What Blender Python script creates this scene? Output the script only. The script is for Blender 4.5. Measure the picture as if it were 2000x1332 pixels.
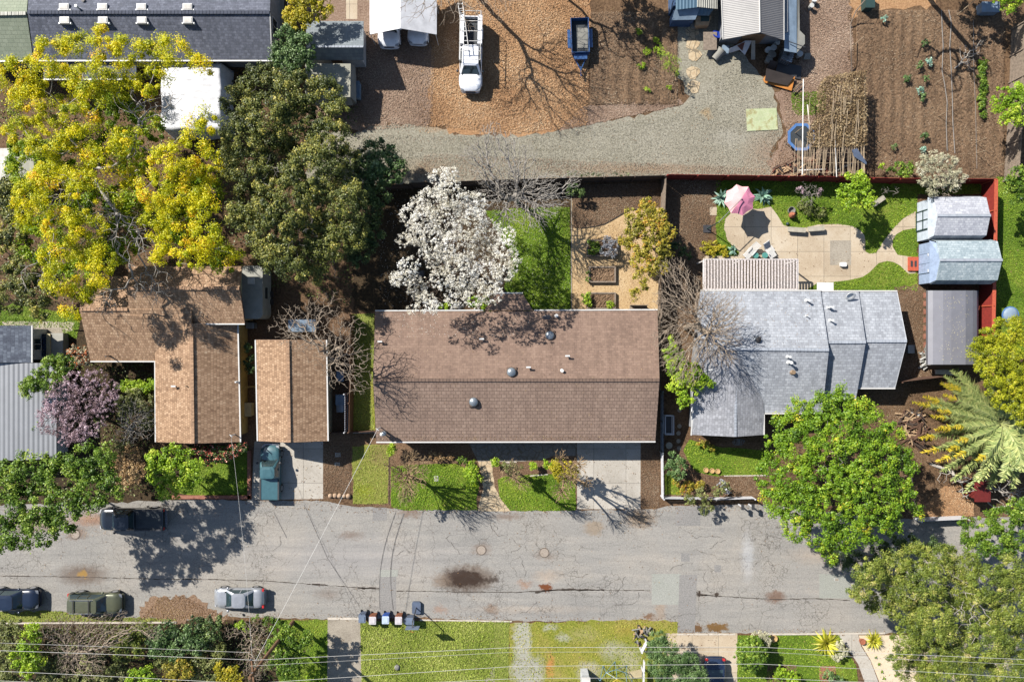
import bpy, math, random
import numpy as np
for o in list(bpy.data.objects): bpy.data.objects.remove(o)
SC = bpy.context.scene
COL = SC.collection
H = 62.0            # height of the drone above the ground, metres
PX = 21.0           # photo pixels per metre on the ground
# ------------------------------------------------------------------ camera, sky, sun, exposure
cam_d = bpy.data.cameras.new('camera'); cam = bpy.data.objects.new('camera', cam_d); COL.objects.link(cam)
cam.location = (0, 0, H); cam.rotation_euler = (0, 0, 0)
cam_d.sensor_width = 36; cam_d.lens = 18 * H / (1000 / PX); cam_d.clip_end = 500; cam_d.clip_start = 1
SC.camera = cam
SUN = (0.99, -0.76, -1.0)     # direction the light travels
elev = math.atan2(1, math.hypot(SUN[0], SUN[1]))
wd = bpy.data.worlds.new("World"); SC.world = wd; wd.use_nodes = True
nt = wd.node_tree; bg = nt.nodes['Background']; sky = nt.nodes.new('ShaderNodeTexSky')
sky.sky_type = 'NISHITA'; sky.sun_disc = False; sky.sun_elevation = elev
sky.sun_rotation = math.atan2(-SUN[0], -SUN[1])
sky.air_density = 1.0; sky.dust_density = 0.6
nt.links.new(sky.outputs[0], bg.inputs[0]); bg.inputs[1].default_value = 0.068
sl = bpy.data.lights.new('sun', 'SUN'); sl.energy = 4.9; sl.angle = math.radians(0.5); sl.color = (1.0, 0.955, 0.88)
so = bpy.data.objects.new('sun', sl); COL.objects.link(so)
from mathutils import Vector, Matrix
so.rotation_euler = Vector(SUN).to_track_quat('-Z', 'Y').to_euler(); so.location = (-60, 50, 60)
SC.view_settings.view_transform = 'Standard'; SC.view_settings.look = 'None'
SC.view_settings.exposure = 1.33; SC.view_settings.gamma = 1
SC.render.engine = 'CYCLES'
SC.cycles.max_bounces = 5; SC.cycles.diffuse_bounces = 2; SC.cycles.glossy_bounces = 2
SC.cycles.transmission_bounces = 3; SC.cycles.transparent_max_bounces = 6
SC.cycles.use_denoising = True
SC.cycles.caustics_reflective = False; SC.cycles.caustics_refractive = False

# ------------------------------------------------------------------ helpers
def W(px, py, h=0.0):
    k = (1 - h / H) / PX
    return ((px - 1000) * k, (666 - py) * k, h)
def WV(px, py, h=0.0): return Vector(W(px, py, h))
def lin(c):
    c = c / 255.0
    return c / 12.92 if c <= 0.04045 else ((c + 0.055) / 1.055) ** 2.4
def C(r, g, b, k=0.5):
    return (min(lin(r) * k, .85), min(lin(g) * k, .85), min(lin(b) * k, .85), 1)
def rs(seed): return np.random.default_rng(seed)

class MB:
    def __init__(s): s.v = []; s.f = []
    def add(s, vs, fs):
        n = len(s.v); s.v += [tuple(v) for v in vs]; s.f += [tuple(i + n for i in f) for f in fs]; return s
    def box(s, x0, y0, z0, x1, y1, z1):
        if x0 > x1: x0, x1 = x1, x0
        if y0 > y1: y0, y1 = y1, y0
        vs = [(x0,y0,z0),(x1,y0,z0),(x1,y1,z0),(x0,y1,z0),(x0,y0,z1),(x1,y0,z1),(x1,y1,z1),(x0,y1,z1)]
        return s.add(vs, [(0,3,2,1),(4,5,6,7),(0,1,5,4),(1,2,6,5),(2,3,7,6),(3,0,4,7)])
    def bar(s, a, b, w, h=None, up=(0,0,1)):      # rectangular bar from a to b, centred
        h = h or w; a = Vector(a); b = Vector(b); d = (b - a)
        if d.length < 1e-5: return s
        d.normalize(); u = Vector(up)
        if abs(d.dot(u)) > .95: u = Vector((1,0,0))
        r = d.cross(u).normalized(); u = r.cross(d).normalized()
        vs = []
        for p in (a, b):
            for i, j in ((-1,-1),(1,-1),(1,1),(-1,1)): vs.append(p + r*(i*w/2) + u*(j*h/2))
        return s.add(vs, [(3,2,1,0),(4,5,6,7),(0,1,5,4),(1,2,6,5),(2,3,7,6),(3,0,4,7)])
    def tube(s, pts, r, n=8, cap=True):
        pts = [Vector(p) for p in pts]; rr = r if isinstance(r, (list, tuple)) else [r]*len(pts)
        vs = []; fs = []
        for i, p in enumerate(pts):
            d = (pts[min(i+1, len(pts)-1)] - pts[max(i-1, 0)]).normalized()
            u = Vector((0,0,1)) if abs(d.z) < .9 else Vector((1,0,0))
            a = d.cross(u).normalized(); b = d.cross(a).normalized()
            for k in range(n):
                t = 2*math.pi*k/n; vs.append(p + a*(math.cos(t)*rr[i]) + b*(math.sin(t)*rr[i]))
        for i in range(len(pts)-1):
            for k in range(n):
                k2 = (k+1) % n; fs.append((i*n+k, i*n+k2, (i+1)*n+k2, (i+1)*n+k))
        if cap: fs.append(tuple(range(n))[::-1]); fs.append(tuple((len(pts)-1)*n+k for k in range(n)))
        return s.add(vs, fs)
    def lathe(s, prof, c=(0,0,0), n=16, sx=1, sy=1):    # prof [(r,z)]
        vs = []; fs = []
        for r, z in prof:
            for k in range(n):
                t = 2*math.pi*k/n; vs.append((c[0]+r*sx*math.cos(t), c[1]+r*sy*math.sin(t), c[2]+z))
        for i in range(len(prof)-1):
            for k in range(n):
                k2 = (k+1) % n; fs.append((i*n+k, i*n+k2, (i+1)*n+k2, (i+1)*n+k))
        fs.append(tuple(range(n))[::-1]); fs.append(tuple((len(prof)-1)*n+k for k in range(n)))
        return s.add(vs, fs)
    def prism(s, poly, z0, z1):       # poly [(x,y)], ccw or cw
        a = sum(poly[i][0]*poly[(i+1) % len(poly)][1]-poly[(i+1) % len(poly)][0]*poly[i][1] for i in range(len(poly)))
        if a < 0: poly = poly[::-1]
        n = len(poly)
        vs = [(x, y, z0) for x, y in poly] + [(x, y, z1) for x, y in poly]
        fs = [tuple(range(n))[::-1], tuple(range(n, 2*n))] + [(i, (i+1) % n, n+(i+1) % n, n+i) for i in range(n)]
        return s.add(vs, fs)
    def slab(s, pts, t=.12):          # 3-D polygon with thickness downwards
        pts = [Vector(p) for p in pts]; n = len(pts)
        nz = sum(pts[i].x*pts[(i+1) % n].y-pts[(i+1) % n].x*pts[i].y for i in range(n))
        if nz < 0: pts = pts[::-1]
        vs = pts + [p - Vector((0,0,t)) for p in pts]
        fs = [tuple(range(n)), tuple(range(n, 2*n))[::-1]] + [(i, n+i, n+(i+1) % n, (i+1) % n) for i in range(n)]
        return s.add(vs, fs)
    def quad(s, a, b, c, d): return s.add([a, b, c, d], [(0,1,2,3)])
    def xf(s, m):
        s.v = [tuple(m @ Vector(v)) for v in s.v]; return s
    def ball(s, c, r, n=10, m=6, sz=1.0, wob=0, rng=None):
        vs = []; fs = []
        for i in range(1, m):
            th = math.pi*i/m
            for k in range(n):
                q = 1 + (rng.uniform(-wob, wob) if wob else 0)
                vs.append((c[0]+r*q*math.sin(th)*math.cos(2*math.pi*k/n), c[1]+r*q*math.sin(th)*math.sin(2*math.pi*k/n), c[2]+r*sz*q*math.cos(th)))
        vs += [(c[0], c[1], c[2]+r*sz), (c[0], c[1], c[2]-r*sz)]; t = len(vs)-2
        for i in range(m-2):
            for k in range(n):
                k2 = (k+1) % n; fs.append((i*n+k, (i+1)*n+k, (i+1)*n+k2, i*n+k2))
        for k in range(n): fs.append((t, k, (k+1) % n)); fs.append((t+1, (m-2)*n+(k+1) % n, (m-2)*n+k))
        return s.add(vs, fs)
    def mesh(s, name, off=(0,0,0)):
        me = bpy.data.meshes.new(name)
        me.from_pydata([(a-off[0], b-off[1], c-off[2]) for a, b, c in s.v], [], s.f); me.update(); return me

def np_mesh(name, V, F, val=None, off=(0,0,0)):
    V = np.asarray(V, dtype=np.float32) - np.asarray(off, dtype=np.float32); F = np.asarray(F, dtype=np.int32)
    me = bpy.data.meshes.new(name); n, k = F.shape
    me.vertices.add(len(V)); me.vertices.foreach_set('co', V.ravel())
    me.loops.add(n*k); me.loops.foreach_set('vertex_index', F.ravel())
    me.polygons.add(n); me.polygons.foreach_set('loop_start', np.arange(0, n*k, k, dtype=np.int32))
    me.update(calc_edges=True)
    if val is not None:
        a = me.attributes.new('v', 'FLOAT', 'FACE'); a.data.foreach_set('value', np.asarray(val, dtype=np.float32))
    return me

def link(name, me, mat, parent=None, smooth=False):
    o = bpy.data.objects.new(name, me); COL.objects.link(o)
    if mat: me.materials.append(mat)
    if smooth: me.polygons.foreach_set('use_smooth', [True]*len(me.polygons))
    if parent: o.parent = parent
    return o
def tag(o, label, cat, group=None):
    o['label'] = label; o['category'] = cat
    if group: o['group'] = group
    return o
class Thing:
    def __init__(s, name, label, cat, loc=(0,0,0), rz=0, group=None):
        s.o = bpy.data.objects.new(name, None); COL.objects.link(s.o); s.o.empty_display_size = .3
        s.loc = tuple(loc); s.o.location = loc; s.o.rotation_euler = (0,0,rz); tag(s.o, label, cat, group)
    def part(s, name, mb, mat, parent=None, smooth=False, world=False, label=None):
        me = mb.mesh(name, s.loc if world else (0,0,0)) if isinstance(mb, MB) else mb
        o = link(name, me, mat, parent or s.o, smooth)
        if label: o['label'] = label
        return o
def single(name, label, cat, mb, mat, group=None, smooth=False):
    o = link(name, mb.mesh(name) if isinstance(mb, MB) else mb, mat, None, smooth); return tag(o, label, cat, group)
def struct(name, me, mat, smooth=False):
    o = link(name, me.mesh(name) if isinstance(me, MB) else me, mat, None, smooth); o['kind'] = 'structure'; return o
def stuff(name, me, mat, label=None, cat=None):
    o = link(name, me, mat); o['kind'] = 'stuff'
    if label: tag(o, label, cat)
    return o
def copy_tree(o, loc, rz=None, label=None, parent=None):
    c = o.copy(); COL.objects.link(c); c.parent = parent
    if parent is None:
        c.location = loc
        if rz is not None: c.rotation_euler = (0,0,rz)
        if label: c['label'] = label
    for ch in list(o.children): copy_tree(ch, None, parent=c)
    return c

# ------------------------------------------------------------------ materials
def nmat(name):
    m = bpy.data.materials.new(name); m.use_nodes = True; t = m.node_tree
    return m, t, t.nodes['Principled BSDF']
def nd(t, typ, ins=None, **kw):
    n = t.nodes.new(typ)
    for k, v in kw.items(): setattr(n, k, v)
    for k, v in (ins or {}).items():
        if isinstance(v, bpy.types.NodeSocket): t.links.new(v, n.inputs[k])
        else: n.inputs[k].default_value = v
    return n
def coords(t, world=True):
    return nd(t, 'ShaderNodeNewGeometry').outputs['Position'] if world else nd(t, 'ShaderNodeTexCoord').outputs['Object']
def ramp(t, fac, stops, interp='LINEAR'):
    r = nd(t, 'ShaderNodeValToRGB', {0: fac}); e = r.color_ramp; e.interpolation = interp
    while len(e.elements) < len(stops): e.elements.new(.5)
    for i, (p, c) in enumerate(stops): e.elements[i].position = p; e.elements[i].color = c if len(c) == 4 else (*c, 1)
    return r.outputs[0]
def mixc(t, fac, a, b, mode='MIX'):
    n = nd(t, 'ShaderNodeMix', data_type='RGBA', blend_type=mode)
    for k, v in ((0, fac), (6, a), (7, b)):
        if isinstance(v, bpy.types.NodeSocket): t.links.new(v, n.inputs[k])
        else: n.inputs[k].default_value = v
    return n.outputs[2]
def noise(t, vec, scale, detail=4, rough=.6, dist=0):
    return nd(t, 'ShaderNodeTexNoise', {'Vector': vec, 'Scale': scale, 'Detail': detail, 'Roughness': rough, 'Distortion': dist}).outputs[0]
def math_(t, op, a, b=None, clamp=False):
    n = nd(t, 'ShaderNodeMath', operation=op, use_clamp=clamp)
    for k, v in ((0, a), (1, b)):
        if v is None: continue
        if isinstance(v, bpy.types.NodeSocket): t.links.new(v, n.inputs[k])
        else: n.inputs[k].default_value = v
    return n.outputs[0]
def bumped(t, bsdf, h, strength, dist):
    b = nd(t, 'ShaderNodeBump', {'Height': h, 'Strength': strength, 'Distance': dist}); t.links.new(b.outputs[0], bsdf.inputs['Normal'])
G = {}
def mt(name, col, rough=.6, metal=0, var=.12, scale=2.5, bump=0, spec=.4):
    """plain material with a little procedural unevenness"""
    if name in G: return G[name]
    m, t, b = nmat(name); v = coords(t, False)
    n1 = noise(t, v, scale, 5)
    dk = tuple(c*(1-var*2) for c in col[:3]) + (1,); lt = tuple(min(1, c*(1+var)) for c in col[:3]) + (1,)
    t.links.new(ramp(t, n1, [(.3, dk), (.7, lt)]), b.inputs['Base Color'])
    b.inputs['Roughness'].default_value = rough; b.inputs['Metallic'].default_value = metal
    b.inputs['Specular IOR Level'].default_value = spec
    if bump: bumped(t, b, noise(t, v, 25, 3), .5, bump)
    G[name] = m; return m
def ground_mat(name, big, fine, bs=.25, fs=9, mixf=.5, rough=.9, bump=.02, bumps=14, extra=None, speck=None):
    """big: stops over a large noise, fine: stops over a fine noise, mixed"""
    m, t, b = nmat(name); v = coords(t)
    fs = fs*.5 if fs > 9 else fs*.8
    fine = [(.5+(p-.5)*.5, q) for p, q in fine]; big = [(.5+(p-.5)*.75, q) for p, q in big]
    c = ramp(t, noise(t, v, bs, 6, .65, .4), big)
    c = mixc(t, mixf, c, ramp(t, noise(t, v, fs, 6, .75), fine))
    if speck:                          # (scale, colour, threshold)
        vor = nd(t, 'ShaderNodeTexVoronoi', {'Vector': v, 'Scale': speck[0]})
        f = ramp(t, vor.outputs['Color'], [(speck[2], (0,0,0)), (min(1, speck[2]+.05), (1,1,1))])
        c = mixc(t, f, c, speck[1])
    if extra: c = extra(t, v, c)
    t.links.new(c, b.inputs['Base Color']); b.inputs['Roughness'].default_value = rough
    b.inputs['Specular IOR Level'].default_value = .15
    bumped(t, b, noise(t, v, bumps, 6, .7), 1.0, bump)
    G[name] = m; return m
def leaf_mat(name, stops, transl=.3, rough=.5, spec=.3, k=.78):
    m, t, b = nmat(name)
    a = nd(t, 'ShaderNodeAttribute', attribute_name='v').outputs['Fac']
    st = [(p, C(*c, k=k)) for p, c in stops]
    col = ramp(t, a, st)
    t.links.new(col, b.inputs['Base Color']); b.inputs['Roughness'].default_value = rough; b.inputs['Specular IOR Level'].default_value = spec
    tr = nd(t, 'ShaderNodeBsdfTranslucent', {'Color': col}); mx = nd(t, 'ShaderNodeMixShader', {0: transl, 1: b.outputs[0], 2: tr.outputs[0]})
    t.links.new(mx.outputs[0], t.nodes['Material Output'].inputs[0])
    G[name] = m; return m
def shingle_mat(name, stops, axis='x', row=.24, wid=.42, mortar=None, bump=.008, patch=.25, line=.3, bw=.4):
    """axis: direction the courses run along"""
    m, t, b = nmat(name); v = coords(t, False)
    sp = nd(t, 'ShaderNodeSeparateXYZ', {0: v})
    cb = nd(t, 'ShaderNodeCombineXYZ', {0: sp.outputs[0 if axis == 'x' else 1], 1: sp.outputs[1 if axis == 'x' else 0]}).outputs[0]
    br = nd(t, 'ShaderNodeTexBrick', {'Vector': cb, 'Color1': (0,0,0,1), 'Color2': (1,1,1,1), 'Mortar': (.5,.5,.5,1), 'Scale': 1.0,
            'Mortar Size': row*.07, 'Mortar Smooth': .3, 'Bias': 0.0, 'Brick Width': wid, 'Row Height': row})
    br.offset = .5; br.offset_frequency = 2
    f = math_(t, 'ADD', math_(t, 'MULTIPLY', br.outputs[0], bw), math_(t, 'MULTIPLY', noise(t, v, .45, 7, .7), patch+.7*(.75-bw)))
    f = math_(t, 'ADD', f, math_(t, 'MULTIPLY', math_(t, 'SUBTRACT', noise(t, v, 7, 5, .85), .5), 1.0))
    f = math_(t, 'ADD', f, math_(t, 'MULTIPLY', math_(t, 'SUBTRACT', noise(t, nd(t, 'ShaderNodeVectorMath', {0: v, 1: (.25,5,1) if axis == 'y' else (5,.25,1)}, operation='MULTIPLY').outputs[0], .6, 5), .5), .7))
    c = ramp(t, f, stops)
    c = mixc(t, math_(t, 'MULTIPLY', br.outputs['Fac'], line), c, mortar or tuple(x*.35 for x in stops[0][1][:3])+(1,))
    t.links.new(c, b.inputs['Base Color']); b.inputs['Roughness'].default_value = .85; b.inputs['Specular IOR Level'].default_value = .2
    # each course rises towards its lower edge
    h = math_(t, 'ADD', math_(t, 'MULTIPLY', br.outputs['Fac'], -1.0), noise(t, v, 30, 2))
    bumped(t, b, h, .8, bump); G[name] = m; return m
def rib_mat(name, col, axis='x', pitch=.2, depth=.03, rough=.45, metal=.3, dirt=.2):
    m, t, b = nmat(name); v = coords(t, False)
    wv = nd(t, 'ShaderNodeTexWave', {'Vector': v, 'Scale': 1.0/pitch/3.1416*1.0, 'Distortion': 0}, wave_type='BANDS', bands_direction=axis.upper(), wave_profile='SIN')
    n1 = noise(t, v, .8, 6, .7)
    c = ramp(t, n1, [(.3, tuple(x*(1-dirt*2) for x in col[:3])+(1,)), (.65, col)])
    c = mixc(t, math_(t, 'MULTIPLY', wv.outputs['Fac'], .35), c, tuple(x*.55 for x in col[:3])+(1,))
    t.links.new(c, b.inputs['Base Color']); b.inputs['Roughness'].default_value = rough; b.inputs['Metallic'].default_value = metal
    bumped(t, b, wv.outputs['Fac'], 1.0, depth); G[name] = m; return m
def glass(name, col=(.02,.03,.035,1), rough=.08):
    if name in G: return G[name]
    m, t, b = nmat(name); v = coords(t, False)
    t.links.new(ramp(t, noise(t, v, 1.5), [(.3, tuple(c*.7 for c in col[:3])+(1,)), (.7, col)]), b.inputs['Base Color'])
    b.inputs['Roughness'].default_value = rough; b.inputs['Specular IOR Level'].default_value = .8; G[name] = m; return m

# ------------------------------------------------------------------ ground sheets and scatter
def jit_poly(pts, seg=.5, amp=.12, seed=0, z=0.0):
    """px polygon -> world, resampled and roughened"""
    rng = rs(seed); out = []; n = len(pts)
    for i in range(n):
        a = np.array(W(*pts[i])[:2]); b = np.array(W(*pts[(i+1) % n])[:2]); L = np.linalg.norm(b-a); k = max(1, int(L/seg)) if amp > 0 else 1
        k = min(k, 200)
        nr = np.array([-(b-a)[1], (b-a)[0]])/max(L, 1e-6)
        for j in range(k):
            p = a+(b-a)*j/k
            if amp > 0: p = p + nr*rng.normal(0, amp*.5) 
            out.append((p[0], p[1]))
    return out
BBS = []
def sheet(name, pts, mat, amp=.12, seed=0, seg=.5, z=None, kerb=0):
    poly = jit_poly(pts, seg, amp, seed)
    if z is None:                 # 4 mm above whatever sheet it overlaps
        bb = (min(p[0] for p in poly), max(p[0] for p in poly), min(p[1] for p in poly), max(p[1] for p in poly))
        z = .004+max([q[4] for q in BBS if q[0] < bb[1] and q[1] > bb[0] and q[2] < bb[3] and q[3] > bb[2]] or [0.0]); BBS.append((*bb, z))
    if kerb: mb = MB().prism(poly, 0, z+kerb)
    else:
        a = sum(poly[i][0]*poly[(i+1) % len(poly)][1]-poly[(i+1) % len(poly)][0]*poly[i][1] for i in range(len(poly)))
        if a < 0: poly = poly[::-1]
        mb = MB().add([(x, y, z) for x, y in poly], [tuple(range(len(poly)))])
    return struct(name, mb, mat)
def inside(P, poly):
    x, y = P[:,0], P[:,1]; c = np.zeros(len(P), bool); n = len(poly)
    for i in range(n):
        x0, y0 = poly[i]; x1, y1 = poly[(i+1) % n]
        m = ((y0 > y) != (y1 > y)) & (x < (x1-x0)*(y-y0)/((y1-y0) if y1 != y0 else 1e-9)+x0); c ^= m
    return c
def pts_in(poly_px, dens, rng, excl=(), clump=0):
    P = [W(*p)[:2] for p in poly_px]; xs = [p[0] for p in P]; ys = [p[1] for p in P]
    A = (max(xs)-min(xs))*(max(ys)-min(ys)); n = int(A*dens)
    Q = np.stack([rng.uniform(min(xs), max(xs), n), rng.uniform(min(ys), max(ys), n)], 1)
    k = inside(Q, P)
    for e in excl: k &= ~inside(Q, [W(*p)[:2] for p in e])
    k &= (np.abs(Q[:,0]) < 56) & (np.abs(Q[:,1]) < 40)
    Q = Q[k]
    if clump:
        f = np.sin(Q[:,0]*1.3+np.sin(Q[:,1]*.9)*2)+np.sin(Q[:,1]*1.7+np.sin(Q[:,0]*.7)*2)
        Q = Q[rng.random(len(Q)) < .5+.25*f*clump]
    return Q
def leaf_arrays(P, N, size, rng, aspect=.6):
    n = len(P); size = np.broadcast_to(np.asarray(size, float), (n,))
    R = rng.normal(size=(n,3)); T = np.cross(N, R); T /= np.linalg.norm(T, axis=1)[:,None]+1e-9; B = np.cross(N, T)
    s = (size/2)[:,None]
    V = np.stack([P+T*s, P+B*s*aspect, P-T*s, P-B*s*aspect], 1).reshape(-1,3)
    return V, np.arange(n*4).reshape(n,4)
def scatter(name, poly, dens, size, mat, seed=0, excl=(), z=.02, flat=.5, asp=.4, label=None, cat=None, zr=.0, clump=0, up=1.0):
    rng = rs(seed); Q = pts_in(poly, dens, rng, excl, clump); n = len(Q)
    if n < 4: return
    P = np.column_stack([Q, z+rng.uniform(0, 1, n)*zr])
    N = rng.normal(size=(n,3))*flat; N[:,2] = up+np.abs(N[:,2]); N /= np.linalg.norm(N, axis=1)[:,None]
    V, F = leaf_arrays(P, N, rng.uniform(size[0], size[1], n), rng, asp)
    lowf = .5+.18*np.sin(Q[:,0]*.9+np.sin(Q[:,1]*.8)*1.5)+.12*np.sin(Q[:,1]*1.3+Q[:,0]*.5)
    v = np.clip(lowf*.6+rng.random(n)*.45, 0, 1)
    return stuff(name, np_mesh(name, V, F, v), mat, label, cat)

# ------------------------------------------------------------------ trees
def unit(a): return a/(np.linalg.norm(a, axis=-1, keepdims=True)+1e-9)
def skeleton(base, fork, targets, rng, wob=.12, seg=.7, tip=.012, expo=2.3, rise=.0, pw=.22):
    base = np.array(base, float); fork = np.array(fork, float)
    k0 = max(2, int(np.linalg.norm(fork-base)/seg)); nodes = [base+(fork-base)*i/k0+(rng.normal(0, .05, 3)*(0 < i < k0)) for i in range(k0+1)]
    par = [-1]+list(range(k0)); plen = [0.0]*(k0+1)
    d = np.linalg.norm(targets-fork, axis=1); order = np.argsort(d)
    cap = len(targets)*10+k0+10; arr = np.zeros((cap,3)); arr[:k0+1] = nodes; pl = np.full(cap, 1e9); pl[:k0+1] = 1e9; pl[k0] = 0; pl[k0-1] = .5
    n = k0+1
    for ti in order:
        t = targets[ti]; dd = np.linalg.norm(arr[:n]-t, axis=1)+pw*np.minimum(pl[:n], 1e6)
        j = int(np.argmin(dd)); p0 = arr[j].copy(); L = np.linalg.norm(t-p0)
        if L < .05: continue
        k = int(min(6, max(1, math.ceil(L/seg)))); off = rng.normal(0, wob*L, 3); prev = j
        for i in range(1, k+1):
            f = i/k; p = p0+(t-p0)*f+off*math.sin(math.pi*f)*.8+rng.normal(0, wob*.3*L/k, 3)
            p[2] += rise*L*math.sin(math.pi*f)
            if n >= cap: break
            arr[n] = p; par.append(prev); pl[n] = pl[prev]+L/k; prev = n; n += 1
    cnt = np.zeros(n); par = np.array(par[:n]); has = np.zeros(n, bool); has[par[par >= 0]] = True; cnt[~has] = 1
    for i in range(n-1, 0, -1): cnt[par[i]] += cnt[i]
    rad = tip*np.power(np.maximum(cnt, 1), 1/expo)
    return arr[:n], par, rad
def seg_mesh(name, A, B, ra, rb, sides=4, off=(0,0,0)):
    n = len(A); D = unit(B-A); U = np.tile([0.,0.,1.], (n,1)); U[np.abs(D[:,2]) > .9] = [1,0,0]
    X = unit(np.cross(D, U)); Y = np.cross(D, X); V = np.zeros((n, 2*sides, 3)); 
    for k in range(sides):
        c, s = math.cos(2*math.pi*k/sides), math.sin(2*math.pi*k/sides); dirv = X*c+Y*s
        V[:,k] = A+dirv*ra[:,None]; V[:,sides+k] = B+dirv*rb[:,None]
    F = []
    for k in range(sides): F.append([k, (k+1) % sides, sides+(k+1) % sides, sides+k])
    F = (np.array(F)[None]+(np.arange(n)*2*sides)[:,None,None]).reshape(-1,4)
    return np_mesh(name, V.reshape(-1,3), F, off=off)
def sphere_pts(n, rng):
    return unit(rng.normal(size=(n,3)))
def tree(name, label, cat, base, lobes, leaf=None, bark=None, h=6, lsz=.2, dens=1.0, cr=.5, trunk=.0, bare=None, seed=1, squash=.7,
         twigs=0, group=None, tip=.012, lpc=None, wob=.12, fork=None, wild=.5, leaflow=.25, cdens=1.0, flow=None, asp=.75, shell=.55, pw=.22):
    """base (px,py) foot; lobes [(px,py,r_px[,h])] seen at their height; bare: lobes filled with twigs only"""
    rng = rs(seed); bx, by, _ = W(*base); lsz *= .84
    T = Thing(name, label, cat, (bx, by, 0), group=group)
    L3 = []
    for l in lobes:
        hh = l[3] if len(l) > 3 else h
        c = np.array(W(l[0], l[1], hh)); r = l[2]/PX*(1-hh/H); L3.append((c, r))
    targets = []; cl = []
    for c, r in L3:
        k = max(3, int(cdens*3.2*(r/cr)**2))
        d = sphere_pts(k, rng); d[:,2] = np.abs(d[:,2])*1.0-.25*rng.random(k)
        q = r*rng.uniform(.45, 1.0, k)**.6
        P = c+d*q[:,None]*np.array([1,1,squash]); cl.append(P)
    wood = bark is not None
    if leaf is not None:
        CP = np.concatenate(cl); CP[:,2] = np.maximum(CP[:,2], .15)
        nc = len(CP); crr = cr*(.4+1.05*rng.random(nc)**1.3); m = int(lpc*2.2) if lpc else max(12, int(dens*10.5*(cr/lsz)**2))
        idx = np.repeat(np.arange(nc), m); d = sphere_pts(len(idx), rng); d[:,2] = np.where(d[:,2] < 0, d[:,2]*leaflow*2, d[:,2])
        q = crr[idx]*np.power(rng.random(len(idx)), .33)*(shell+.55*rng.random(len(idx)))
        P = CP[idx]+d*q[:,None]*np.array([1,1,.8])
        N = unit(d*.8+rng.normal(size=d.shape)*wild+np.array([0,0,.6]))
        P[:,2] = np.maximum(P[:,2], .03)
        V, F = leaf_arrays(P, N, lsz*rng.uniform(.6, 1.3, len(P)), rng, asp)
        base_v = np.clip(rng.normal(.48, .17, nc)+.13*np.sin(CP[:,0]*1.1+seed)*np.sin(CP[:,1]*1.3+seed*2), 0, 1); v = np.clip(base_v[idx]+rng.normal(0, .14, len(idx)), 0, 1)
        T.part('crown', np_mesh('crown', V, F, v, off=(bx, by, 0)), leaf)
        if flow:                                   # (material, share, size)
            k = int(len(P)*flow[1]); s = rng.choice(len(P), k, replace=False)
            PF = P[s]+unit(d[s])*.06; V, F = leaf_arrays(PF, unit(d[s]+rng.normal(size=(k,3))*.4), flow[2]*rng.uniform(.7, 1.3, k), rng, .9)
            T.part('flowers', np_mesh('flowers', V, F, rng.random(k), off=(bx, by, 0)), flow[0])
        targets.append(CP[rng.choice(nc, min(nc, 260), replace=False)] if nc else CP)
    for bl in (bare or []):
        hh = bl[3] if len(bl) > 3 else h; c = np.array(W(bl[0], bl[1], hh)); r = bl[2]/PX*(1-hh/H)
        k = max(6, int((twigs or 14)*2.1*r*r)); d = sphere_pts(k, rng); q = r*rng.random(k)**.45
        P = c+d*q[:,None]*np.array([1,1,squash]); P[:,2] = np.maximum(P[:,2], .3); targets.append(P)
    if wood:
        TG = np.concatenate(targets); cm = TG.mean(0)
        zf = min(h*.45, TG[:,2].min()+.6) if fork is None else fork
        fx = np.array([bx+(cm[0]-bx)*.35, by+(cm[1]-by)*.35, max(.3, zf)])
        A, par, rad = skeleton((bx, by, -.1), fx, TG, rng, wob=wob, tip=tip, pw=pw)
        i = np.arange(1, len(A)); r0 = rad[par[i]]; r1 = rad[i]; r0 = np.minimum(r0, r1*1.35+.01)
        big = r1 > max(tip*3.2, .04)
        if big.sum() < 2: big[:2] = True
        if (~big).sum() < 420: big[:] = True
        T.part('trunk', seg_mesh('trunk', A[par[i]][big], A[i][big], r0[big], r1[big], 7, off=(bx, by, 0)), bark, smooth=True)
        if (~big).sum(): T.part('branches', seg_mesh('branches', A[par[i]][~big], A[i][~big], r0[~big], r1[~big], 4, off=(bx, by, 0)), bark)
    return T
# ================================================================== GROUND
def blobs(lst, dist=.9, nscale=.9):
    """lst: (px, py, rx_px, ry_px, colour, strength, softness)"""
    def f(t, v, c):
        w = nd(t, 'ShaderNodeTexNoise', {'Vector': v, 'Scale': nscale, 'Detail': 6, 'Roughness': .7})
        off = nd(t, 'ShaderNodeVectorMath', {0: w.outputs['Color'], 1: (.5,.5,.5)}, operation='SUBTRACT').outputs[0]
        off = nd(t, 'ShaderNodeVectorMath', {0: off, 'Scale': dist*2}, operation='SCALE').outputs[0]
        vv = nd(t, 'ShaderNodeVectorMath', {0: v, 1: off}, operation='ADD').outputs[0]
        for px, py, rx, ry, col, st, soft in lst:
            x, y, _ = W(px, py)
            d = nd(t, 'ShaderNodeVectorMath', {0: vv, 1: (x, y, 0)}, operation='SUBTRACT').outputs[0]
            d = nd(t, 'ShaderNodeVectorMath', {0: d, 1: (PX/rx, PX/ry, 0)}, operation='MULTIPLY').outputs[0]
            L = nd(t, 'ShaderNodeVectorMath', {0: d}, operation='LENGTH').outputs['Value']
            m = nd(t, 'ShaderNodeMapRange', {0: L, 1: 1.0, 2: 1.0-soft, 3: 0.0, 4: st}, clamp=True).outputs[0]
            c = mixc(t, m, c, col)
        return c
    return f
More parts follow.
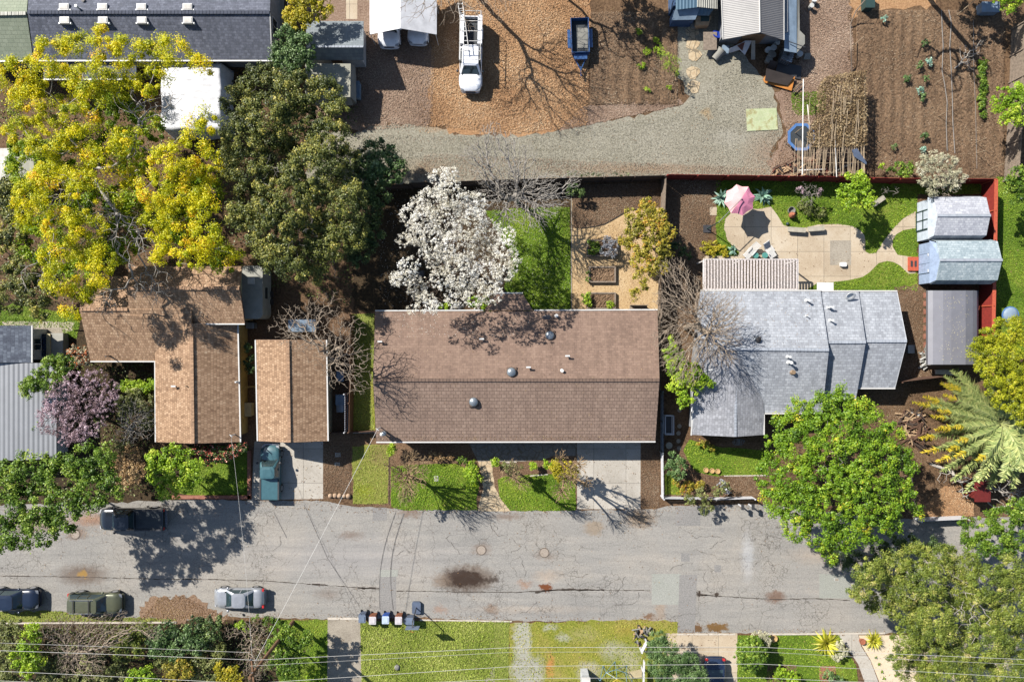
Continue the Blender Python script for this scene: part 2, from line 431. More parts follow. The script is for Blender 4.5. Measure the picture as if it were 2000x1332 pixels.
def asphalt_extra(t, v, c):
    DK = C(70, 58, 50); TAN = C(200, 178, 155); BR = C(120, 90, 68); RST = C(165, 115, 80)
    st = [(912,1130,66,32,C(120,108,98),.9,.35),(905,1130,48,20,C(66,52,44),1,.3),(955,1133,30,8,DK,.8,.6),(862,1134,26,18,C(140,124,110),.7,.6),
          (162,1122,60,26,C(120,104,92),.8,.6),(162,1121,14,9,C(172,136,74),.9,.5),(70,1020,70,26,RST,.45,.9),(180,1015,60,18,RST,.6,.8),(150,1042,24,16,BR,.6,.6),
          (685,1045,32,12,BR,.5,.8),(940,1073,26,15,BR,.45,.7),(1065,1085,30,12,BR,.35,.7),(1066,1147,16,8,C(120,72,45),1,.4),(1070,1125,38,18,TAN,.45,.8),
          (1160,1030,24,18,C(160,138,112),.6,.5),(1250,1012,38,24,C(158,128,92),.65,.7),(990,1008,40,10,BR,.5,.7),(800,1002,30,12,BR,.6,.7),(1515,1165,26,16,C(120,84,60),.7,.6),
          (1365,1160,9,6,DK,1,.5),(1400,1162,8,5,DK,1,.5),(1400,1225,26,10,C(128,98,60),1,.35),(1362,1226,14,9,C(118,90,62),1,.35),(1268,1205,16,10,C(128,92,62),.8,.6),
          (1290,1190,14,40,C(176,150,125),.5,.7),(860,1190,20,10,RST,.4,.7),(960,1190,18,14,BR,.6,.7),(640,1160,34,16,BR,.3,.8),(1640,1085,120,24,TAN,.5,.8),
          (1460,1085,16,60,C(205,208,212),.45,.8),(1960,1130,40,16,RST,.5,.8),(1025,1140,20,10,RST,.5,.8),(1030,1190,180,10,TAN,.25,.9),(690,1090,260,60,C(176,172,172),.35,.9)]
    c = blobs(st, .8, 2.4)(t, v, c)
    band = noise(t, nd(t, 'ShaderNodeVectorMath', {0: v, 1: (.12,1.6,1)}, operation='MULTIPLY').outputs[0], .9, 6, .7)
    c = mixc(t, .55, c, ramp(t, band, [(.3, (.36,.36,.37)), (.5, (.5,.5,.5)), (.7, (.66,.64,.62))]), 'OVERLAY')
    c = mixc(t, .28, c, ramp(t, noise(t, v, 3.2, 8, .85), [(.3, (.3,.3,.3)), (.7, (.7,.69,.67))]), 'OVERLAY')
    # craquelure, denser where the noise says so
    vd = nd(t, 'ShaderNodeVectorMath', {0: v, 1: nd(t, 'ShaderNodeTexNoise', {'Vector': v, 'Scale': 1.2, 'Detail': 4}).outputs['Color']}, operation='ADD').outputs[0]
    for sc, w, th0, th1, s in ((.55, .016, .40, .54, .6), (3.0, .06, .50, .62, .7)):
        vo = nd(t, 'ShaderNodeTexVoronoi', {'Vector': vd, 'Scale': sc}, feature='DISTANCE_TO_EDGE').outputs[0]
        ln = nd(t, 'ShaderNodeMapRange', {0: vo, 1: w, 2: 0.0, 3: 0.0, 4: 1.0}, clamp=True).outputs[0]
        ms = nd(t, 'ShaderNodeMapRange', {0: noise(t, v, .23, 4), 1: th0, 2: th1, 3: 0.0, 4: s}, clamp=True).outputs[0]
        c = mixc(t, math_(t, 'MULTIPLY', ln, ms), c, C(78, 70, 64))
    return c
ground_mat('asphalt', [(.3, C(150,147,143)), (.5, C(164,160,154)), (.72, C(178,170,159))], [(.25, C(124,121,117)), (.5, C(162,159,154)), (.78, C(194,190,184))],
           bs=.12, fs=16, mixf=.42, bump=.012, bumps=40, extra=asphalt_extra)
ground_mat('asphalt_patch', [(.3, C(140,138,136)), (.7, C(158,154,150))], [(.3, C(112,110,108)), (.7, C(182,178,174))], fs=18, mixf=.4, bump=.012, bumps=40)
ground_mat('asphalt_pale', [(.3, C(160,162,152)), (.7, C(172,172,164))], [(.3, C(130,132,126)), (.7, C(200,200,192))], fs=18, mixf=.35, bump=.012, bumps=40)
ground_mat('dirt', [(.3, C(84,62,44)), (.5, C(112,86,62)), (.7, C(136,108,82))], [(.3, C(60,44,32)), (.7, C(150,122,94))], fs=6, mixf=.5, bump=.05, bumps=10)
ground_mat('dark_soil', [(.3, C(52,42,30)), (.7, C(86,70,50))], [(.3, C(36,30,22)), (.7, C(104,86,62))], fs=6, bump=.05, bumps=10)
ground_mat('tilled_soil', [(.3, C(108,86,66)), (.5, C(132,107,84)), (.7, C(150,124,98))], [(.3, C(78,60,46)), (.55, C(134,108,84)), (.75, C(172,144,116))], fs=7, mixf=.55, bump=.07, bumps=9)
ground_mat('orange_chips', [(.3, C(168,124,88)), (.5, C(186,144,104)), (.7, C(194,156,118))], [(.3, C(126,88,60)), (.55, C(186,144,104)), (.75, C(214,178,138))], fs=8, mixf=.5, bump=.04, bumps=14)
ground_mat('pink_mulch', [(.3, C(134,110,92)), (.5, C(160,136,116)), (.7, C(180,158,138))], [(.3, C(104,80,66)), (.55, C(162,134,116)), (.75, C(206,184,168))], fs=9, mixf=.5, bump=.035, bumps=14)
ground_mat('gravel', [(.3, C(152,146,128)), (.5, C(164,158,141)), (.7, C(178,172,156))], [(.3, C(112,107,92)), (.5, C(156,151,134)), (.72, C(200,195,178))], fs=12, mixf=.5, bump=.03, bumps=26,
           extra=blobs([(980,292,330,6,C(138,132,114),.5,.9),(980,312,330,6,C(138,132,114),.5,.9),(1400,190,8,90,C(138,132,114),.4,.9),(830,330,60,25,C(160,132,100),.5,.9),(760,340,60,20,C(158,130,100),.6,.9),(1250,330,220,12,C(160,132,104),.7,.9),(1380,222,14,12,C(178,150,110),.7,.7),(1500,300,60,50,C(162,134,114),.6,.9),(880,250,80,14,C(190,150,110),.5,.9),(1420,270,50,26,C(190,186,174),.4,.9)], .8, 1.0))
ground_mat('brown_mulch', [(.3, C(104,80,60)), (.7, C(140,112,86))], [(.3, C(72,54,40)), (.55, C(128,100,78)), (.75, C(172,146,120))], fs=9, mixf=.55, bump=.04, bumps=14)
ground_mat('grass_base', [(.3, C(74,106,24)), (.5, C(104,134,38)), (.7, C(152,160,66))], [(.3, C(54,78,18)), (.7, C(142,162,62))], fs=8, mixf=.5, bump=.05, bumps=18)
ground_mat('yellow_grass_base', [(.3, C(116,136,36)), (.5, C(144,148,58)), (.7, C(176,160,92))], [(.3, C(104,116,30)), (.7, C(186,174,92))], fs=8, mixf=.5, bump=.05, bumps=18,
           extra=blobs([(1140,1240,40,20,C(176,168,120),.5,.8),(1230,1290,26,36,C(184,178,150),.7,.6),(1150,1310,30,24,C(180,176,158),.8,.5),(1075,1225,20,10,C(186,184,170),.7,.6),(1020,1250,22,60,C(186,184,172),.85,.4),(1195,1270,34,26,C(182,178,160),.7,.8),(1030,1310,40,40,C(178,176,164),.9,.4),(1075,1300,10,30,C(200,140,80),.8,.6),(1100,1245,18,12,C(184,182,170),.7,.6),(1240,1230,60,16,C(170,150,70),.6,.8)], .8, 1.3))
ground_mat('patchy_grass_base', [(.3, C(112,130,50)), (.7, C(150,158,76))], [(.3, C(92,106,40)), (.7, C(176,176,100))], fs=8, mixf=.5, bump=.05, bumps=18)
ground_mat('front_grass_base', [(.3, C(122,132,48)), (.7, C(150,150,70))], [(.3, C(96,108,36)), (.7, C(176,172,96))], fs=8, mixf=.5, bump=.05, bumps=18, extra=blobs([(740,890,26,34,C(142,128,82),.8,.7),(712,960,22,22,C(140,150,36),.7,.7)], .8, 1.3))
ground_mat('pale_litter', [(.3, C(128,102,82)), (.7, C(172,144,120))], [(.3, C(96,74,58)), (.55, C(150,122,98)), (.75, C(196,170,146))], fs=9, mixf=.55, bump=.04, bumps=14)
def slabs(sx, sy, ox=0, oy=0):
    def f(t, v, c):
        br = nd(t, 'ShaderNodeTexBrick', {'Vector': nd(t, 'ShaderNodeVectorMath', {0: v, 1: (ox, oy, 0)}, operation='ADD').outputs[0], 'Color1': (.35,.35,.35,1), 'Color2': (.65,.65,.65,1), 'Scale': 1.0, 'Mortar Size': .018, 'Brick Width': sx, 'Row Height': sy, 'Mortar Smooth': .1})
        br.offset = 0
        c = mixc(t, .25, c, br.outputs[0], 'OVERLAY')
        return mixc(t, math_(t, 'MULTIPLY', br.outputs['Fac'], .6), c, C(96,90,82))
    return f
ground_mat('drive_concrete', [(.3, C(178,170,158)), (.5, C(196,188,176)), (.7, C(208,202,192))], [(.3, C(160,152,140)), (.7, C(214,208,198))], bs=.5, fs=22, mixf=.35, bump=.006, extra=slabs(3.0, 3.2, 1.4, .4))
ground_mat('patio_concrete', [(.3, C(186,166,140)), (.5, C(204,186,160)), (.7, C(216,202,180))], [(.3, C(176,156,130)), (.7, C(220,206,186))], bs=.35, fs=20, mixf=.3, bump=.006, extra=slabs(2.45, 2.3, .4, .9))
ground_mat('old_concrete', [(.3, C(150,140,126)), (.7, C(184,174,158))], [(.3, C(130,120,106)), (.7, C(200,190,174))], bs=.5, fs=18, mixf=.35, bump=.01)
ground_mat('granite_sand', [(.3, C(190,158,114)), (.5, C(212,182,138)), (.7, C(224,198,158))], [(.3, C(170,136,96)), (.55, C(212,182,138)), (.75, C(238,214,176))], fs=9, mixf=.45, bump=.02, bumps=22)
ground_mat('pale_sand', [(.3, C(226,204,172)), (.7, C(240,222,194))], [(.3, C(210,186,152)), (.7, C(246,232,208))], fs=14, mixf=.3, bump=.015, bumps=22)
def flag_extra(t, v, c):
    vo = nd(t, 'ShaderNodeTexVoronoi', {'Vector': v, 'Scale': 1.3}, feature='DISTANCE_TO_EDGE').outputs[0]
    ln = nd(t, 'ShaderNodeMapRange', {0: vo, 1: .05, 2: .02, 3: 0.0, 4: .8}, clamp=True).outputs[0]
    return mixc(t, ln, c, C(120,112,96))
ground_mat('flagstone', [(.3, C(180,170,146)), (.7, C(206,198,178))], [(.3, C(160,150,130)), (.7, C(220,212,194))], fs=7, mixf=.35, bump=.01, extra=flag_extra)
ground_mat('slate_patio', [(.3, C(128,124,120)), (.7, C(160,154,146))], [(.3, C(104,100,96)), (.7, C(176,170,160))], fs=5, mixf=.4, bump=.01, extra=flag_extra)
ground_mat('sandstone_path', [(.3, C(196,172,136)), (.7, C(220,200,168))], [(.3, C(176,150,116)), (.7, C(232,214,184))], fs=5, mixf=.4, bump=.01, extra=flag_extra)
ground_mat('moss_slab', [(.35, C(176,186,140)), (.5, C(196,206,160)), (.62, C(150,130,60))], [(.4, C(190,200,160)), (.7, C(214,216,190))], bs=1.1, fs=8, mixf=.4, bump=.01)
ground_mat('brick_edging', [(.3, C(150,96,78)), (.7, C(178,124,104))], [(.3, C(130,80,64)), (.7, C(190,140,120))], fs=9, mixf=.4, bump=.01)
mt('white_kerb', C(214,204,190), .8, var=.1)
mt('crack_fill', C(74,64,56), .9)
mt('tyre_mark', C(120,116,114), .9)

BIG = 140
struct('ground', MB().add([(-BIG,-BIG,-.004),(BIG,-BIG,-.004),(BIG,BIG,-.004),(-BIG,BIG,-.004)], [(0,1,2,3)]), G['dirt'])
ROAD = [(-1400,985),(335,974),(490,978),(640,978),(690,990),(960,996),(1125,996),(1290,994),(1300,988),(1500,985),(1700,1010),(3300,1010),(3300,1236),(1330,1236),(1322,1214),(960,1211),(820,1206),(640,1208),(545,1207),(440,1204),(345,1212),(-1400,1214)]
sheet('road', ROAD, G['asphalt'], amp=.10, seed=3)
sheet('gravel_drive', [(600,252),(700,258),(760,241),(830,244),(900,262),(1000,264),(1070,258),(1150,240),(1260,225),(1335,205),(1345,190),(1325,150),(1318,60),(1306,-200),(1420,-200),(1420,80),(1440,98),(1500,160),(1510,180),(1530,260),(1500,305),(1530,345),(1300,348),(1100,352),(800,360),(600,350)], G['gravel'], amp=.3, seed=4)
sheet('mulch_ground', [(700,-300),(870,-300),(850,60),(845,150),(850,200),(836,246),(760,241),(705,256),(600,250),(600,0)], G['pink_mulch'], amp=.3, seed=5)
sheet('mulch_ground', [(855,-300),(1160,-300),(1152,40),(1150,200),(1140,242),(1070,260),(1000,266),(900,262),(836,246),(842,150)], G['orange_chips'], amp=.35, seed=6)
sheet('mulch_ground', [(1140,208),(1330,192),(1336,206),(1150,244),(1090,256)], G['pink_mulch'], amp=.2, seed=7)
sheet('mulch_ground', [(1562,-200),(1660,-200),(1662,140),(1690,345),(1500,345),(1502,320),(1536,262),(1512,182),(1560,150)], G['pink_mulch'], amp=.3, seed=8)
sheet('mulch_ground', [(1660,-300),(1830,-300),(1830,12),(1700,24),(1664,40)], G['orange_chips'], amp=.3, seed=9)
# the tilled plots are real ridges
def plot(name, x0, x1, y0, y1, pitch, seed, amp=.05, step=.11):
    rng = rs(seed); a = W(x0, y1); b = W(x1, y0); nx = int((b[0]-a[0])/step); ny = int((b[1]-a[1])/step)
    X, Y = np.meshgrid(np.linspace(a[0], b[0], nx), np.linspace(a[1], b[1], ny))
    ph = X*2*math.pi/pitch+.35*np.sin(Y*.7+X*.4)+.9*np.sin(X*.55+seed)+.25*np.sin(Y*1.9); Z = .06+amp*np.sin(ph)*(.55+.45*np.sin(X*.8+Y*.35)*np.sin(Y*.5))+rng.normal(0, .022, X.shape)+.03*np.abs(rng.normal(0, 1, X.shape))*(rng.random(X.shape) < .25)
    ed = np.minimum.reduce([X-a[0], b[0]-X, Y-a[1], b[1]-Y]); Z = np.where(ed < .02, -.02, Z)
    V = np.stack([X, Y, Z], -1).reshape(-1,3); i = np.arange((ny-1)*(nx-1)); r, c = i//(nx-1), i % (nx-1); k = r*nx+c
    return struct(name, np_mesh(name, V, np.stack([k, k+1, k+nx+1, k+nx], 1)), G['tilled_soil'])
plot('vegetable_plot', 1672, 1962, 20, 346, 1.05, 11)
plot('vegetable_plot', 1152, 1324, 24, 206, 1.28, 12, amp=.07)

LAWN = G['grass_base']
sheet('backyard_soil', [(690,362),(1115,362),(1115,606),(690,606)], G['dark_soil'], amp=.2, seed=13)
L_BACK = [(946,412),(1000,408),(1113,405),(1115,606),(1000,606),(985,560),(1000,500),(970,450)]
sheet('lawn', L_BACK, LAWN, amp=.1, seed=14)
sheet('path', [(1116,362),(1287,358),(1287,606),(1116,606)], G['granite_sand'], amp=0)
BED = [(1118,362),(1287,358),(1287,405),(1262,410),(1245,409),(1228,411),(1212,420),(1195,430),(1180,438),(1160,443),(1135,446),(1118,446)]
sheet('mulch_bed', BED, G['brown_mulch'], amp=.08, seed=15)
# right yard
L_RIGHT = [(1398,352),(1930,352),(1930,380),(1792,380),(1792,568),(1556,568),(1540,500),(1398,500)]
sheet('lawn', L_RIGHT, LAWN, amp=.1, seed=16)
sheet('mulch_bed', [(1301,346),(1412,346),(1402,372),(1398,420),(1384,455),(1372,505),(1362,620),(1301,620)], G['brown_mulch'], amp=.15, seed=17)
PATIO = [(1372,506),(1378,500),(1440,501),(1444,494),(1420,469),(1414,446),(1416,428),(1430,414),(1447,406),(1480,409),(1506,404),(1517,419),(1530,440),(1550,446),(1572,445),(1598,439),(1638,438),(1664,442),(1680,450),(1688,460),(1690,472),(1689,485),(1691,492),(1698,496),(1711,494),(1727,469),(1743,448),(1764,427),(1788,413),(1788,446),(1764,450),(1750,458),(1743,470),(1743,482),(1753,498),(1774,501),(1788,503),(1788,534),(1774,535),(1758,519),(1745,512),(1732,510),(1716,514),(1698,532),(1685,541),(1660,547),(1627,551),(1596,553),(1570,570),(1372,572)]
sheet('patio', PATIO, G['patio_concrete'], amp=0)
sheet('patio_patch', [(1621,470),(1662,470),(1662,518),(1621,518)], G['old_concrete'], amp=0)
sheet('yard_dirt', [(1745,560),(1812,556),(1816,620),(1826,745),(1742,760),(1775,665)], G['brown_mulch'], amp=.15, seed=18)
sheet('yard_dirt', [(1680,745),(1900,740),(1900,1016),(1690,1012),(1470,860),(1500,800)], G['dirt'], amp=.2, seed=19)
sheet('mulch_ground', [(1835,955),(1900,930),(1902,1010),(1800,1012),(1810,975)], G['orange_chips'], amp=.25, seed=20)
L_FAR = [(1946,345),(2300,345),(2300,700),(1946,700)]
sheet('lawn', L_FAR, LAWN, amp=.1, seed=21)
L_RFRONT = [(1347,858),(1360,862),(1400,872),(1500,880),(1500,926),(1440,928),(1400,930),(1362,922),(1345,902),(1334,880)]
sheet('mulch_bed', [(1300,870),(1490,862),(1490,972),(1300,970)], G['brown_mulch'], amp=.1, seed=22)
sheet('lawn', L_RFRONT, LAWN, amp=.06, seed=23)
L_STRIP = [(1298,926),(1322,928),(1330,966),(1298,966)]
sheet('lawn', L_STRIP, LAWN, amp=.06, seed=24)
# main front yard
sheet('mulch_bed', [(730,862),(1288,858),(1288,990),(730,990)], G['brown_mulch'], amp=.08, seed=25)
L_F1 = [(688,870),(758,868),(758,984),(690,984)]; L_F2 = [(764,912),(800,908),(850,906),(890,905),(924,918),(938,945),(930,975),(932,996),(790,996),(764,990)]
L_F3 = [(972,935),(985,930),(1010,929),(1050,926),(1124,925),(1124,997),(996,997),(976,972)]
sheet('lawn', L_F1, G['front_grass_base'], amp=.08, seed=26); sheet('lawn', L_F2, LAWN, amp=.08, seed=27); sheet('lawn', L_F3, LAWN, amp=.08, seed=28)
sheet('pergola_shade_sheet', [(1374,507),(1556,507),(1556,566),(1374,566)], G['dark_soil'], amp=0)  # dark sheet over the patio, stands in for shade between the slats
sheet('front_patio', [(914,862),(1126,862),(1126,890),(1082,890),(1060,898),(1020,901),(985,901),(935,904)], G['slate_patio'], amp=0)
sheet('path', [(934,902),(962,900),(962,925),(966,950),(978,975),(997,998),(934,998),(938,975),(944,955),(941,930)], G['sandstone_path'], amp=.04, seed=30)
sheet('driveway', [(1127,862),(1251,862),(1251,994),(1127,994)], G['drive_concrete'], amp=0)
sheet('side_strip', [(688,614),(731,612),(733,845),(686,845)], G['patchy_grass_base'], amp=0)
# left neighbour
sheet('yard_dirt', [(470,640),(686,610),(684,975),(628,976),(480,976)], G['brown_mulch'], amp=.1, seed=31)
sheet('driveway', [(497,862),(631,862),(631,974),(491,976)], G['drive_concrete'], amp=0)
L_L1 = [(370,872),(485,870),(485,967),(380,968),(340,960)]
sheet('garden_soil', [(112,590),(310,700),(310,870),(486,868),(486,972),(120,985),(-200,985),(-200,560)], G['dark_soil'], amp=.15, seed=32)
sheet('lawn', L_L1, LAWN, amp=.1, seed=33)
L_L2 = [(0,596),(60,600),(160,615),(150,660),(128,660),(120,640),(0,640)]
sheet('lawn', L_L2, LAWN, amp=.2, seed=34)
sheet('path', [(4,628),(110,628),(146,630),(142,645),(120,652),(60,652),(4,652)], G['flagstone'], amp=.04, seed=35)
sheet('path', [(60,640),(126,640),(126,702),(60,702)], G['old_concrete'], amp=0)
# below the road
sheet('garden_soil', [(-1400,1217),(640,1210),(640,1500),(-1400,1500)], G['dark_soil'], amp=.1, seed=36)
L_VERGE = [(-40,1196),(120,1192),(165,1203),(230,1204),(345,1208),(345,1213),(-40,1214)]
sheet('lawn', L_VERGE, G['patchy_grass_base'], amp=.15, seed=37)
sheet('leaf_litter', [(272,1212),(280,1180),(310,1164),(360,1160),(400,1176),(430,1200),(445,1209),(345,1213)], G['pale_litter'], amp=.45, seed=38, seg=.25)
L_B0 = [(545,1210),(640,1210),(640,1420),(545,1420)]
sheet('lawn', L_B0, LAWN, amp=.1, seed=39)
sheet('driveway', [(640,1207),(703,1207),(706,1260),(708,1450),(638,1450)], G['old_concrete'], amp=0)
L_B1 = [(704,1213),(965,1212),(965,1420),(708,1420)]; L_B2 = [(965,1212),(995,1212),(990,1420),(965,1420)]
sheet('lawn', L_B1, G['patchy_grass_base'], amp=.05, seed=40)
L_B3 = [(995,1216),(1250,1210),(1322,1214),(1326,1240),(1262,1420),(988,1420)]
sheet('lawn', L_B3, G['yellow_grass_base'], amp=.15, seed=41); sheet('lawn', L_B2, G['patchy_grass_base'], amp=.05, seed=42)
sheet('path', [(966,1300),(966,1420),(930,1420),(946,1330)], G['old_concrete'], amp=0)
sheet('driveway', [(1300,1236),(1440,1236),(1446,1450),(1300,1450)], G['patio_concrete'], amp=0)
L_B4 = [(1440,1240),(1640,1240),(1650,1262),(1672,1300),(1686,1420),(1440,1420)]
sheet('lawn', L_B4, G['grass_base'], amp=.03, seed=43)
sheet('garden_soil', [(1500,1300),(1555,1298),(1570,1450),(1490,1450)], G['brown_mulch'], amp=.15, seed=44)
sheet('path', [(1636,1238),(1676,1238),(1682,1262),(1700,1290),(1715,1330),(1722,1450),(1690,1450),(1688,1330),(1676,1296),(1655,1266)], G['drive_concrete'], amp=0)
sheet('sand_yard', [(1677,1240),(2100,1238),(2100,1450),(1724,1450),(1716,1328),(1700,1288),(1684,1262)], G['pale_sand'], amp=0)
sheet('path_paver', [(1600,1300),(1632,1300),(1632,1370),(1600,1370)], G['brick_edging'], amp=0)

# top: concrete yard parts
sheet('top_path', [(675,-100),(698,-100),(698,38),(676,38)], G['patio_concrete'], amp=0)
sheet('top_path', [(530,-100),(560,-100),(552,60),(532,120)], G['old_concrete'], amp=0)
sheet('slab', [(1457,214),(1516,212),(1519,254),(1459,257)], G['moss_slab'], amp=0, kerb=.06)
sheet('garden_paver', [(1386,405),(1400,405),(1400,421),(1386,421)], G['patio_concrete'], amp=0, kerb=.02)
for i, (x, y) in enumerate([(1352,60),(1352,85),(1356,108),(1353,143),(1355,170)]):
    pp = [(x+13*math.cos(a)*(1+.2*math.sin(a*3+i)), y+13*math.sin(a)) for a in np.linspace(0, 2*math.pi, 11)[:-1]]
    sheet('stepping_stone', pp, G['sandstone_path'], amp=.03, seed=i, kerb=.03)
for i, (x, y) in enumerate([(1327,801),(1327,832),(1325,846),(1325,861),(1326,875)]):
    pp = [(x+4.2*math.cos(a), y+4.2*math.sin(a)) for a in np.linspace(0, 2*math.pi, 13)[:-1]]
    sheet('stepping_stone', pp, G['old_concrete'], amp=0, kerb=.03)
# road patches, seams, covers
for pts, m in (([(728,991),(755,991),(755,1016),(728,1016)],'asphalt_patch'), ([(741,1126),(774,1126),(773,1206),(742,1206)],'asphalt_patch'), ([(1319,988),(1368,988),(1368,1026),(1319,1026)],'asphalt_patch'),
               ([(1273,1120),(1330,1120),(1325,1180),(1273,1180)],'asphalt_pale'), ([(1327,1122),(1361,1122),(1357,1235),(1323,1235)],'asphalt_patch'), ([(1600,1120),(1660,1122),(1660,1168),(1600,1168)],'asphalt_pale'),
               ([(1395,1103),(1408,1103),(1408,1117),(1395,1117)],'asphalt_patch'), ([(1407,1031),(1415,1031),(1415,1039),(1407,1039)],'asphalt_patch'), ([(1330,1080),(1347,1080),(1347,1096),(1330,1096)],'asphalt_patch'), ([(741,1112),(778,1112),(776,1126),(741,1126)], 'asphalt_pale')):
    sheet('road_patch', pts, G[m], amp=.02, seed=int(pts[0][0]))
def ribbons(name, lines, w, mat, seed, wob=.12):
    rng = rs(seed); mb = MB(); z = .026
    for ln in lines:
        pts = []
        for i in range(len(ln)-1):
            a = np.array(W(*ln[i])[:2]); b = np.array(W(*ln[i+1])[:2]); k = max(1, int(np.linalg.norm(b-a)/.3))
            for j in range(k): pts.append(a+(b-a)*j/k+rng.normal(0, wob*.35, 2))
        pts.append(np.array(W(*ln[-1])[:2]))
        for i in range(len(pts)-1):
            d = pts[i+1]-pts[i]; nr = np.array([-d[1], d[0]])/(np.linalg.norm(d)+1e-6)
            w0 = w*rng.uniform(.4, 1.5)/2; a, b = pts[i], pts[i+1]
            mb.quad((*(a-nr*w0), z), (*(b-nr*w0), z), (*(b+nr*w0), z), (*(a+nr*w0), z))
    return struct(name, mb, mat)
ribbons('road_seam', [[(0,1124),(150,1126),(300,1130),(420,1131),(520,1134),(600,1140),(700,1147),(741,1150)],[(774,1153),(870,1155),(1000,1156),(1100,1152),(1180,1152),(1270,1153)],[(1362,1161),(1430,1165),(1510,1170)],[(1510,1170),(1600,1168),(1660,1172)]], .06, G['crack_fill'], 1, .05)
ribbons('road_seam', [[(1045,1156),(1090,1150),(1180,1152)],[(700,1147),(741,1148)],[(1362,1160),(1400,1163)],[(610,1140),(640,1143)]], .14, G['crack_fill'], 2, .08)
rng = rs(77); cr = []
for _ in range(34):
    x, y = rng.uniform(380, 1650), rng.uniform(1000, 1205); a = rng.uniform(0, 6.28); ln = [(x, y)]
    for _ in range(rng.integers(6, 16)):
        a += rng.normal(0, .45); x += 5*math.cos(a); y += 4*math.sin(a)
        if 1000 < y < 1205: ln.append((x, y))
    if len(ln) > 1: cr.append(ln)
ribbons('road_crack', cr, .02, G['crack_fill'], 3, .12)
def arc(x0, y0, x1, y1, bow):
    return [(x0+(x1-x0)*f+bow*math.sin(math.pi*f), y0+(y1-y0)*f) for f in np.linspace(0, 1, 16)]
ribbons('tyre_mark', [arc(773,1000,742,1190,-12), arc(789,1002,768,1190,-14)], .07, G['tyre_mark'], 4, .01)
ribbons('wheel_track', [[(594,985),(640,1090),(700,1180)],[(535,1000),(560,1050)]], .04, G['tyre_mark'], 5, .02)
# kerbs
def kerb(pts, w=.14, h=.1, mat='white_kerb', name='kerb'):
    mb = MB()
    for i in range(len(pts)-1):
        a = WV(*pts[i]); b = WV(*pts[i+1]); a.z = b.z = h/2; mb.bar(a, b, w, h)
    return struct(name, mb, G[mat])
kerb([(-60,1216.5),(345,1214.5)]); kerb([(640,1207.5),(705,1207.5)], .2, .05); kerb([(820,1210),(1000,1213)], .12, .05); kerb([(1322,1238),(1436,1238)], .15, .04)
kerb([(1500,1238),(1728,1236)], .15, .06); kerb([(1414,929),(1500,928)], .1, .06)
for pts in ([(337,970),(492,970)], [(488,880),(488,973)]): kerb(pts, .32, .22, 'brick_edging')
kerb([(1116,362),(1116,606)], .07, .06, 'old_concrete', 'edging'); kerb([(760,870),(760,984)], .05, .04, 'crack_fill', 'edging')
kerb([(1135,446),(1160,443),(1180,438),(1195,430),(1212,420),(1228,411),(1245,409)], .07, .08, 'crack_fill', 'edging')
kerb([(985,903),(1010,902)], .1, .06); kerb([(1035,929),(1070,926)], .1, .06); kerb([(726,745),(732,842)], .28, .03, 'yellow_grass_base', 'edging')
for i in range(9): kerb([(1806,572+i*16),(1806,582+i*16)], .28, .08, 'brick_edging', 'edging')
kerb([(690,844),(735,843)], .15, .12)
# covers
mt('iron_cover', C(176,162,148), .8, scale=8, var=.15); mt('cover_rim', C(120,106,94), .8); mt('pale_plastic', C(196,196,190), .5)
for i, (x, y, lb) in enumerate([(940,1074,'round iron manhole cover in the road above the dark stain'), (1063,1079,'round manhole cover in the road ringed by a crack, right of the other'), (147,1043,'rusty manhole cover in the road below the black pickup')]):
    c = W(x, y); T = Thing('manhole_cover', lb, 'manhole cover', (c[0], c[1], .03), group='manhole covers in the road')
    T.part('rim', MB().lathe([(.46,-.03),(.46,.0),(.40,.0),(.40,-.01)], n=24), G['cover_rim']); T.part('lid', MB().lathe([(.39,-.03),(.39,.002)], n=24), G['iron_cover'])
def cover(x, y, w, h, lb, frame=False):
    c = W(x, y); T = Thing('utility_cover', lb, 'utility cover', (c[0], c[1], .04))
    a, b = w/PX/2, h/PX/2
    T.part('frame', MB().box(-a,-b,-.03,a,b,.012), G['pale_plastic']); T.part('lid', MB().box(-a*.7,-b*.7,-.02,a*.7,b*.7,.018), G['old_concrete'])
cover(1634,1131,10,7,'small white rimmed utility cover at the right end of the road'); cover(660,888,10,8,'grey utility box cover in the dirt beside the tan garage driveway')
cover(659,906,10,6,'second smaller utility cover lying below the first one in the dirt'); cover(852,934,8,10,'white framed oval box cover in the green front lawn')
# grass, chips and stones
leaf_mat('white_petal', [(0,(190,180,160)),(1,(240,236,226))], .1, k=.6)
leaf_mat('litter', [(.05,(90,64,42)),(.4,(140,104,72)),(.75,(176,140,96)),(1,(210,190,140))], .1, k=.5)
mt('chip_o', C(206,150,98), .9)
leaf_mat('grass_leaf', [(.1,(64,94,16)),(.45,(104,138,32)),(.75,(144,166,48)),(1,(188,192,84))], .25, .6, .2)
leaf_mat('grass_yellow', [(.1,(100,124,30)),(.5,(150,156,52)),(.8,(180,168,80)),(1,(206,190,120))], .25, .6, .2)
leaf_mat('grass_patchy', [(.1,(92,112,36)),(.45,(134,150,56)),(.75,(164,174,82)),(1,(196,192,124))], .25, .6, .2)
leaf_mat('chips_orange', [(.1,(116,86,60)),(.45,(178,138,100)),(.75,(200,166,128)),(1,(226,202,170))], .0, .8, .2, .6)
leaf_mat('chips_pink', [(.1,(96,74,58)),(.45,(150,124,104)),(.75,(182,158,136)),(1,(218,200,180))], .0, .8, .2, .6)
leaf_mat('chips_brown', [(.1,(66,52,40)),(.45,(118,98,78)),(.75,(150,130,108)),(1,(192,176,152))], .0, .8, .2, .6)
leaf_mat('stones', [(.1,(104,99,86)),(.45,(146,141,124)),(.75,(172,166,150)),(1,(210,204,188))], .0, .8, .2, .55)
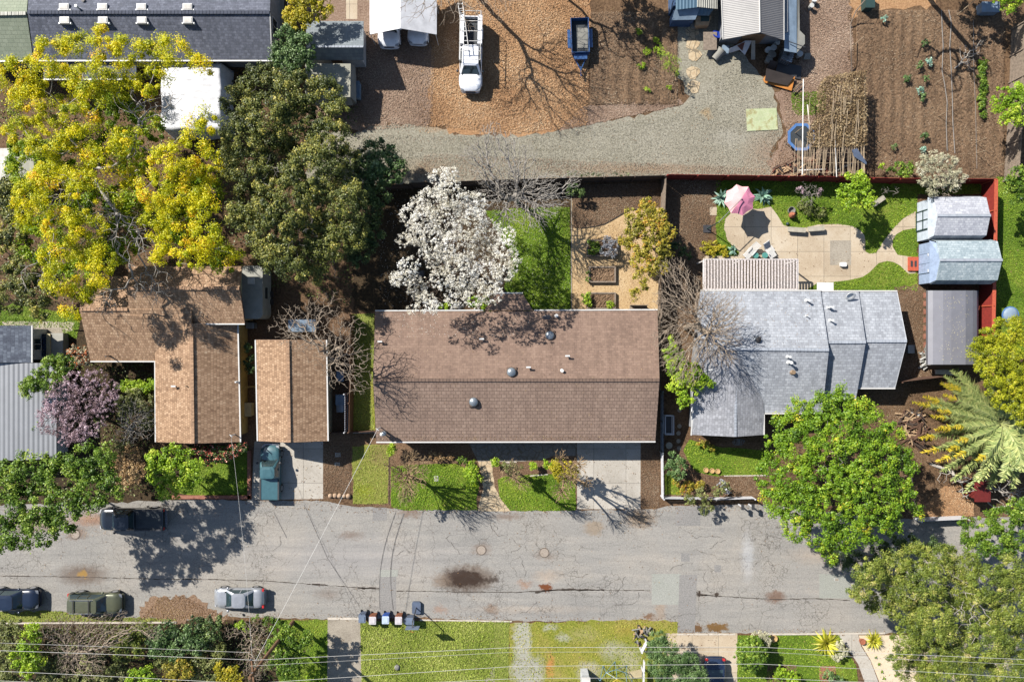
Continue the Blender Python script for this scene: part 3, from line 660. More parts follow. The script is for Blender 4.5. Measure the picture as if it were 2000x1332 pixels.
def grass(poly, dens, m, seed, excl=(), size=(.08,.16)):
    scatter('grass', poly, dens*1.8, (size[0]*1.1, size[1]*1.4), G[m], seed, excl, z=.03, flat=1.2, asp=.3, zr=.05, clump=.25)
grass(L_BACK, 150, 'grass_leaf', 1); grass(L_RIGHT, 110, 'grass_leaf', 2, [PATIO]); grass(L_FAR, 110, 'grass_leaf', 3); grass(L_RFRONT, 130, 'grass_leaf', 4); grass(L_STRIP, 130, 'grass_leaf', 5)
grass(L_F1, 70, 'grass_patchy', 6); grass(L_F2, 170, 'grass_leaf', 7); grass(L_F3, 170, 'grass_leaf', 8); grass(L_L1, 130, 'grass_leaf', 9); grass(L_L2, 130, 'grass_leaf', 10)
grass(L_VERGE, 120, 'grass_patchy', 11); grass(L_B0, 120, 'grass_leaf', 12); grass(L_B1, 190, 'grass_patchy', 13, size=(.1,.2)); grass(L_B2, 130, 'grass_patchy', 14); grass(L_B3, 42, 'grass_yellow', 15); grass(L_B4, 100, 'grass_leaf', 16)
grass([(688,614),(731,612),(733,845),(686,845)], 70, 'grass_patchy', 17)
def chips(poly, dens, m, seed, size=(.05,.13), excl=(), z=.04, name='wood_chips'):
    scatter(name, poly, dens*2.8, (size[0]*.85, size[1]*.95), G[m], seed, excl, z=z, flat=.6, asp=.5, zr=.03)
chips([(845,-20),(1150,-20),(1148,245),(1000,262),(840,246)], 60, 'chips_orange', 21, (.07,.2)); chips([(700,60),(850,60),(845,246),(700,256)], 60, 'chips_pink', 22, (.06,.17))
chips([(1150,210),(1330,195),(1334,205),(1100,255)], 80, 'chips_pink', 23); chips([(1565,0),(1660,0),(1685,340),(1505,340),(1536,262),(1530,190)], 55, 'chips_pink', 24, (.06,.16))
chips([(1152,24),(1324,24),(1324,206),(1152,206)], 28, 'chips_brown', 25, (.06,.18), z=.1); chips([(1672,20),(1962,20),(1962,346),(1672,346)], 20, 'chips_brown', 26, (.06,.16), z=.1)
chips(BED, 90, 'chips_brown', 27); chips([(1303,348),(1400,348),(1384,455),(1362,620),(1303,620)], 90, 'chips_brown', 28)
chips([(272,1210),(310,1166),(360,1162),(430,1200),(345,1211)], 70, 'litter', 29); chips([(1252,864),(1287,864),(1287,990),(1252,990)], 80, 'chips_brown', 30)
chips([(1745,560),(1812,560),(1826,740),(1742,755),(1775,665)], 70, 'chips_brown', 31); chips([(1690,750),(1890,750),(1890,1010),(1750,1010)], 30, 'chips_brown', 32); chips([(1835,955),(1900,930),(1902,1008),(1805,1008)], 90, 'chips_orange', 33)
chips([(632,868),(684,868),(684,970),(632,970)], 70, 'chips_brown', 34); chips([(1302,928),(1488,928),(1488,968),(1302,968)], 60, 'chips_brown', 35, excl=[L_STRIP])
chips([(1116,450),(1286,412),(1286,604),(1116,604)], 25, 'chips_orange', 36, (.03,.09)); chips([(700,262),(1000,268),(1320,225),(1450,110),(1530,240),(1500,340),(1100,346),(720,350)], 34, 'stones', 37, (.05,.12), name='gravel')
chips([(830,300),(1500,330),(1500,346),(800,356)], 40, 'chips_pink', 38, name='wood_chips'); chips([(0,985),(185,990),(250,1000),(230,1040),(100,1060),(0,1060)], 12, 'chips_orange', 39, (.04,.1), name='leaf_litter')

# understory that nobody could count
leaf_mat('cover_leaf', [(.0,(40,52,20)),(.4,(78,92,38)),(.75,(116,126,58)),(1,(160,160,90))], .2, k=.6)
def cover_plants(poly, dens, seed, z=.1, zr=.5, excl=(), size=(.12,.26), mat='cover_leaf', nm='ground_cover'): scatter(nm, poly, dens, size, G[mat], seed, excl, z=z, flat=1.0, asp=.6, zr=zr, clump=.3)
cover_plants([(-20,1219),(640,1212),(640,1345),(-20,1345)], 60, 301, excl=[L_B0]); cover_plants([(0,160),(300,160),(300,125),(700,210),(690,600),(520,560),(240,520),(150,600),(0,590)], 22, 302, excl=[(310,118),(438,118),(438,262),(310,262)] and [[(310,118),(438,118),(438,262),(310,262)]])
cover_plants([(112,705),(303,705),(303,870),(330,960),(120,980),(110,890)], 40, 303); cover_plants([(1490,860),(1700,800),(1800,1000),(1900,1016),(1700,1010),(1480,975)], 10, 304)

EDGE = [(-10,1190),(430,1196),(640,1198),(1320,1206),(1330,1228),(1730,1228),(1730,1240),(1320,1240),(1310,1218),(640,1212),(-10,1216)]
for i, (po, de) in enumerate((([(-10,-10),(2010,-10),(2010,860),(-10,860)], 2.0), ([(480,860),(1500,860),(1500,985),(480,975)], 5.0), (EDGE, 22.0), ([(480,972),(640,972),(690,984),(1290,988),(1500,980),(1500,994),(1290,1004),(690,1002),(480,988)], 18.0), ([(640,1240),(2010,1240),(2010,1340),(640,1340)], 4.0), ([(100,990),(1700,1000),(1700,1200),(-10,1200)], .8), ([(280,985),(500,985),(480,1020),(300,1010)], 8.0), ([(1120,995),(1300,995),(1280,1035),(1130,1030)], 9.0))):
    scatter('fallen_leaves', po, de, (.05,.13), G['litter'], 320+i, z=.045, flat=.6, asp=.6, zr=.02)

scatter('wood_chips', [(700,235),(1340,195),(1345,215),(1130,262),(1000,285),(880,285),(700,275)], 16, (.05,.13), G['chips_pink'], 340, z=.05, flat=.6, asp=.5, zr=.02)
scatter('wood_chips', [(820,60),(860,60),(860,262),(820,262)], 26, (.06,.16), G['chips_orange'], 341, z=.05, flat=.6, asp=.5, zr=.02); scatter('fallen_leaves', [(1500,240),(1560,240),(1530,345),(1470,345)], 30, (.05,.12), G['litter'], 342, z=.05, flat=.6, asp=.5)
scatter('fallen_petals', [(740,360),(1120,360),(1120,604),(740,604)], 9, (.04,.08), G['white_petal'], 343, z=.07, flat=.5, asp=.7)
# ================================================================== BUILDINGS
shingle_mat('shingle_brown_x', [(.1, C(122,101,89)), (.5, C(150,125,110)), (.9, C(170,144,127))], 'x', row=.22, wid=.38, line=.18, bw=.3)
shingle_mat('shingle_brown_low', [(.1, C(134,113,101)), (.5, C(160,136,121)), (.9, C(180,156,140))], 'x', row=.30, wid=.42, line=.55, bw=.25, bump=.015)  # stronger courses; lower slope coloured lighter to soften its shading
shingle_mat('shingle_tan_x', [(.1, C(140,110,86)), (.5, C(186,152,122)), (.75, C(200,168,138)), (1, C(232,210,180))], 'x', row=.23, wid=.22, patch=.2, line=.45, bw=.5, bump=.01)
shingle_mat('shingle_tan_y', [(.1, C(140,110,86)), (.5, C(186,152,122)), (.75, C(200,168,138)), (1, C(232,210,180))], 'y', row=.23, wid=.22, patch=.2, line=.45, bw=.5, bump=.01)
shingle_mat('shingle_grey_x', [(.1, C(150,153,160)), (.5, C(180,184,191)), (.9, C(206,209,215)), (1, C(222,224,228))], 'x', row=.24, wid=.36, patch=.15)
shingle_mat('shingle_grey_y', [(.1, C(146,147,152)), (.5, C(174,175,181)), (.9, C(198,199,205)), (1, C(216,216,222))], 'y', row=.24, wid=.36, patch=.15)
shingle_mat('shingle_slate_x', [(.2, C(92,96,108)), (.5, C(112,116,130)), (.8, C(132,136,150))], 'x', row=.2, wid=.3)
shingle_mat('shingle_green_x', [(.1, C(146,156,134)), (.5, C(160,168,146)), (.9, C(176,184,162))], 'x', row=.3, wid=.5)
shingle_mat('shingle_slate_y', [(.2, C(84,90,104)), (.5, C(112,120,134)), (.8, C(140,148,160))], 'y', row=.3, wid=.3)
shingle_mat('shingle_shed_x', [(.1, C(124,132,138)), (.5, C(142,150,154)), (.9, C(160,166,170))], 'x', row=.2, wid=.4)
shingle_mat('shingle_blue_x', [(.2, C(150,166,174)), (.5, C(178,192,198)), (.8, C(204,214,218))], 'x', row=.2, wid=.3)
shingle_mat('shingle_white_x', [(.2, C(176,178,188)), (.5, C(202,204,212)), (.8, C(224,226,230))], 'x', row=.2, wid=.3)
rib_mat('metal_grey_y', C(168,170,174), 'x', pitch=.42, depth=.03, dirt=.06)
rib_mat('metal_white_y', C(206,202,198), 'y', pitch=.16, depth=.03, dirt=.08)
rib_mat('metal_grey_x', C(142,140,142), 'y', pitch=.16, depth=.03, dirt=.1)
rib_mat('metal_old_x', C(176,176,166), 'x', pitch=.2, depth=.03, dirt=.25)
rib_mat('metal_blue_x', C(96,128,150), 'x', pitch=.3, depth=.02, dirt=.1)
mt('wall_cream', C(206,190,150), .8); mt('wall_yellow', C(190,160,96), .8); mt('wall_white', C(214,216,220), .7); mt('wall_grey', C(150,152,156), .8)
mt('wall_brown', C(120,90,72), .8); mt('wall_blue', C(150,170,200), .7); mt('wall_darkblue', C(70,100,140), .7); mt('gutter_white', C(232,230,226), .4, var=.04)
mt('trim_brown', C(110,84,70), .7); mt('vent_white', C(236,236,234), .4, var=.03); mt('vent_steel', C(176,184,190), .3, .6); mt('vent_rust', C(150,126,100), .6)
mt('pipe_dark', C(60,56,56), .6); glass('window_glass'); glass('skylight_glass', (.25,.32,.42,1), .15); mt('door_paint', C(150,120,90), .6)
mt('roof_flat_tan', C(176,174,158), .85, scale=1.2, bump=.005); mt('roof_white', C(228,222,214), .8); mt('canvas_grey', C(150,148,140), .85, scale=1)
mt('ridge_dark', C(122,100,87), .9, var=.2, scale=3); mt('ridge_tan', C(182,146,116), .9, var=.2, scale=3); mt('ridge_grey', C(176,182,192), .9); mt('ridge_slate', C(70,76,92), .9)

class House(Thing):
    def __init__(s, name, label, cat, px, py, group=None):
        x, y, _ = W(px, py, 2.6); Thing.__init__(s, name, label, cat, (x, y, 0), group=group); s.roof0 = None
    def plane(s, pts, mat, t=.14, name='roof'):
        """pts: (px,py,h) corners of a roof plane"""
        o = s.part(name, MB().slab([W(*p) for p in pts], t), G[mat], world=True)
        if s.roof0 is None: s.roof0 = o
        return o
    def walls(s, pts, top, mat='wall_cream', z0=0, name='wall'):
        """footprint given at eave height (px,py)"""
        P = [W(px, py, top)[:2] for px, py in pts]
        s.fp = P; return s.part(name, MB().prism(P, z0, top-.12), G[mat], world=True)
    def gable(s, a, b, c, mat='wall_cream'):
        """triangular wall a-b eaves, c apex (px,py,h)"""
        A, B, Cc = WV(*a), WV(*b), WV(*c); n = (B-A).cross(Cc-A).normalized()*.06
        mb = MB().add([A-n, B-n, Cc-n, A+n, B+n, Cc+n], [(0,1,2),(5,4,3),(0,3,4,1),(1,4,5,2),(2,5,3,0)])
        return s.part('gable', mb, G[mat], world=True)
    def gutter(s, a, b, w=.11, mat='gutter_white', dz=.0, name='gutter'):
        A = WV(*a); B = WV(*b); A.z -= dz; B.z -= dz
        return s.part(name, MB().bar(A, B, w, .1), G[mat], world=True)
    def ridge(s, a, b, mat, w=.3):
        A = WV(*a); B = WV(*b); A.z += .03; B.z += .03; mb = MB(); n = max(1, int((B-A).length/.3)); d = (B-A)/n
        for i in range(n): mb.bar(A+d*i, A+d*(i+.93)+Vector((0,0,.02)), w, .05)
        return s.part('ridge_cap', mb, G[mat], world=True)
    def window(s, edge, f, w=1.4, h=1.1, z=.95, kind='window', mat=None):
        """on footprint edge number, fraction along"""
        P = s.fp; a = Vector((*P[edge], 0)); b = Vector((*P[(edge+1) % len(P)], 0)); d = (b-a).normalized(); n = Vector((d.y, -d.x, 0))
        ar = sum(P[i][0]*P[(i+1) % len(P)][1]-P[(i+1) % len(P)][0]*P[i][1] for i in range(len(P)))
        if ar < 0: n = -n
        c = a+(b-a)*f; mb = MB()
        for x0, x1, z0, z1 in ((-w/2-.06, w/2+.06, z-.06, z), (-w/2-.06, w/2+.06, z+h, z+h+.06), (-w/2-.06, -w/2, z, z+h), (w/2, w/2+.06, z, z+h), (-.02, .02, z, z+h)):
            p = c+d*((x0+x1)/2)+n*.02; mb.bar(p+Vector((0,0,z0)), p+Vector((0,0,z1)), abs(x1-x0), .09, up=tuple(n))
        o = s.part(kind, mb, G['gutter_white'], world=True)
        g = MB().quad(*[tuple(c+d*i+n*.03+Vector((0,0,k))) for i, k in ((-w/2,z),(w/2,z),(w/2,z+h),(-w/2,z+h))])
        s.part('pane' if kind == 'window' else 'leaf', g, G[mat or 'window_glass'], parent=o, world=True)
    def door(s, edge, f, w=.95, h=2.05, mat='door_paint'):
        P = s.fp; a = Vector((*P[edge], 0)); b = Vector((*P[(edge+1) % len(P)], 0)); d = (b-a).normalized(); n = Vector((d.y, -d.x, 0))
        ar = sum(P[i][0]*P[(i+1) % len(P)][1]-P[(i+1) % len(P)][0]*P[i][1] for i in range(len(P)))
        if ar < 0: n = -n
        c = a+(b-a)*f+n*.03; o = s.part('door', MB().bar(c+Vector((0,0,.04)), c+Vector((0,0,h)), w, .08, up=tuple(n)), G[mat], world=True)
        p = c+d*(w*.38)+n*.06+Vector((0,0,1)); s.part('handle', MB().bar(p, p+d*.1, .04), G['vent_steel'], parent=o, world=True)
    def tvent(s, px, py, h, r=.05, ht=.4):
        x, y, z = W(px, py, h+ht*.5); z = h; mb = MB().tube([(x,y,z-.25),(x,y,z+ht)], r, 10).bar((x-.2,y,z+ht),(x+.2,y,z+ht), .13, .1)
        s.part('vent_pipe', mb, G['vent_white'], parent=s.roof0, world=True)
    def pipe(s, px, py, h, r=.06, ht=.3, mat='vent_white'):
        x, y, z = W(px, py, h+ht*.5); z = h; mb = MB().lathe([(r*2.2,z-.12),(r*1.7,z+.04),(r,z+.1),(r,z+ht-.05),(r*1.5,z+ht-.05),(r*1.5,z+ht)], (x,y,0), 12)
        s.part('vent_pipe', mb, G[mat], parent=s.roof0, world=True)
    def dome(s, px, py, h, r=.42, mat='vent_steel'):
        x, y, z = W(px, py, h+.2); z = h
        mb = MB().box(x-r*1.05,y-r*1.05,z-.1,x+r*1.05,y+r*1.05,z+.05)
        s.part('flashing', mb, G['ridge_dark'], parent=s.roof0, world=True)
        s.part('turbine_vent', MB().lathe([(r*.8,z+.0),(r*.85,z+.12),(r*1.0,z+.14),(r*.93,z+.24),(r*.7,z+.33),(r*.35,z+.39),(.02,z+.41)], (x,y,0), 20), G[mat], parent=s.roof0, world=True, smooth=True)
    def skylight(s, px, py, h, w=.8, d=.55, tilt=0, mat='roof_white'):
        x, y, z = W(px, py, h+.1); z = h
        s.part('skylight', MB().box(x-w/2,y-d/2,z-.15,x+w/2,y+d/2,z+.14), G['gutter_white'], parent=s.roof0, world=True)
        s.part('skylight_lens', MB().box(x-w/2+.06,y-d/2+.06,z+.1,x+w/2-.06,y+d/2-.06,z+.17), G[mat], parent=s.roof0, world=True)
        for q in (x-w/2-.14, x+w/2+.03): s.part('skylight_clip', MB().box(q,y-d/2-.03,z-.15,q+.11,y-d/2+.1,z+.08), G['vent_white'], parent=s.roof0, world=True)

# ---- the long brown roofed house
h1 = House('ranch_house', 'long low house with a plain brown shingle gable roof in the middle of the block', 'house', 1008, 742)
E, R = 2.7, 4.25
h1.walls([(742,625),(1270,625),(1270,848),(748,848)], E-.05, 'wall_cream')
h1.plane([(733,609,E),(729,742,R),(1288,742,R),(1284,607,E)], 'shingle_brown_x')
h1.plane([(729,742,R),(735,862,E),(1280,861,E),(1288,742,R)], 'shingle_brown_low')
h1.plane([(946,606.5,E-.02),(966,574,2.35),(1021,574,2.35),(1041,606.5,E-.02)], 'shingle_brown_x', name='porch_roof')
for x in (972, 1016): h1.part('post', MB().bar((*W(x,580,2.2)[:2], 0), (*W(x,580,2.2)[:2], 2.2), .12), G['trim_brown'], world=True)
h1.ridge((729,742,R), (1288,742,R), 'ridge_dark')
for a, b in (((735,863.5,E),(1280,862.5,E)), ((733,607,E),(944,606,E)), ((1043,606,E),(1284,605,E)), ((966,572.5,2.35),(1021,572.5,2.35))): h1.gutter(a, b)
for a, b in (((733,609,E),(729,742,R)), ((729,742,R),(735,862,E)), ((1284,607,E),(1288,742,R)), ((1288,742,R),(1280,861,E))): h1.gutter(a, b, .06, 'trim_brown', .08, 'barge_board')
h1.gable((742,625,E-.2),(748,848,E-.2),(736,742,R-.2)); h1.gable((1270,625,E-.2),(1270,848,E-.2),(1276,742,R-.2))
h1.window(0,.2); h1.window(0,.7, 2.0, 2.0, .1); h1.window(2,.62); h1.window(2,.85, 1.8); h1.door(2,.48); h1.window(1,.4); h1.window(3,.5)
h1.part('garage_door', MB().box(*[W(1130,849.5,2.6)[0], W(1130,849.3,2.6)[1]-.05, 0], *[W(1248,849,2.6)[0], W(1248,849,2.6)[1]+.02, 2.15]), G['wall_white'], world=True)
def rh(y):   # height of the brown roof at photo row y
    return R-(R-E)*(abs(y-742)/(133 if y < 742 else 120))
for x, y in ((743,667),(941,662),(1108,695),(1032,717)): h1.tvent(x, y, rh(y), .06, .45)
h1.pipe(1098,724,rh(724),.09,.3); h1.dome(999,727,rh(727)); h1.dome(925,785,rh(785)); h1.dome(1074,655,rh(655)); h1.pipe(1087,617,rh(617),.1,.3)
def mast(T, px, py, h, roof):
    x, y, _ = W(px, py, h+.6); T.part('service_mast', MB().tube([(x,y,h-.3),(x,y,h+1.5)], .05, 8).bar((x-.12,y+.1,h+1.45),(x+.12,y-.1,h+1.45), .05), G['vent_white'], parent=roof, world=True)
    return (x, y, h+1.45)
m1 = mast(h1, 741, 836, rh(836), h1.roof0)
x, y, _ = W(752, 845, 3.4)
h1.part('flue', MB().lathe([(.1,2.6),(.1,3.7),(.2,3.72),(.24,3.85),(.2,4.0),(.05,4.05)], (x,y,0), 14), G['vent_steel'], parent=h1.roof0, world=True, smooth=True)
h1.part('flue', MB().lathe([(.07,2.6),(.07,3.4),(.17,3.42),(.17,3.6),(.03,3.65)], (x-.25,y-.12,0), 14), G['vent_white'], parent=h1.roof0, world=True, smooth=True)
# dish on the back eave
x, y, _ = W(1068, 618, 3.4); db = MB().lathe([(.02,0),(.22,.03),(.4,.11),(.42,.12),(.4,.14),(.2,.06),(.02,.04)], n=22)
db.xf(Matrix.Translation((x, y, 3.35)) @ Matrix.Rotation(math.radians(62), 4, 'X') @ Matrix.Rotation(.3, 4, 'Z'))
ds = h1.part('satellite_dish', db, G['vent_steel'], parent=h1.roof0, world=True, smooth=True)
h1.part('dish_arm', MB().tube([(x,y,2.8),(x,y,3.3)], .03).tube([(x,y,3.3),(x,y+.45,3.5)], .015), G['pipe_dark'], parent=h1.roof0, world=True)

# ---- the tan shingled house on the left
h2 = House('tan_house', 'L shaped tan shingled house left of the narrow garage', 'house', 375, 720)
e, r2, r3 = 2.6, 4.1, 4.7
h2.walls([(312,700),(312,852),(462,852),(462,610),(182,615),(184,695),(312,695)], e-.1, 'wall_yellow')
h2.plane([(303,707,e),(304,863,e),(377,866,r2),(374,632,r2),(345,632,r2-.5),(303,660,e+.3)], 'shingle_tan_y')
h2.plane([(374,632,r2),(377,866,r2),(470,863,e),(465,632,e)], 'shingle_tan_y')
h2.plane([(155,604,r2),(177,705,e),(304,705,e),(345,660,e+.7),(374,632,r2),(374,604,r2)], 'shingle_tan_x')
h2.plane([(155,604,r2),(374,604,r2),(374,540,e+.4),(165,540,e+.4)], 'shingle_tan_x')
h2.plane([(247,563,r3),(256,632,3.6),(478,632,3.6),(468,563,r3)], 'shingle_tan_x')
h2.plane([(247,563,r3),(468,563,r3),(472,520,3.8),(252,520,3.8)], 'shingle_tan_x')
h2.walls([(262,530),(262,624),(464,624),(464,530)], 3.5, 'wall_cream')
h2.ridge((374,632,r2), (377,866,r2), 'ridge_tan'); h2.ridge((247,563,r3), (468,563,r3), 'ridge_tan'); h2.ridge((156,604,r2), (250,604,r2), 'ridge_tan')
for a, b in (((303,707,e),(304,863,e)), ((470,863,e),(465,634,e)), ((177,706,e),(304,706,e)), ((256,633,3.6),(478,633,3.6))): h2.gutter(a, b)
for a, b in (((304,863,e),(377,866,r2)), ((377,866,r2),(470,863,e)), ((478,632,3.6),(468,563,r3)), ((155,604,r2),(177,705,e))): h2.gutter(a, b, .06, 'trim_brown', .08, 'barge_board')
h2.gable((309,857,e-.15),(465,857,e-.15),(377,859,r2-.15), 'wall_yellow')
h2.walls([(312,700),(312,852),(462,852),(462,610),(182,615),(184,695),(312,695)], .3, 'wall_brown', name='plinth')
h2.window(2,.3,1.2,1.1,.9); h2.window(2,.6,1.2,1.1,.9); h2.door(2,.75); h2.window(1,.3,1.6); h2.window(1,.75,1.6); h2.window(5,.5,1.6)
h2.skylight(359,603,3.75,.75,.8,mat='skylight_glass')
def h2h(x): return r2-(r2-e)*abs(x-375)/73
h2.tvent(341,754,h2h(341),.05,.4); h2.pipe(364,754,h2h(364),.04,.25,'vent_rust'); h2.pipe(461,746,e+.3,.05,.3); h2.pipe(210,696,e+.3,.04,.6,'pipe_dark')
m2 = mast(h2, 459, 848, h2h(455)-.3, h2.roof0)

h3 = House('garage', 'narrow tan shingled garage with the teal pickup parked before it', 'garage', 571, 763)
r4 = 3.7
h3.walls([(508,672),(634,672),(634,852),(508,852)], e-.1, 'wall_cream')
h3.plane([(499,664,e),(503,861,e),(565,864,r4),(562,664,r4)], 'shingle_tan_y'); h3.plane([(562,664,r4),(565,864,r4),(641,861,e),(638,664,e)], 'shingle_tan_y')
h3.ridge((562,664,r4), (565,864,r4), 'ridge_tan')
for a, b in (((499,664,e),(503,861,e)), ((641,861,e),(638,664,e))): h3.gutter(a, b)
for a, b in (((503,861,e),(565,864,r4)), ((565,864,r4),(641,861,e)), ((499,664,e),(562,664,r4)), ((562,664,r4),(638,664,e))): h3.gutter(a, b, .06, 'trim_brown', .08, 'barge_board')
h3.gable((508,854,e-.15),(634,854,e-.15),(565,857,r4-.15)); h3.gable((508,672,e-.15),(634,672,e-.15),(562,672,r4-.15))
a = W(522,852.8,2.5); b = W(620,852,2.5); h3.part('garage_door', MB().box(a[0], a[1]-.06, 0, b[0], a[1]+.02, 2.1), G['wall_white'], world=True)
h3.window(1,.4,.9,.8,1.2)

# ---- pale grey house on the right
h4 = House('grey_house', 'pale grey shingled house with stepped roof sections beside the white pergola', 'house', 1560, 690)
h4.walls([(1378,580),(1608,580),(1680,580),(1742,580),(1735,745),(1660,745),(1600,765),(1600,790),(1485,790),(1485,838),(1358,838),(1364,700)], 2.25, 'wall_grey')
A_, B_, C_ = 4.3, 3.8, 3.35
h4.plane([(1368,569,2.7),(1362,681,A_),(1619,683,A_),(1603,569,2.7)], 'shingle_grey_x')
h4.plane([(1436,681,A_),(1619,683,A_),(1606,806,2.7),(1490,806,2.7),(1490,790,2.75)], 'shingle_grey_x')
h4.plane([(1362,681,A_),(1351,849,2.6),(1436,853,3.5),(1436,681,A_)], 'shingle_grey_y'); h4.plane([(1436,681,A_),(1436,853,3.5),(1492,849,2.7),(1492,745,2.9)], 'shingle_grey_y')
h4.plane([(1601,570,2.55),(1616,668,B_),(1691,668,B_),(1677,570,2.55)], 'shingle_grey_x'); h4.plane([(1616,668,B_),(1603,778,2.35),(1672,778,2.35),(1691,668,B_)], 'shingle_grey_x')
h4.plane([(1674,570,2.4),(1688,666,C_),(1771,666,C_),(1752,570,2.4)], 'shingle_grey_x'); h4.plane([(1688,666,C_),(1670,757,2.2),(1748,757,2.2),(1771,666,C_)], 'shingle_grey_x')
h4.ridge((1362,681,A_), (1619,683,A_), 'ridge_grey', .25); h4.ridge((1616,668,B_), (1691,668,B_), 'ridge_grey', .25); h4.ridge((1688,666,C_), (1771,666,C_), 'ridge_grey', .25); h4.ridge((1436,700,4.05), (1436,853,3.5), 'ridge_grey', .2)
for a, b in (((1368,567.5,2.7),(1603,567.5,2.7)), ((1603,568.5,2.55),(1677,568.5,2.55)), ((1677,568.5,2.4),(1752,568.5,2.4)), ((1670,758.5,2.2),(1748,758.5,2.2)), ((1490,807.5,2.7),(1606,807.5,2.7)), ((1492,849,2.7),(1492,806,2.7)), ((1350,850,2.6),(1355,780,3.2)), ((1603,779,2.35),(1672,779,2.35))): h4.gutter(a, b)
h4.gutter((1752,570,2.4),(1771,666,C_), .06, 'wall_white', .05, 'barge_board'); h4.gutter((1771,666,C_),(1748,757,2.2), .06, 'wall_white', .05, 'barge_board')
for (xa, ya, za, xb, yb, zb, dn) in ((1603,569,2.7,1619,683,A_,.5),(1619,683,A_,1606,806,2.7,1.1),(1677,570,2.55,1691,668,B_,.5),(1691,668,B_,1672,778,2.35,.7)):
    a = WV(xa,ya,za-.1); b = WV(xb,yb,zb-.1); h4.part('step_wall', MB().add([a+Vector((.0,0,0)),b,b-Vector((0,0,dn)),a-Vector((0,0,dn)),a-Vector((.08,0,0)),b-Vector((.08,0,0)),b-Vector((.08,0,dn)),a-Vector((.08,0,dn))],[(0,1,2,3),(7,6,5,4),(0,4,5,1),(3,2,6,7),(1,5,6,2),(0,3,7,4)]), G['wall_grey'], world=True)
h4.gable((1358,843,2.5),(1485,843,2.5),(1436,846,3.35),'wall_white')
h4.window(0,.3,2,1.9,.1); h4.window(0,.7); h4.window(9,.5,1.8); h4.window(10,.4,1.2); h4.door(7,.5); h4.window(3,.5)
for x, y, z in ((1578,587,3.05),(1624,626,3.3),(1541,697,4.15)): h4.pipe(x, y, z, .08, .55)
h4.tvent(1622,600,3.0,.08,.5); h4.pipe(1543,708,4.0,.1,.6); h4.pipe(1549,727,3.75,.12,.3,'vent_rust'); h4.pipe(1480,664,4.05,.17,.2,'vent_steel'); h4.pipe(1619,601,3.0,.07,.4); h4.tvent(1386,722,3.7,.05,.4); h4.pipe(1576,617,3.4,.04,.4)
h4.dome(1481,664,4.0,.27,'pipe_dark')
x, y, _ = W(1664, 577, 3.4); db = MB().lathe([(.02,0),(.22,.03),(.4,.11),(.43,.12),(.4,.14),(.2,.06),(.02,.04)], n=22); db.xf(Matrix.Translation((x, y, 3.1)) @ Matrix.Rotation(math.radians(40), 4, 'X'))
h4.part('satellite_dish', db, G['vent_white'], parent=h4.roof0, world=True, smooth=True); h4.part('dish_arm', MB().tube([(x,y,2.4),(x,y,3.1)], .03).tube([(x,y,3.1),(x-.4,y+.1,3.3)], .015), G['pipe_dark'], parent=h4.roof0, world=True)
h4.part('porch_slope', MB().slab([W(1350,790,2.6), W(1357,790,2.9), W(1357,838,2.8), W(1350,835,2.5)], .05), G['wall_white'], world=True)

# pergola
def pergola():
    c = W(1465, 536, 2.4); T = Thing('pergola', 'white slatted pergola over the patio against the pale grey house', 'pergola', (c[0], c[1], 0))
    z = 2.45; x0, y0, _ = W(1374,507,z); x1, y1, _ = W(1558,565,z); mt('pergola_paint', C(236,230,226), .6, var=.15, scale=6)
    f = MB()
    for y in (y0, y1): f.bar((x0,y,z),(x1,y,z), .1, .16)
    for x in (x0, x1, W(1448,507,z)[0]): f.bar((x,y0,z-.01),(x,y1,z-.01), .1, .14)
    T.part('frame', f, G['pergola_paint'], world=True)
    n = 31; sl = MB(); mt('slat_worn', C(226,214,208), .7, var=.3, scale=9)
    for i in range(n):
        x = x0+(x1-x0)*(i+.5)/n; sl.bar((x,y0+.06,z+.1),(x,y1-.06,z+.1), .165, .03)
    T.part('slats', sl, G['slat_worn'], world=True)
    for px in (1376, 1448, 1556):
        q = W(px, 509, z); T.part('post', MB().bar((q[0],q[1],0),(q[0],q[1],z-.08), .1), G['pergola_paint'], world=True)
    mt('slate_deck', C(110,96,86), .9); a = W(1374,507,0); b = W(1558,567,0)
pergola()
aw = House('awning', 'small white flat awning on the patio wall right of the pergola', 'awning', 1611, 560)
aw.plane([(1596,552,2.3),(1628,552,2.3),(1628,568,2.4),(1596,568,2.4)], 'gutter_white', .06, 'cover'); aw.part('bracket', MB().bar(WV(1598,554,2.15), WV(1598,568,1.9), .04).bar(WV(1626,554,2.15), WV(1626,568,1.9), .04), G['vent_steel'], world=True)

# ---- top left building
h5 = House('long_building', 'long slate grey shingled building with two rows of skylights, top left', 'building', 290, 40)
h5.walls([(62,-60),(525,-60),(525,106),(70,106)], 2.9, 'wall_grey')
h5.plane([(54,25,4.6),(67,118,3.0),(531,118,3.0),(527,25,4.6)], 'shingle_slate_x'); h5.plane([(54,25,4.6),(527,25,4.6),(531,-80,2.9),(60,-80,2.9)], 'shingle_slate_x')
h5.plane([(85,117,2.85),(85,155,2.4),(266,155,2.4),(266,117,2.85)], 'shingle_slate_x', name='porch_roof')
h5.ridge((54,25,4.6), (527,25,4.6), 'ridge_slate')
h5.gutter((67,119.5,3.0),(531,119.5,3.0)); h5.gutter((85,156,2.4),(266,156,2.4)); h5.gutter((527,25,4.6),(531,118,3.0), .08, 'gutter_white', .05, 'barge_board')
for x, y in ((90,152),(175,152),(260,152)): h5.part('post', MB().bar((*W(x,y,2.3)[:2],0), (*W(x,y,2.3)[:2],2.3), .1), G['trim_brown'], world=True)
for x in (125,200,276,366):
    h5.skylight(x, 14, 4.45); h5.skylight(x+1, 40, 4.4)
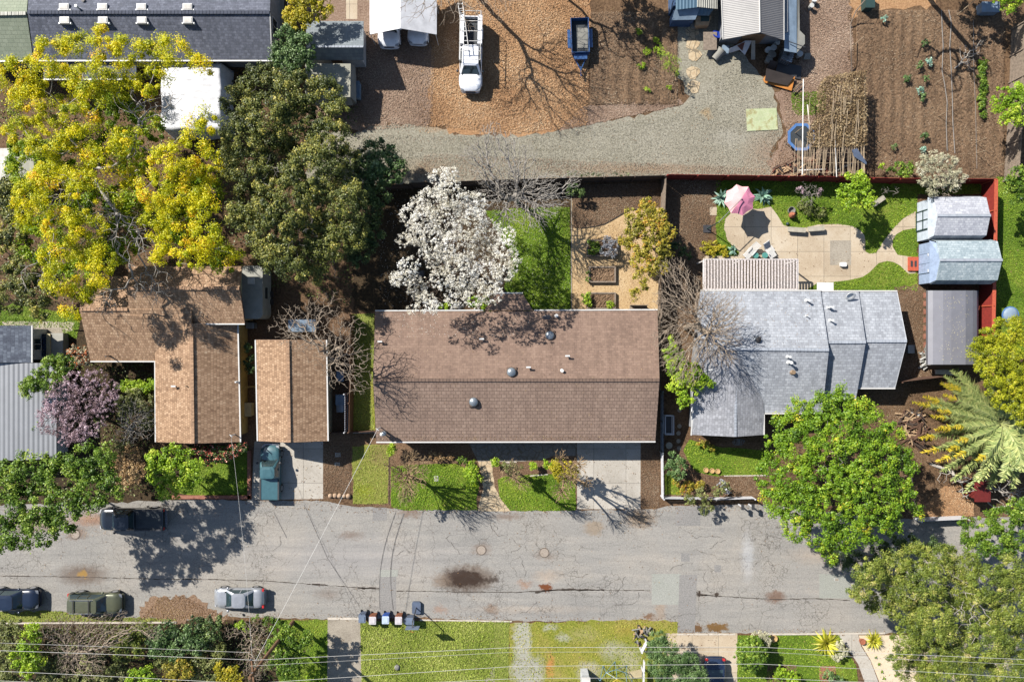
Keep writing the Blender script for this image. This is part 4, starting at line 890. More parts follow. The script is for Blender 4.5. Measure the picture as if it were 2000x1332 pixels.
h5.pipe(152,15,4.4,.08,.6); h5.pipe(163,2,4.2,.1,.2,'pipe_dark'); h5.window(2,.3); h5.window(2,.6); h5.door(2,.8); h5.window(1,.6)
h6 = House('green_building', 'pale green shingled building joined to the long slate grey one', 'building', 20, 60)
h6.walls([(-60,-60),(58,-60),(60,110),(-60,110)], 2.6, 'wall_cream')
h6.plane([(-70,29,4.4),(-70,119,2.8),(65,119,2.8),(52,27,4.4)], 'shingle_green_x'); h6.plane([(-70,29,4.4),(52,27,4.4),(60,-80,2.7),(-70,-80,2.7)], 'shingle_green_x'); h6.gutter((-70,120.5,2.8),(64,120.5,2.8)); h6.window(2,.5); h6.ridge((-70,29,4.4),(52,27,4.4),'metal_old_x')
h7 = House('white_flat_building', 'low building with white and dusty flat roof under the yellow tree, left edge', 'building', 20, 320)
h7.walls([(-70,295),(60,295),(60,348),(-70,348)], 2.5, 'wall_cream'); h7.plane([(-80,290,2.6),(22,290,2.6),(22,352,2.6),(-80,352,2.6)], 'roof_white'); h7.plane([(22.5,290,2.55),(66,290,2.55),(66,350,2.55),(22.5,350,2.55)], 'roof_flat_tan', name='side_roof'); h7.window(2,.7)
# ---- left edge
h8 = House('slate_roofed_shed', 'small building with upright rows of slate blue shingles, left edge', 'building', 20, 670)
h8.walls([(-60,642),(55,642),(55,703),(-60,703)], 2.5, 'wall_white'); h8.plane([(-40,636,3.4),(-40,708,3.4),(62,708,2.6),(62,636,2.6)], 'shingle_slate_y'); h8.gutter((63,636,2.6),(63,708,2.6)); h8.window(1,.5,1,.9)
h9 = House('metal_roofed_carport', 'pale ribbed metal roof by the pink blossom tree at the left edge', 'building', 50, 800)
h9.walls([(-80,715),(100,715),(100,890),(-80,890)], 2.3, 'wall_white'); h9.plane([(-100,709,3.0),(-100,899,3.0),(24,899,2.75),(24,709,2.75)], 'metal_grey_y'); h9.plane([(24,709,2.75),(24,899,2.75),(110,896,2.45),(110,709,2.45)], 'metal_grey_y'); h9.part('skirt', MB().slab([W(110,720,2.4), W(110,895,2.4), W(108,895,.9), W(108,720,.9)], .05), G['wall_grey'], world=True); h9.window(1,.5)
# ---- camper canopy by the tan house
mt('camper_skin', C(168,166,156), .6, scale=1.2)
x0, y0, _ = W(470,622,2.6); x1, y1, _ = W(512,520,2.6)
T = Thing('camper_trailer', 'beige camper trailer with rounded roof corners beside the tan house', 'trailer', ((x0+x1)/2, (y0+y1)/2, 0))
def rrect(x0, y0, x1, y1, r, n=5):
    out = []
    for cx, cy, a0 in ((x1-r, y1-r, 0), (x0+r, y1-r, 90), (x0+r, y0+r, 180), (x1-r, y0+r, 270)):
        for i in range(n+1): a = math.radians(a0+90*i/n); out.append((cx+r*math.cos(a), cy+r*math.sin(a)))
    return out
T.part('body', MB().prism(rrect(x0, y0, x1, y1, .45), .4, 2.5), G['camper_skin'], world=True); T.part('roof', MB().prism(rrect(x0-.04, y0-.04, x1+.04, y1+.04, .5), 2.5, 2.6), G['camper_skin'], world=True)
T.part('roof_hatch', MB().box((x0+x1)/2-.3, y1-1.6, 2.6, (x0+x1)/2+.3, y1-1.0, 2.68), G['roof_white'], world=True)
for s in (y0+1.6, y0+2.3):
    for xx in (x0+.02, x1-.02): T.part('wheel', MB().tube([(xx-.12, s, .33), (xx+.12, s, .33)], .33, 16), G['pipe_dark'], world=True)
T.part('window', MB().box(x1-.01, (y0+y1)/2-.5, 1.3, x1+.02, (y0+y1)/2+.5, 1.9), G['window_glass'], world=True)

# ---- sheds, top
def shed(name, label, cat, eL, eR, yT, yR, yB, he, hr, roof, wall, wmat_r=None, door_edge=2, grp=None, ridge=None, inset=5):
    T = House(name, label, cat, (eL+eR)/2, (yT+yB)/2, grp)
    T.walls([(eL+inset,yT+inset),(eR-inset,yT+inset),(eR-inset,yB-inset),(eL+inset,yB-inset)], he-.05, wall)
    T.plane([(eL,yT,he),(eR,yT,he),(eR,yR,hr),(eL,yR,hr)], roof, .08); T.plane([(eL,yR,hr),(eR,yR,hr),(eR,yB,he),(eL,yB,he)], roof, .08)
    T.gable((eL+inset,yT+inset,he-.1),(eL+inset,yB-inset,he-.1),(eL+inset,yR,hr-.12), wall); T.gable((eR-inset,yT+inset,he-.1),(eR-inset,yB-inset,he-.1),(eR-inset,yR,hr-.12), wall)
    if ridge: T.ridge((eL,yR,hr), (eR,yR,hr), ridge, .16)
    T.door(door_edge, .5); return T
s1 = shed('garden_shed', 'grey shingled shed with a white end wall, top centre', 'shed', 598, 710, 42, 92, 118, 2.2, 3.3, 'shingle_shed_x', 'wall_white', ridge='ridge_grey')
s2 = House('flat_shed', 'flat roofed khaki shed below the grey shingled one', 'shed', 645, 160)
s2.walls([(600,128),(684,128),(684,186),(600,186)], 2.4, 'canvas_grey'); s2.plane([(596,124,2.5),(685,125,2.5),(684,190,2.3),(596,190,2.3)], 'roof_flat_tan', .08); s2.plane([(596,190,2.3),(684,190,2.3),(690,206,1.6),(596,206,1.6)], 'canvas_grey', .05, 'flap'); s2.plane([(685,125,2.5),(694,128,1.9),(696,200,1.7),(684,190,2.3)], 'canvas_grey', .05, 'flap'); s2.door(1,.5)
# tent carports
mt('tarp_white', C(226,226,230), .55, var=.10, scale=1.5, bump=.02)
def tent(label, xL, xR, xM, yT, yB, he, hr, sag=0):
    T = House('carport_tent', label, 'tent', (xL+xR)/2, (yT+yB)/2)
    T.plane([(xL,yT,he),(xL,yB,he),(xM,yB-sag,hr),(xM,yT,hr)], 'tarp_white', .03, 'cover'); T.plane([(xM,yT,hr),(xM,yB-sag,hr),(xR,yB,he),(xR,yT,he)], 'tarp_white', .03, 'cover')
    for px in (xL+2, xR-2):
        for f in (0, .5, 1):
            q = W(px, yT+(yB-yT)*f, he); T.part('pole', MB().tube([(q[0],q[1],0),(q[0],q[1],he-.02)], .03, 8), G['vent_white'], world=True)
    a = WV(xL,yB,he-.05); b = WV(xM,yB-sag,hr-.05); c = WV(xR,yB,he-.05); T.part('rafter', MB().tube([a,b,c], .03, 6), G['vent_white'], world=True); return T
tent('open white carport tent sheltering two white cars, top centre', 722, 853, 782, -60, 68, 2.2, 3.1, 12)
x0, y0, _ = W(312, 258, 2.4); x1, y1, _ = W(436, 120, 2.4)
T = Thing('covered_boat', 'large rounded object under a wrinkled white tarp beneath the yellow tree', 'covered boat', ((x0+x1)/2, (y0+y1)/2, 0))
V = []; nx, ny = 36, 40; rg = rs(5); F = []
for j in range(ny+1):
    for i in range(nx+1):
        u, v = i/nx*2-1, j/ny*2-1; ed = min(1-abs(u), 1-abs(v)); cr = max(abs(u), abs(v)); sx = math.copysign(abs(u)**1.0, u)
        rr = 1.0 if ed > .12 else 1.0
        z = 2.5 if ed > .06 else (1.2+1.3*(ed/.06)**.5 if ed > 0 else .1)
        z += .10*(1-abs(u))+(.03 if abs((v*3) % 1-.5) < .04 else 0)+.012*math.sin(13*u+4*v+2*math.sin(5*v))+.02*math.sin(31*v+3*u+2*math.sin(4*u))+rg.normal(0,.008)
        if abs(u) > .93 and abs(v) > .93: z = min(z, 1.0)
        V.append(((x0+x1)/2+u*(x1-x0)/2*(1+.02*math.sin(7*v)), (y0+y1)/2+v*(y1-y0)/2*(1+.02*math.sin(8*u)), z))
for j in range(ny):
    for i in range(nx): k = j*(nx+1)+i; F.append((k, k+1, k+nx+2, k+nx+1))
T.part('tarp', MB().add(V, F), G['tarp_white'], world=True, smooth=True); T.part('hull', MB().prism(rrect(x0+.3, y0+.3, x1-.3, y1-.3, .6), .3, 1.6), G['wall_grey'], world=True)

# metal building top right
b1 = House('metal_workshop', 'ribbed metal workshop with a white ridge strip, clutter under its eaves', 'building', 1482, 30)
b1.walls([(1424,-60),(1540,-60),(1540,62),(1418,62)], 2.5, 'wall_grey')
b1.plane([(1405,-80,2.6),(1412,78,2.6),(1484,64,3.5),(1482,-80,3.5)], 'metal_white_y', .06); b1.plane([(1482,-80,3.5),(1484,64,3.5),(1531,79,2.8),(1531,-80,2.8)], 'metal_grey_x', .06)
b1.gutter((1482,-80,3.55),(1484,64,3.55), .08, 'gutter_white', 0, 'ridge_strip'); b1.gutter((1406,-80,2.65),(1412,78,2.65), .05, 'gutter_white', 0, 'edge_strip'); b1.gutter((1531,-80,2.8),(1531,79,2.8), .05, 'gutter_white', 0, 'edge_strip')
mt('sheet_blue', C(140,160,180), .6, scale=1.5); b1.plane([(1532,-80,2.5),(1532,100,2.2),(1556,104,1.9),(1556,-80,2.1)], 'sheet_blue', .04, 'lean_to'); b1.plane([(1556,-80,2.05),(1556,104,1.85),(1572,86,1.8),(1572,70,1.8),(1562,60,1.8),(1560,-80,1.8)], 'canvas_grey', .04, 'lean_to'); b1.door(2,.5, 2.0, 2.1)
b2 = House('blue_shed', 'old shed with blue and mossy metal sheets, left of the metal workshop', 'shed', 1355, 5)
b2.walls([(1316,-60),(1396,-60),(1396,10),(1316,10)], 2.1, 'wall_darkblue'); b2.plane([(1318,-70,2.3),(1320,20,2.2),(1361,15,2.3),(1361,-70,2.4)], 'metal_blue_x', .05); b2.plane([(1361,-70,2.4),(1361,14,2.3),(1401,18,2.2),(1401,-70,2.3)], 'metal_old_x', .05)
b3 = House('lean_to_shed', 'low blue sheet roofed lean-to above the gravel at the top', 'shed', 1350, 28)
b3.walls([(1316,20),(1358,20),(1358,36),(1316,36)], 1.7, 'wall_darkblue'); b3.plane([(1319,18,2.0),(1312,40,1.6),(1358,39,1.6),(1368,14,2.0)], 'sheet_blue', .05); b3.plane([(1368,14,2.0),(1358,39,1.6),(1362,31,1.6),(1385,31,1.6),(1394,18,2.0)], 'metal_blue_x', .05)

# gambrel sheds on the right: W end faces the yard
def gambrel(label, xw, xe, yc, half, hw, he, hr, roof, wall, xw2=None, side='shingle_blue_x', name='gambrel_shed'):
    """xw/xe roof ends at the upper break (px), yc centre row at the ridge, half = metres"""
    T = House(name, label, 'shed', (xw+xe)/2, yc)
    X0 = W(xw, yc, hr)[0]; X1 = W(xe, yc, hr)[0]; Y = W(xw, yc, hr)[1]
    prof = [(-half, hw), (-half*.86, he), (0, hr), (half*.86, he), (half, hw)]
    Xf = X0+.12
    for i in range(4):
        a, b = prof[i], prof[i+1]; T.part('roof', MB().slab([(X0-.25, Y-a[0], a[1]), (X1+.2, Y-a[0], a[1]), (X1+.2, Y-b[0], b[1]), (X0-.25, Y-b[0], b[1])], .05), G[roof], world=True)
    T.part('ridge_cap', MB().bar((X0-.27, Y, hr+.03), (X1+.22, Y, hr+.03), .22, .03), G['ridge_grey'], world=True)
    pl = [(Y-q[0], q[1]-.06) for q in prof]; bb = [(Y+half*.92, .12), (Y-half*.92, .12)]
    pr = [(Y+half*.92, .12), (Y+half*.92, hw)]+[(Y-q[0]*.93, q[1]-.1) for q in prof[1:4]][::1]+[(Y-half*.92, hw), (Y-half*.92, .12)]
    n = len(pr); vs = [(X0, p[0], p[1]) for p in pr]+[(X1, p[0], p[1]) for p in pr]
    T.part('wall', MB().add(vs, [tuple(range(n)), tuple(range(n, 2*n))[::-1]]+[(i, n+i, n+(i+1) % n, (i+1) % n) for i in range(n)]), G[wall], world=True)
    T.geo = (X0, Y, half, hw, hr); return T
mt('shed_white_paint', C(206,216,228), .6); mt('trim_green', C(44,72,70), .6); mt('shed_blue_paint', C(164,182,212), .6)
def lean_front(T, mat, px0, px1, yA, yB, z1, trim, dark=False):
    pass
g1 = gambrel('white fronted shed with a dark green double door below the bare shrub', 1837, 1930, 421, 1.95, 2.2, 3.0, 3.5, 'shingle_white_x', 'shed_white_paint')
X0, Y, hf, hw, hr = g1.geo
d = g1.part('door', MB().box(X0-.06, Y-.8, .2, X0-.01, Y+.8, 2.0), G['shed_white_paint'], world=True)
tr = MB()
for y in (-.86, 0, .86): tr.box(X0-.10, Y+y-.05, .15, X0-.03, Y+y+.05, 2.1)
for z in (.15, 1.1, 2.05): tr.box(X0-.10, Y-.9, z-.05, X0-.035, Y+.9, z+.05)
g1.part('door_trim', tr, G['trim_green'], parent=d, world=True)
g2 = gambrel('blue fronted shed with grey shingles behind the small red deck', 1842, 1953, 508, 2.0, 2.2, 3.05, 3.6, 'shingle_blue_x', 'shed_blue_paint')
X0, Y, hf, hw, hr = g2.geo; d = g2.part('door', MB().box(X0-.06, Y-.85, .2, X0-.01, Y+.85, 1.95), G['shed_blue_paint'], world=True)
tr = MB()
for y in (-.88, 0, .88): tr.box(X0-.09, Y+y-.03, .18, X0-.05, Y+y+.03, 2.0)
g2.part('door_trim', tr, G['wall_blue'], parent=d, world=True); g2.part('hinge', MB().box(X0-.11, Y-.86, 1.6, X0-.05, Y-.6, 1.66).box(X0-.11, Y+.6, 1.6, X0-.05, Y+.86, 1.66), G['gutter_white'], parent=d, world=True)
# loft gable overhang that shows above each door
for g, m in ((g1, 'shed_white_paint'), (g2, 'shed_blue_paint')):
    X0, Y, hf, hw, hr = g.geo; g.part('gable_board', MB().slab([(X0-.3, Y-hf*.95, hw), (X0-.3, Y+hf*.95, hw), (X0-.02, Y+hf*.8, 2.95), (X0-.02, Y, hr-.08), (X0-.02, Y-hf*.8, 2.95)], .04), G[m], world=True)
# grey tarpaulin shelter
T = House('arched_shelter', 'dark grey canvas shelter with a rounded roof below the blue shed', 'tent', 1858, 638)
mt('shelter_grey', C(136,136,144), .5, var=.05, scale=1.0, bump=.004); sec = [(1809,1.55),(1812,2.0),(1822,2.25),(1842,2.5),(1858,2.56),(1886,2.5),(1900,2.2),(1908,1.9),(1911,1.5)]
for (xa, za), (xb, zb) in zip(sec, sec[1:]):
    T.part('cover', MB().slab([W(xa,568,za), W(xb,568,zb), W(xb,712,zb), W(xa,712,za)], .03), G['shelter_grey'], world=True)
for f in (568, 616, 664, 711):
    T.part('hoop', MB().tube([W(1810,f,0)]+[W(xa,f,za-.06) for xa, za in sec]+[W(1911,f,0)], .025, 6), G['vent_steel'], world=True)
T.part('curtain', MB().slab([W(1812,713,2.0), W(1908,713,1.9), W(1906,722,1.0), W(1814,722,1.0)], .03), G['pipe_dark'], world=True)
mt('seed_speck', C(220,210,180), .9); rg = rs(9); sp = MB()
for _ in range(160):
    x = rg.uniform(1835, 1893); y = rg.uniform(575, 708); z = np.interp(x, [s[0] for s in sec], [s[1] for s in sec]); q = W(x, y, z); sp.box(q[0]-.02, q[1]-.02, q[2]-.01, q[0]+.025, q[1]+.015, q[2]+.025)
stuff('fallen_petals', sp.mesh('fallen_petals'), G['seed_speck'])
# roof in the alley under the bare tree
T = House('alley_shed', 'small blue-grey sheet roofed shed under the tan bare tree', 'shed', 592, 636); T.walls([(570,628),(612,628),(612,644),(570,644)], 1.8, 'wall_grey'); T.plane([(563,624,2.0),(616,624,2.0),(616,648,1.8),(563,648,1.8)], 'sheet_blue', .05); T.door(2,.5,.8,1.6)
T = House('red_shed', 'dark red shed under the fallen branches by the palm', 'shed', 1920, 962); mt('red_paint', C(120,34,30), .7); T.walls([(1908,945),(1932,945),(1932,975),(1908,975)], 1.9, 'red_paint'); T.plane([(1904,940,2.1),(1935,940,2.1),(1935,980,1.8),(1904,980,1.8)], 'red_paint', .06); T.door(2,.5,.7,1.6,'red_paint')

def roof_litter(poly, zf, n, mat, seed, size=(.04,.10), k=1.0):
    rng = rs(seed); xs = [p[0] for p in poly]; ys = [p[1] for p in poly]; X = rng.uniform(min(xs), max(xs), n); Y = rng.uniform(min(ys), max(ys), n)
    m = inside(np.column_stack([X, Y]), poly); X, Y = X[m], Y[m]; P = np.array([W(a, b, zf(a, b)+.02) for a, b in zip(X, Y)]); N = rng.normal(size=P.shape)*.3; N[:,2] = 1; V, F = leaf_arrays(P, unit(N), rng.uniform(*size, len(P)), rng, .6)
    stuff('fallen_leaves', np_mesh('fallen_leaves', V, F, rng.random(len(P))), G[mat])
leaf_mat('petal_litter', [(0,(170,150,120)),(.5,(210,204,190)),(1,(236,232,224))], .1, k=.6)
roof_litter([(740,612),(1280,610),(1284,738),(732,738)], lambda a, b: rh(b), 420, 'litter', 401); roof_litter([(740,612),(1060,612),(1000,660),(760,660)], lambda a, b: rh(b), 380, 'petal_litter', 402); roof_litter([(738,746),(1284,746),(1278,858),(738,858)], lambda a, b: rh(b), 260, 'litter', 403); roof_litter([(738,852),(1278,851),(1278,859),(738,860)], lambda a, b: rh(b), 500, 'litter', 404)
roof_litter([(306,712),(372,712),(372,862),(306,862)], lambda a, b: h2h(a), 120, 'litter', 405); roof_litter([(180,640),(300,640),(300,703),(182,703)], lambda a, b: r2-(b-604)/101*(r2-e), 260, 'litter', 406); roof_litter([(256,566),(470,566),(474,628),(260,628)], lambda a, b: r3-(b-563)/69*(r3-3.6), 500, 'litter', 407)
roof_litter([(1372,572),(1600,572),(1612,680),(1366,680)], lambda a, b: 2.7+(b-569)/112*1.6, 320, 'litter', 408)
# ================================================================== VEHICLES
def paint(name, col, rough=.25, metal=.0, spec=.6):
    m, t, b = nmat(name); v = coords(t, False)
    t.links.new(ramp(t, noise(t, v, 3, 5), [(.35, tuple(c*.86 for c in col[:3])+(1,)), (.65, col)]), b.inputs['Base Color'])
    b.inputs['Roughness'].default_value = rough; b.inputs['Metallic'].default_value = metal; b.inputs['Coat Weight'].default_value = .6; b.inputs['Coat Roughness'].default_value = .08
    G[name] = m; return m
paint('paint_white', (.62,.63,.66,1)); paint('paint_teal', (.035,.085,.10,1), .3); paint('paint_black', (.006,.008,.012,1)); paint('paint_navy', (.008,.014,.03,1), .3); paint('paint_olive', (.085,.09,.055,1), .3, .3)
paint('paint_silver', (.27,.28,.30,1), .3, .4); paint('paint_blue', (.02,.06,.16,1), .4); paint('paint_midnight', (.012,.02,.045,1))
glass('auto_glass', (.02,.035,.04,1), .05); mt('tyre', (.02,.02,.02,1), .9); mt('rim', (.45,.46,.48,1), .3, .8); mt('chrome', (.6,.6,.62,1), .2, .9); mt('head_lamp', (.22,.23,.25,1), .1); mt('tail_lamp', (.35,.02,.02,1), .2); mt('plastic_black', (.025,.025,.028,1), .6); mt('bed_liner', (.02,.025,.03,1), .7, bump=.004)
def loft(mb, rings):
    n = len(rings[0]); vs = [p for r in rings for p in r]; fs = []
    for i in range(len(rings)-1):
        for k in range(n): k2 = (k+1) % n; fs.append((i*n+k, (i+1)*n+k, (i+1)*n+k2, i*n+k2))
    fs.append(tuple(range(n))); fs.append(tuple((len(rings)-1)*n+k for k in range(n))[::-1]); return mb.add(vs, fs)
def ring(x, w, zb, zt, cr=.03):
    h = [(w*.90, zb), (w*.99, zb+.12), (w, zb+(zt-zb)*.5), (w*.97, zt-.10), (w*.90, zt-.02), (w*.6, zt+cr*.7), (0, zt+cr)]
    return [(x, y, z) for y, z in h]+[(x, -y, z) for y, z in h[-2::-1]]
def vehicle(name, label, cat, px, py, rz, L, Wd, kind, mat, hood=1.0, top=1.5, hood_l=.27, cab=(.0,.0), grp=None, bed=True, nwin=2, rack=None, liner='bed_liner'):
    x, y, _ = W(px, py); T = Thing(name, label, cat, (x, y, .0), math.radians(rz), grp); w = Wd/2; f = L/2; r = -L/2; P = G[mat]
    zb = .28 if kind == 'sedan' else .38; wr = .33 if kind == 'sedan' else .38
    xw = f-L*hood_l                      # windscreen base
    if kind == 'pickup': xc = cab[0]; belt = hood+.04
    else: xc = r+L*(.17 if kind == 'sedan' else .02); belt = hood+.02
    tz = hood+.02 if kind != 'suv' else hood+.03
    rd = lambda t: 1-.30*t**2.4
    st = [(f-.75+.75*t, rd(t), zb+.18*t*t, hood-.02-.05*(t > .3)-.24*t**3) for t in (1, .96, .88, .75, .55, .3, 0)]+[(xw, 1.0, zb, hood+.02)]
    mid = [(xc+.02, 1.0, zb, belt)]
    if kind == 'pickup': rear = [(xc, 1.0, zb, belt)]
    else: rear = [(r+.6-.6*t, rd(t)*1.0, zb+.16*t*t, tz-.25*t**3) for t in (0, .3, .55, .78, .92, 1)]
    body = MB(); loft(body, [ring(a, w*b, c, d) for a, b, c, d in st+mid+rear])
    B = T.part('body', body, P, smooth=True)
    # seams on the bonnet
    T.part('hood_seam', MB().bar((xw+.12,-w*.78,hood+.005),(xw+.12,w*.78,hood+.005), .02, .02).bar((xw+.12,-w*.78,hood),(f-.35,-w*.66,hood-.075), .015, .02).bar((xw+.12,w*.78,hood),(f-.35,w*.66,hood-.075), .015, .02), G['plastic_black'])
    T.part('cowl', MB().box(xw-.1, -w*.8, hood-.05, xw+.1, w*.8, hood+.035), G['plastic_black'])
    # cab: one rounded loft, its faces shared out between glass and paint
    sl = .78 if kind == 'sedan' else .58; rsl = .70 if kind == 'sedan' else (.10 if kind == 'pickup' else .30)
    b0, b1 = xc+.02, xw+.06; wb, wt = w*.93, w*.72; zc = belt-.03; n6 = 6; lv = []
    for t, zz in ((0, zc), (.5, zc+(top-zc)*.55), (.92, top-.08), (1, top-.02)):
        q = t**.85; rr_ = .16+.12*t; lv.append([(x_, y_, zz) for x_, y_ in rrect(b0+rsl*q, -(wb+(wt-wb)*t), b1-sl*q, wb+(wt-wb)*t, rr_)])
    def faces(test, lo, hi):
        mb = MB()
        for k in range(lo, hi):
            for i in range(24):
                if test(i): j = (i+1) % 24; mb.add([lv[k][i], lv[k][j], lv[k+1][j], lv[k+1][i]], [(0,1,2,3)])
        return mb
    T.part('windshield', faces(lambda i: i in (23, 0, 22), 0, 2), G['auto_glass'], smooth=True); T.part('rear_window', faces(lambda i: i == 11, 0, 2), G['auto_glass'], smooth=True)
    T.part('side_window', faces(lambda i: i in (5,), 0, 2), G['auto_glass']); T.part('side_window', faces(lambda i: i in (17,), 0, 2), G['auto_glass'])
    cabm = faces(lambda i: i not in (23, 0, 22, 11, 5, 17), 0, 2); cabm.v += faces(lambda i: True, 2, 3).v; nn = len(cabm.v)-96; cabm.f += [(nn+4*i, nn+4*i+1, nn+4*i+2, nn+4*i+3) for i in range(24)]
    top_ = lv[3]; cx_ = (b0+rsl+b1-sl)/2; inn = [((x_-cx_)*.6+cx_, y_*.6, top+.015) for x_, y_, _ in top_]; cabm.add(top_+inn, [(i, (i+1) % 24, 24+(i+1) % 24, 24+i) for i in range(24)]+[tuple(range(24, 48))])
    T.part('cab', cabm, P)
    for k in range(1, nwin):
        xx = b0+.3+(b1-b0-.9)*k/nwin
        for sy in (-1, 1): T.part('pillar', MB().bar((xx, sy*(wb+.005), zc), (xx, sy*(wt+.04), top-.1), .07, .03), P)
    for sx in (f-L*.17, r+L*.19):
        for sy in (-1, 1):
            wo = T.part('wheel', MB().tube([(sx, sy*(w-.22), wr), (sx, sy*(w+.015), wr)], wr, 18), G['tyre']); T.part('rim', MB().tube([(sx, sy*(w-.02), wr), (sx, sy*(w+.025), wr)], wr*.62, 14), G['rim'], parent=wo)
            T.part('wheel_arch', MB().tube([(sx+wr*1.22*math.cos(a), sy*(w+.0), wr+wr*1.22*math.sin(a)) for a in np.linspace(.1, math.pi-.1, 9)], .035, 6), P)
    for sy in (-1, 1):
        T.part('headlight', MB().slab([(f-.02,sy*w*.52,hood-.28),(f-.05,sy*w*.84,hood-.26),(f-.26,sy*w*.91,hood-.15),(f-.16,sy*w*.62,hood-.17)], .06), G['head_lamp'])
        T.part('mirror', MB().ball((xw-.22, sy*(w+.14), belt+.12), .13, 8, 5, .7), P if kind != 'pickup' else G['plastic_black'], smooth=True)
        tz2 = belt if kind == 'pickup' else tz
        T.part('tail_light', MB().box(r-.005, sy*w*.72, tz2-.32, r+.14 if kind != 'pickup' else r+.05, sy*w*.97, tz2-.1), G['tail_lamp'])
    T.part('grille', MB().box(f-.12, -w*.45, zb+.2, f+.015, w*.45, hood-.34), G['plastic_black'])
    T.part('bumper', MB().prism([(f-.1,-w*.9),(f+.05,-w*.7),(f+.09,0),(f+.05,w*.7),(f-.1,w*.9)], zb+.02, zb+.2), G['chrome'] if kind == 'pickup' else P)
    T.part('bumper', MB().prism([(r+.1,-w*.9),(r-.05,-w*.8),(r-.08,0),(r-.05,w*.8),(r+.1,w*.9)], zb+.02, zb+.22), G['chrome'] if kind == 'pickup' else P)
    if kind == 'pickup' and bed:
        x1 = xc-.03; bz = belt-.0; bb = MB()
        bb.box(r, w*.86, zb+.1, x1, w*.985, bz).box(r, -w*.985, zb+.1, x1, -w*.86, bz).box(x1-.06, -w*.86, zb+.1, x1, w*.86, bz).box(r, -w*.86, zb+.1, r+.07, w*.86, bz-.01)
        T.part('bed', bb, P); T.part('bed_floor', MB().box(r+.07, -w*.86, zb+.2, x1-.06, w*.86, zb+.38), G[liner])
        rb = MB()
        for i in range(7): yy = -w*.75+i*w*1.5/6; rb.bar((r+.08,yy,zb+.39),(x1-.08,yy,zb+.39), .05, .02)
        T.part('bed_ribs', rb, G['plastic_black'])
        for sy in (-1, 1): T.part('bed_rail', MB().box(r+.02, sy*w*.84, bz, x1-.01, sy*w*.99, bz+.03), G['plastic_black'])
    return T
v = vehicle('pickup_truck', 'dusty teal pickup parked on the driveway before the tan garage', 'truck', 534, 919, 90, 4.95, 1.82, 'pickup', 'paint_teal', 1.02, 1.62, .27, (-.55,))
v.part('bed_cover', MB().box(-2.42,-.82,1.0,-.62,.82,1.05), G['paint_teal'])
v = vehicle('pickup_truck', 'black pickup parked on the road under the green tree, nose to the left', 'truck', 268, 1009, 180, 5.95, 1.98, 'pickup', 'paint_black', 1.12, 1.85, .235, (-.35,))
v.part('bed_cover', MB().box(-2.88,-.86,1.1,-.48,.86,1.14), G['bed_liner'])
v = vehicle('work_truck', 'white pickup carrying a ladder rack on the orange wood chips', 'truck', 921, 115, -91, 6.75, 2.05, 'pickup', 'paint_white', 1.2, 1.95, .215, (-.55,), nwin=1)
bx = v.part('tool_box', MB().box(-3.3,.62,1.2,-.7,1.02,1.62), G['paint_white']); v.part('tool_box', MB().box(-3.3,-1.02,1.2,-.7,-.62,1.62), G['paint_white'])
rk = MB()
for sy in (-.93, .93):
    rk.tube([(-3.35,sy,2.3),(1.1,sy,2.3)], .035, 6)
    for q in (-3.3,-1.9,-.6,1.0): rk.tube([(q,sy,1.2 if q < 0 else 1.25),(q,sy,2.3)], .03, 6)
for q in (-3.3,-2.4,-1.5,-.6,.3,1.05): rk.tube([(q,-.93,2.3),(q,.93,2.3)], .035, 6)
v.part('ladder_rack', rk, G['gutter_white'])
lx, ly, _ = W(902, 50, 2.45)
T = Thing('ladder', 'white ladder lying on the rack of the white pickup', 'ladder', (lx, ly, 2.36)); lm = MB(); lm.bar((-.35,2.0,.05),(.25,-2.3,.05), .06).bar((.05,2.05,.05),(.62,-2.2,.05), .06)
T.part('stile', lm, G['gutter_white']); lm = MB()
for i in range(11): f = i/10; lm.bar((-.33+.6*f,1.9-4.1*f,.05),(.05+.57*f,1.95-4.1*f,.05), .035)
T.part('rungs', lm, G['vent_white'])
vehicle('parked_van', 'white van nose showing under the carport tent, left one', 'van', 763, 48, -90, 4.9, 2.0, 'suv', 'paint_white', 1.15, 1.85, .25)
vehicle('parked_car', 'white car nose showing under the carport tent, right one', 'car', 820, 46, -92, 4.5, 1.85, 'suv', 'paint_white', 1.0, 1.7, .26)
vehicle('parked_car', 'dark blue car cut off by the left edge beside the road', 'car', 38, 1164, 0, 4.6, 1.85, 'suv', 'paint_navy', 1.0, 1.62, .28, grp='cars parked along the lower kerb').part('sunroof', MB().box(-1.1,-.4,1.61,-.3,.4,1.625), G['auto_glass'])
v = vehicle('parked_car', 'olive green estate car behind bare twigs on the lower kerb', 'car', 196, 1171, 0, 4.9, 1.85, 'suv', 'paint_olive', 1.0, 1.66, .27, grp='cars parked along the lower kerb', nwin=3)
for sy in (-.6, .6): v.part('roof_rail', MB().tube([(-1.8,sy,1.66),(-1.7,sy,1.74),(.2,sy,1.74),(.3,sy,1.66)], .03, 6), G['chrome'])
for q in (-1.4, 0): v.part('roof_bar', MB().bar((q,-.62,1.76),(q,.62,1.76), .06), G['plastic_black'])
vehicle('parked_car', 'silver sedan parked on the road, third along the lower kerb', 'car', 473, 1162, 180, 4.6, 1.8, 'sedan', 'paint_silver', .92, 1.42, .26, grp='cars parked along the lower kerb')
vehicle('parked_car', 'midnight blue car on the driveway below the road, cut by the lower edge', 'car', 1392, 1328, -90, 4.7, 1.85, 'sedan', 'paint_midnight', .95, 1.45, .27)
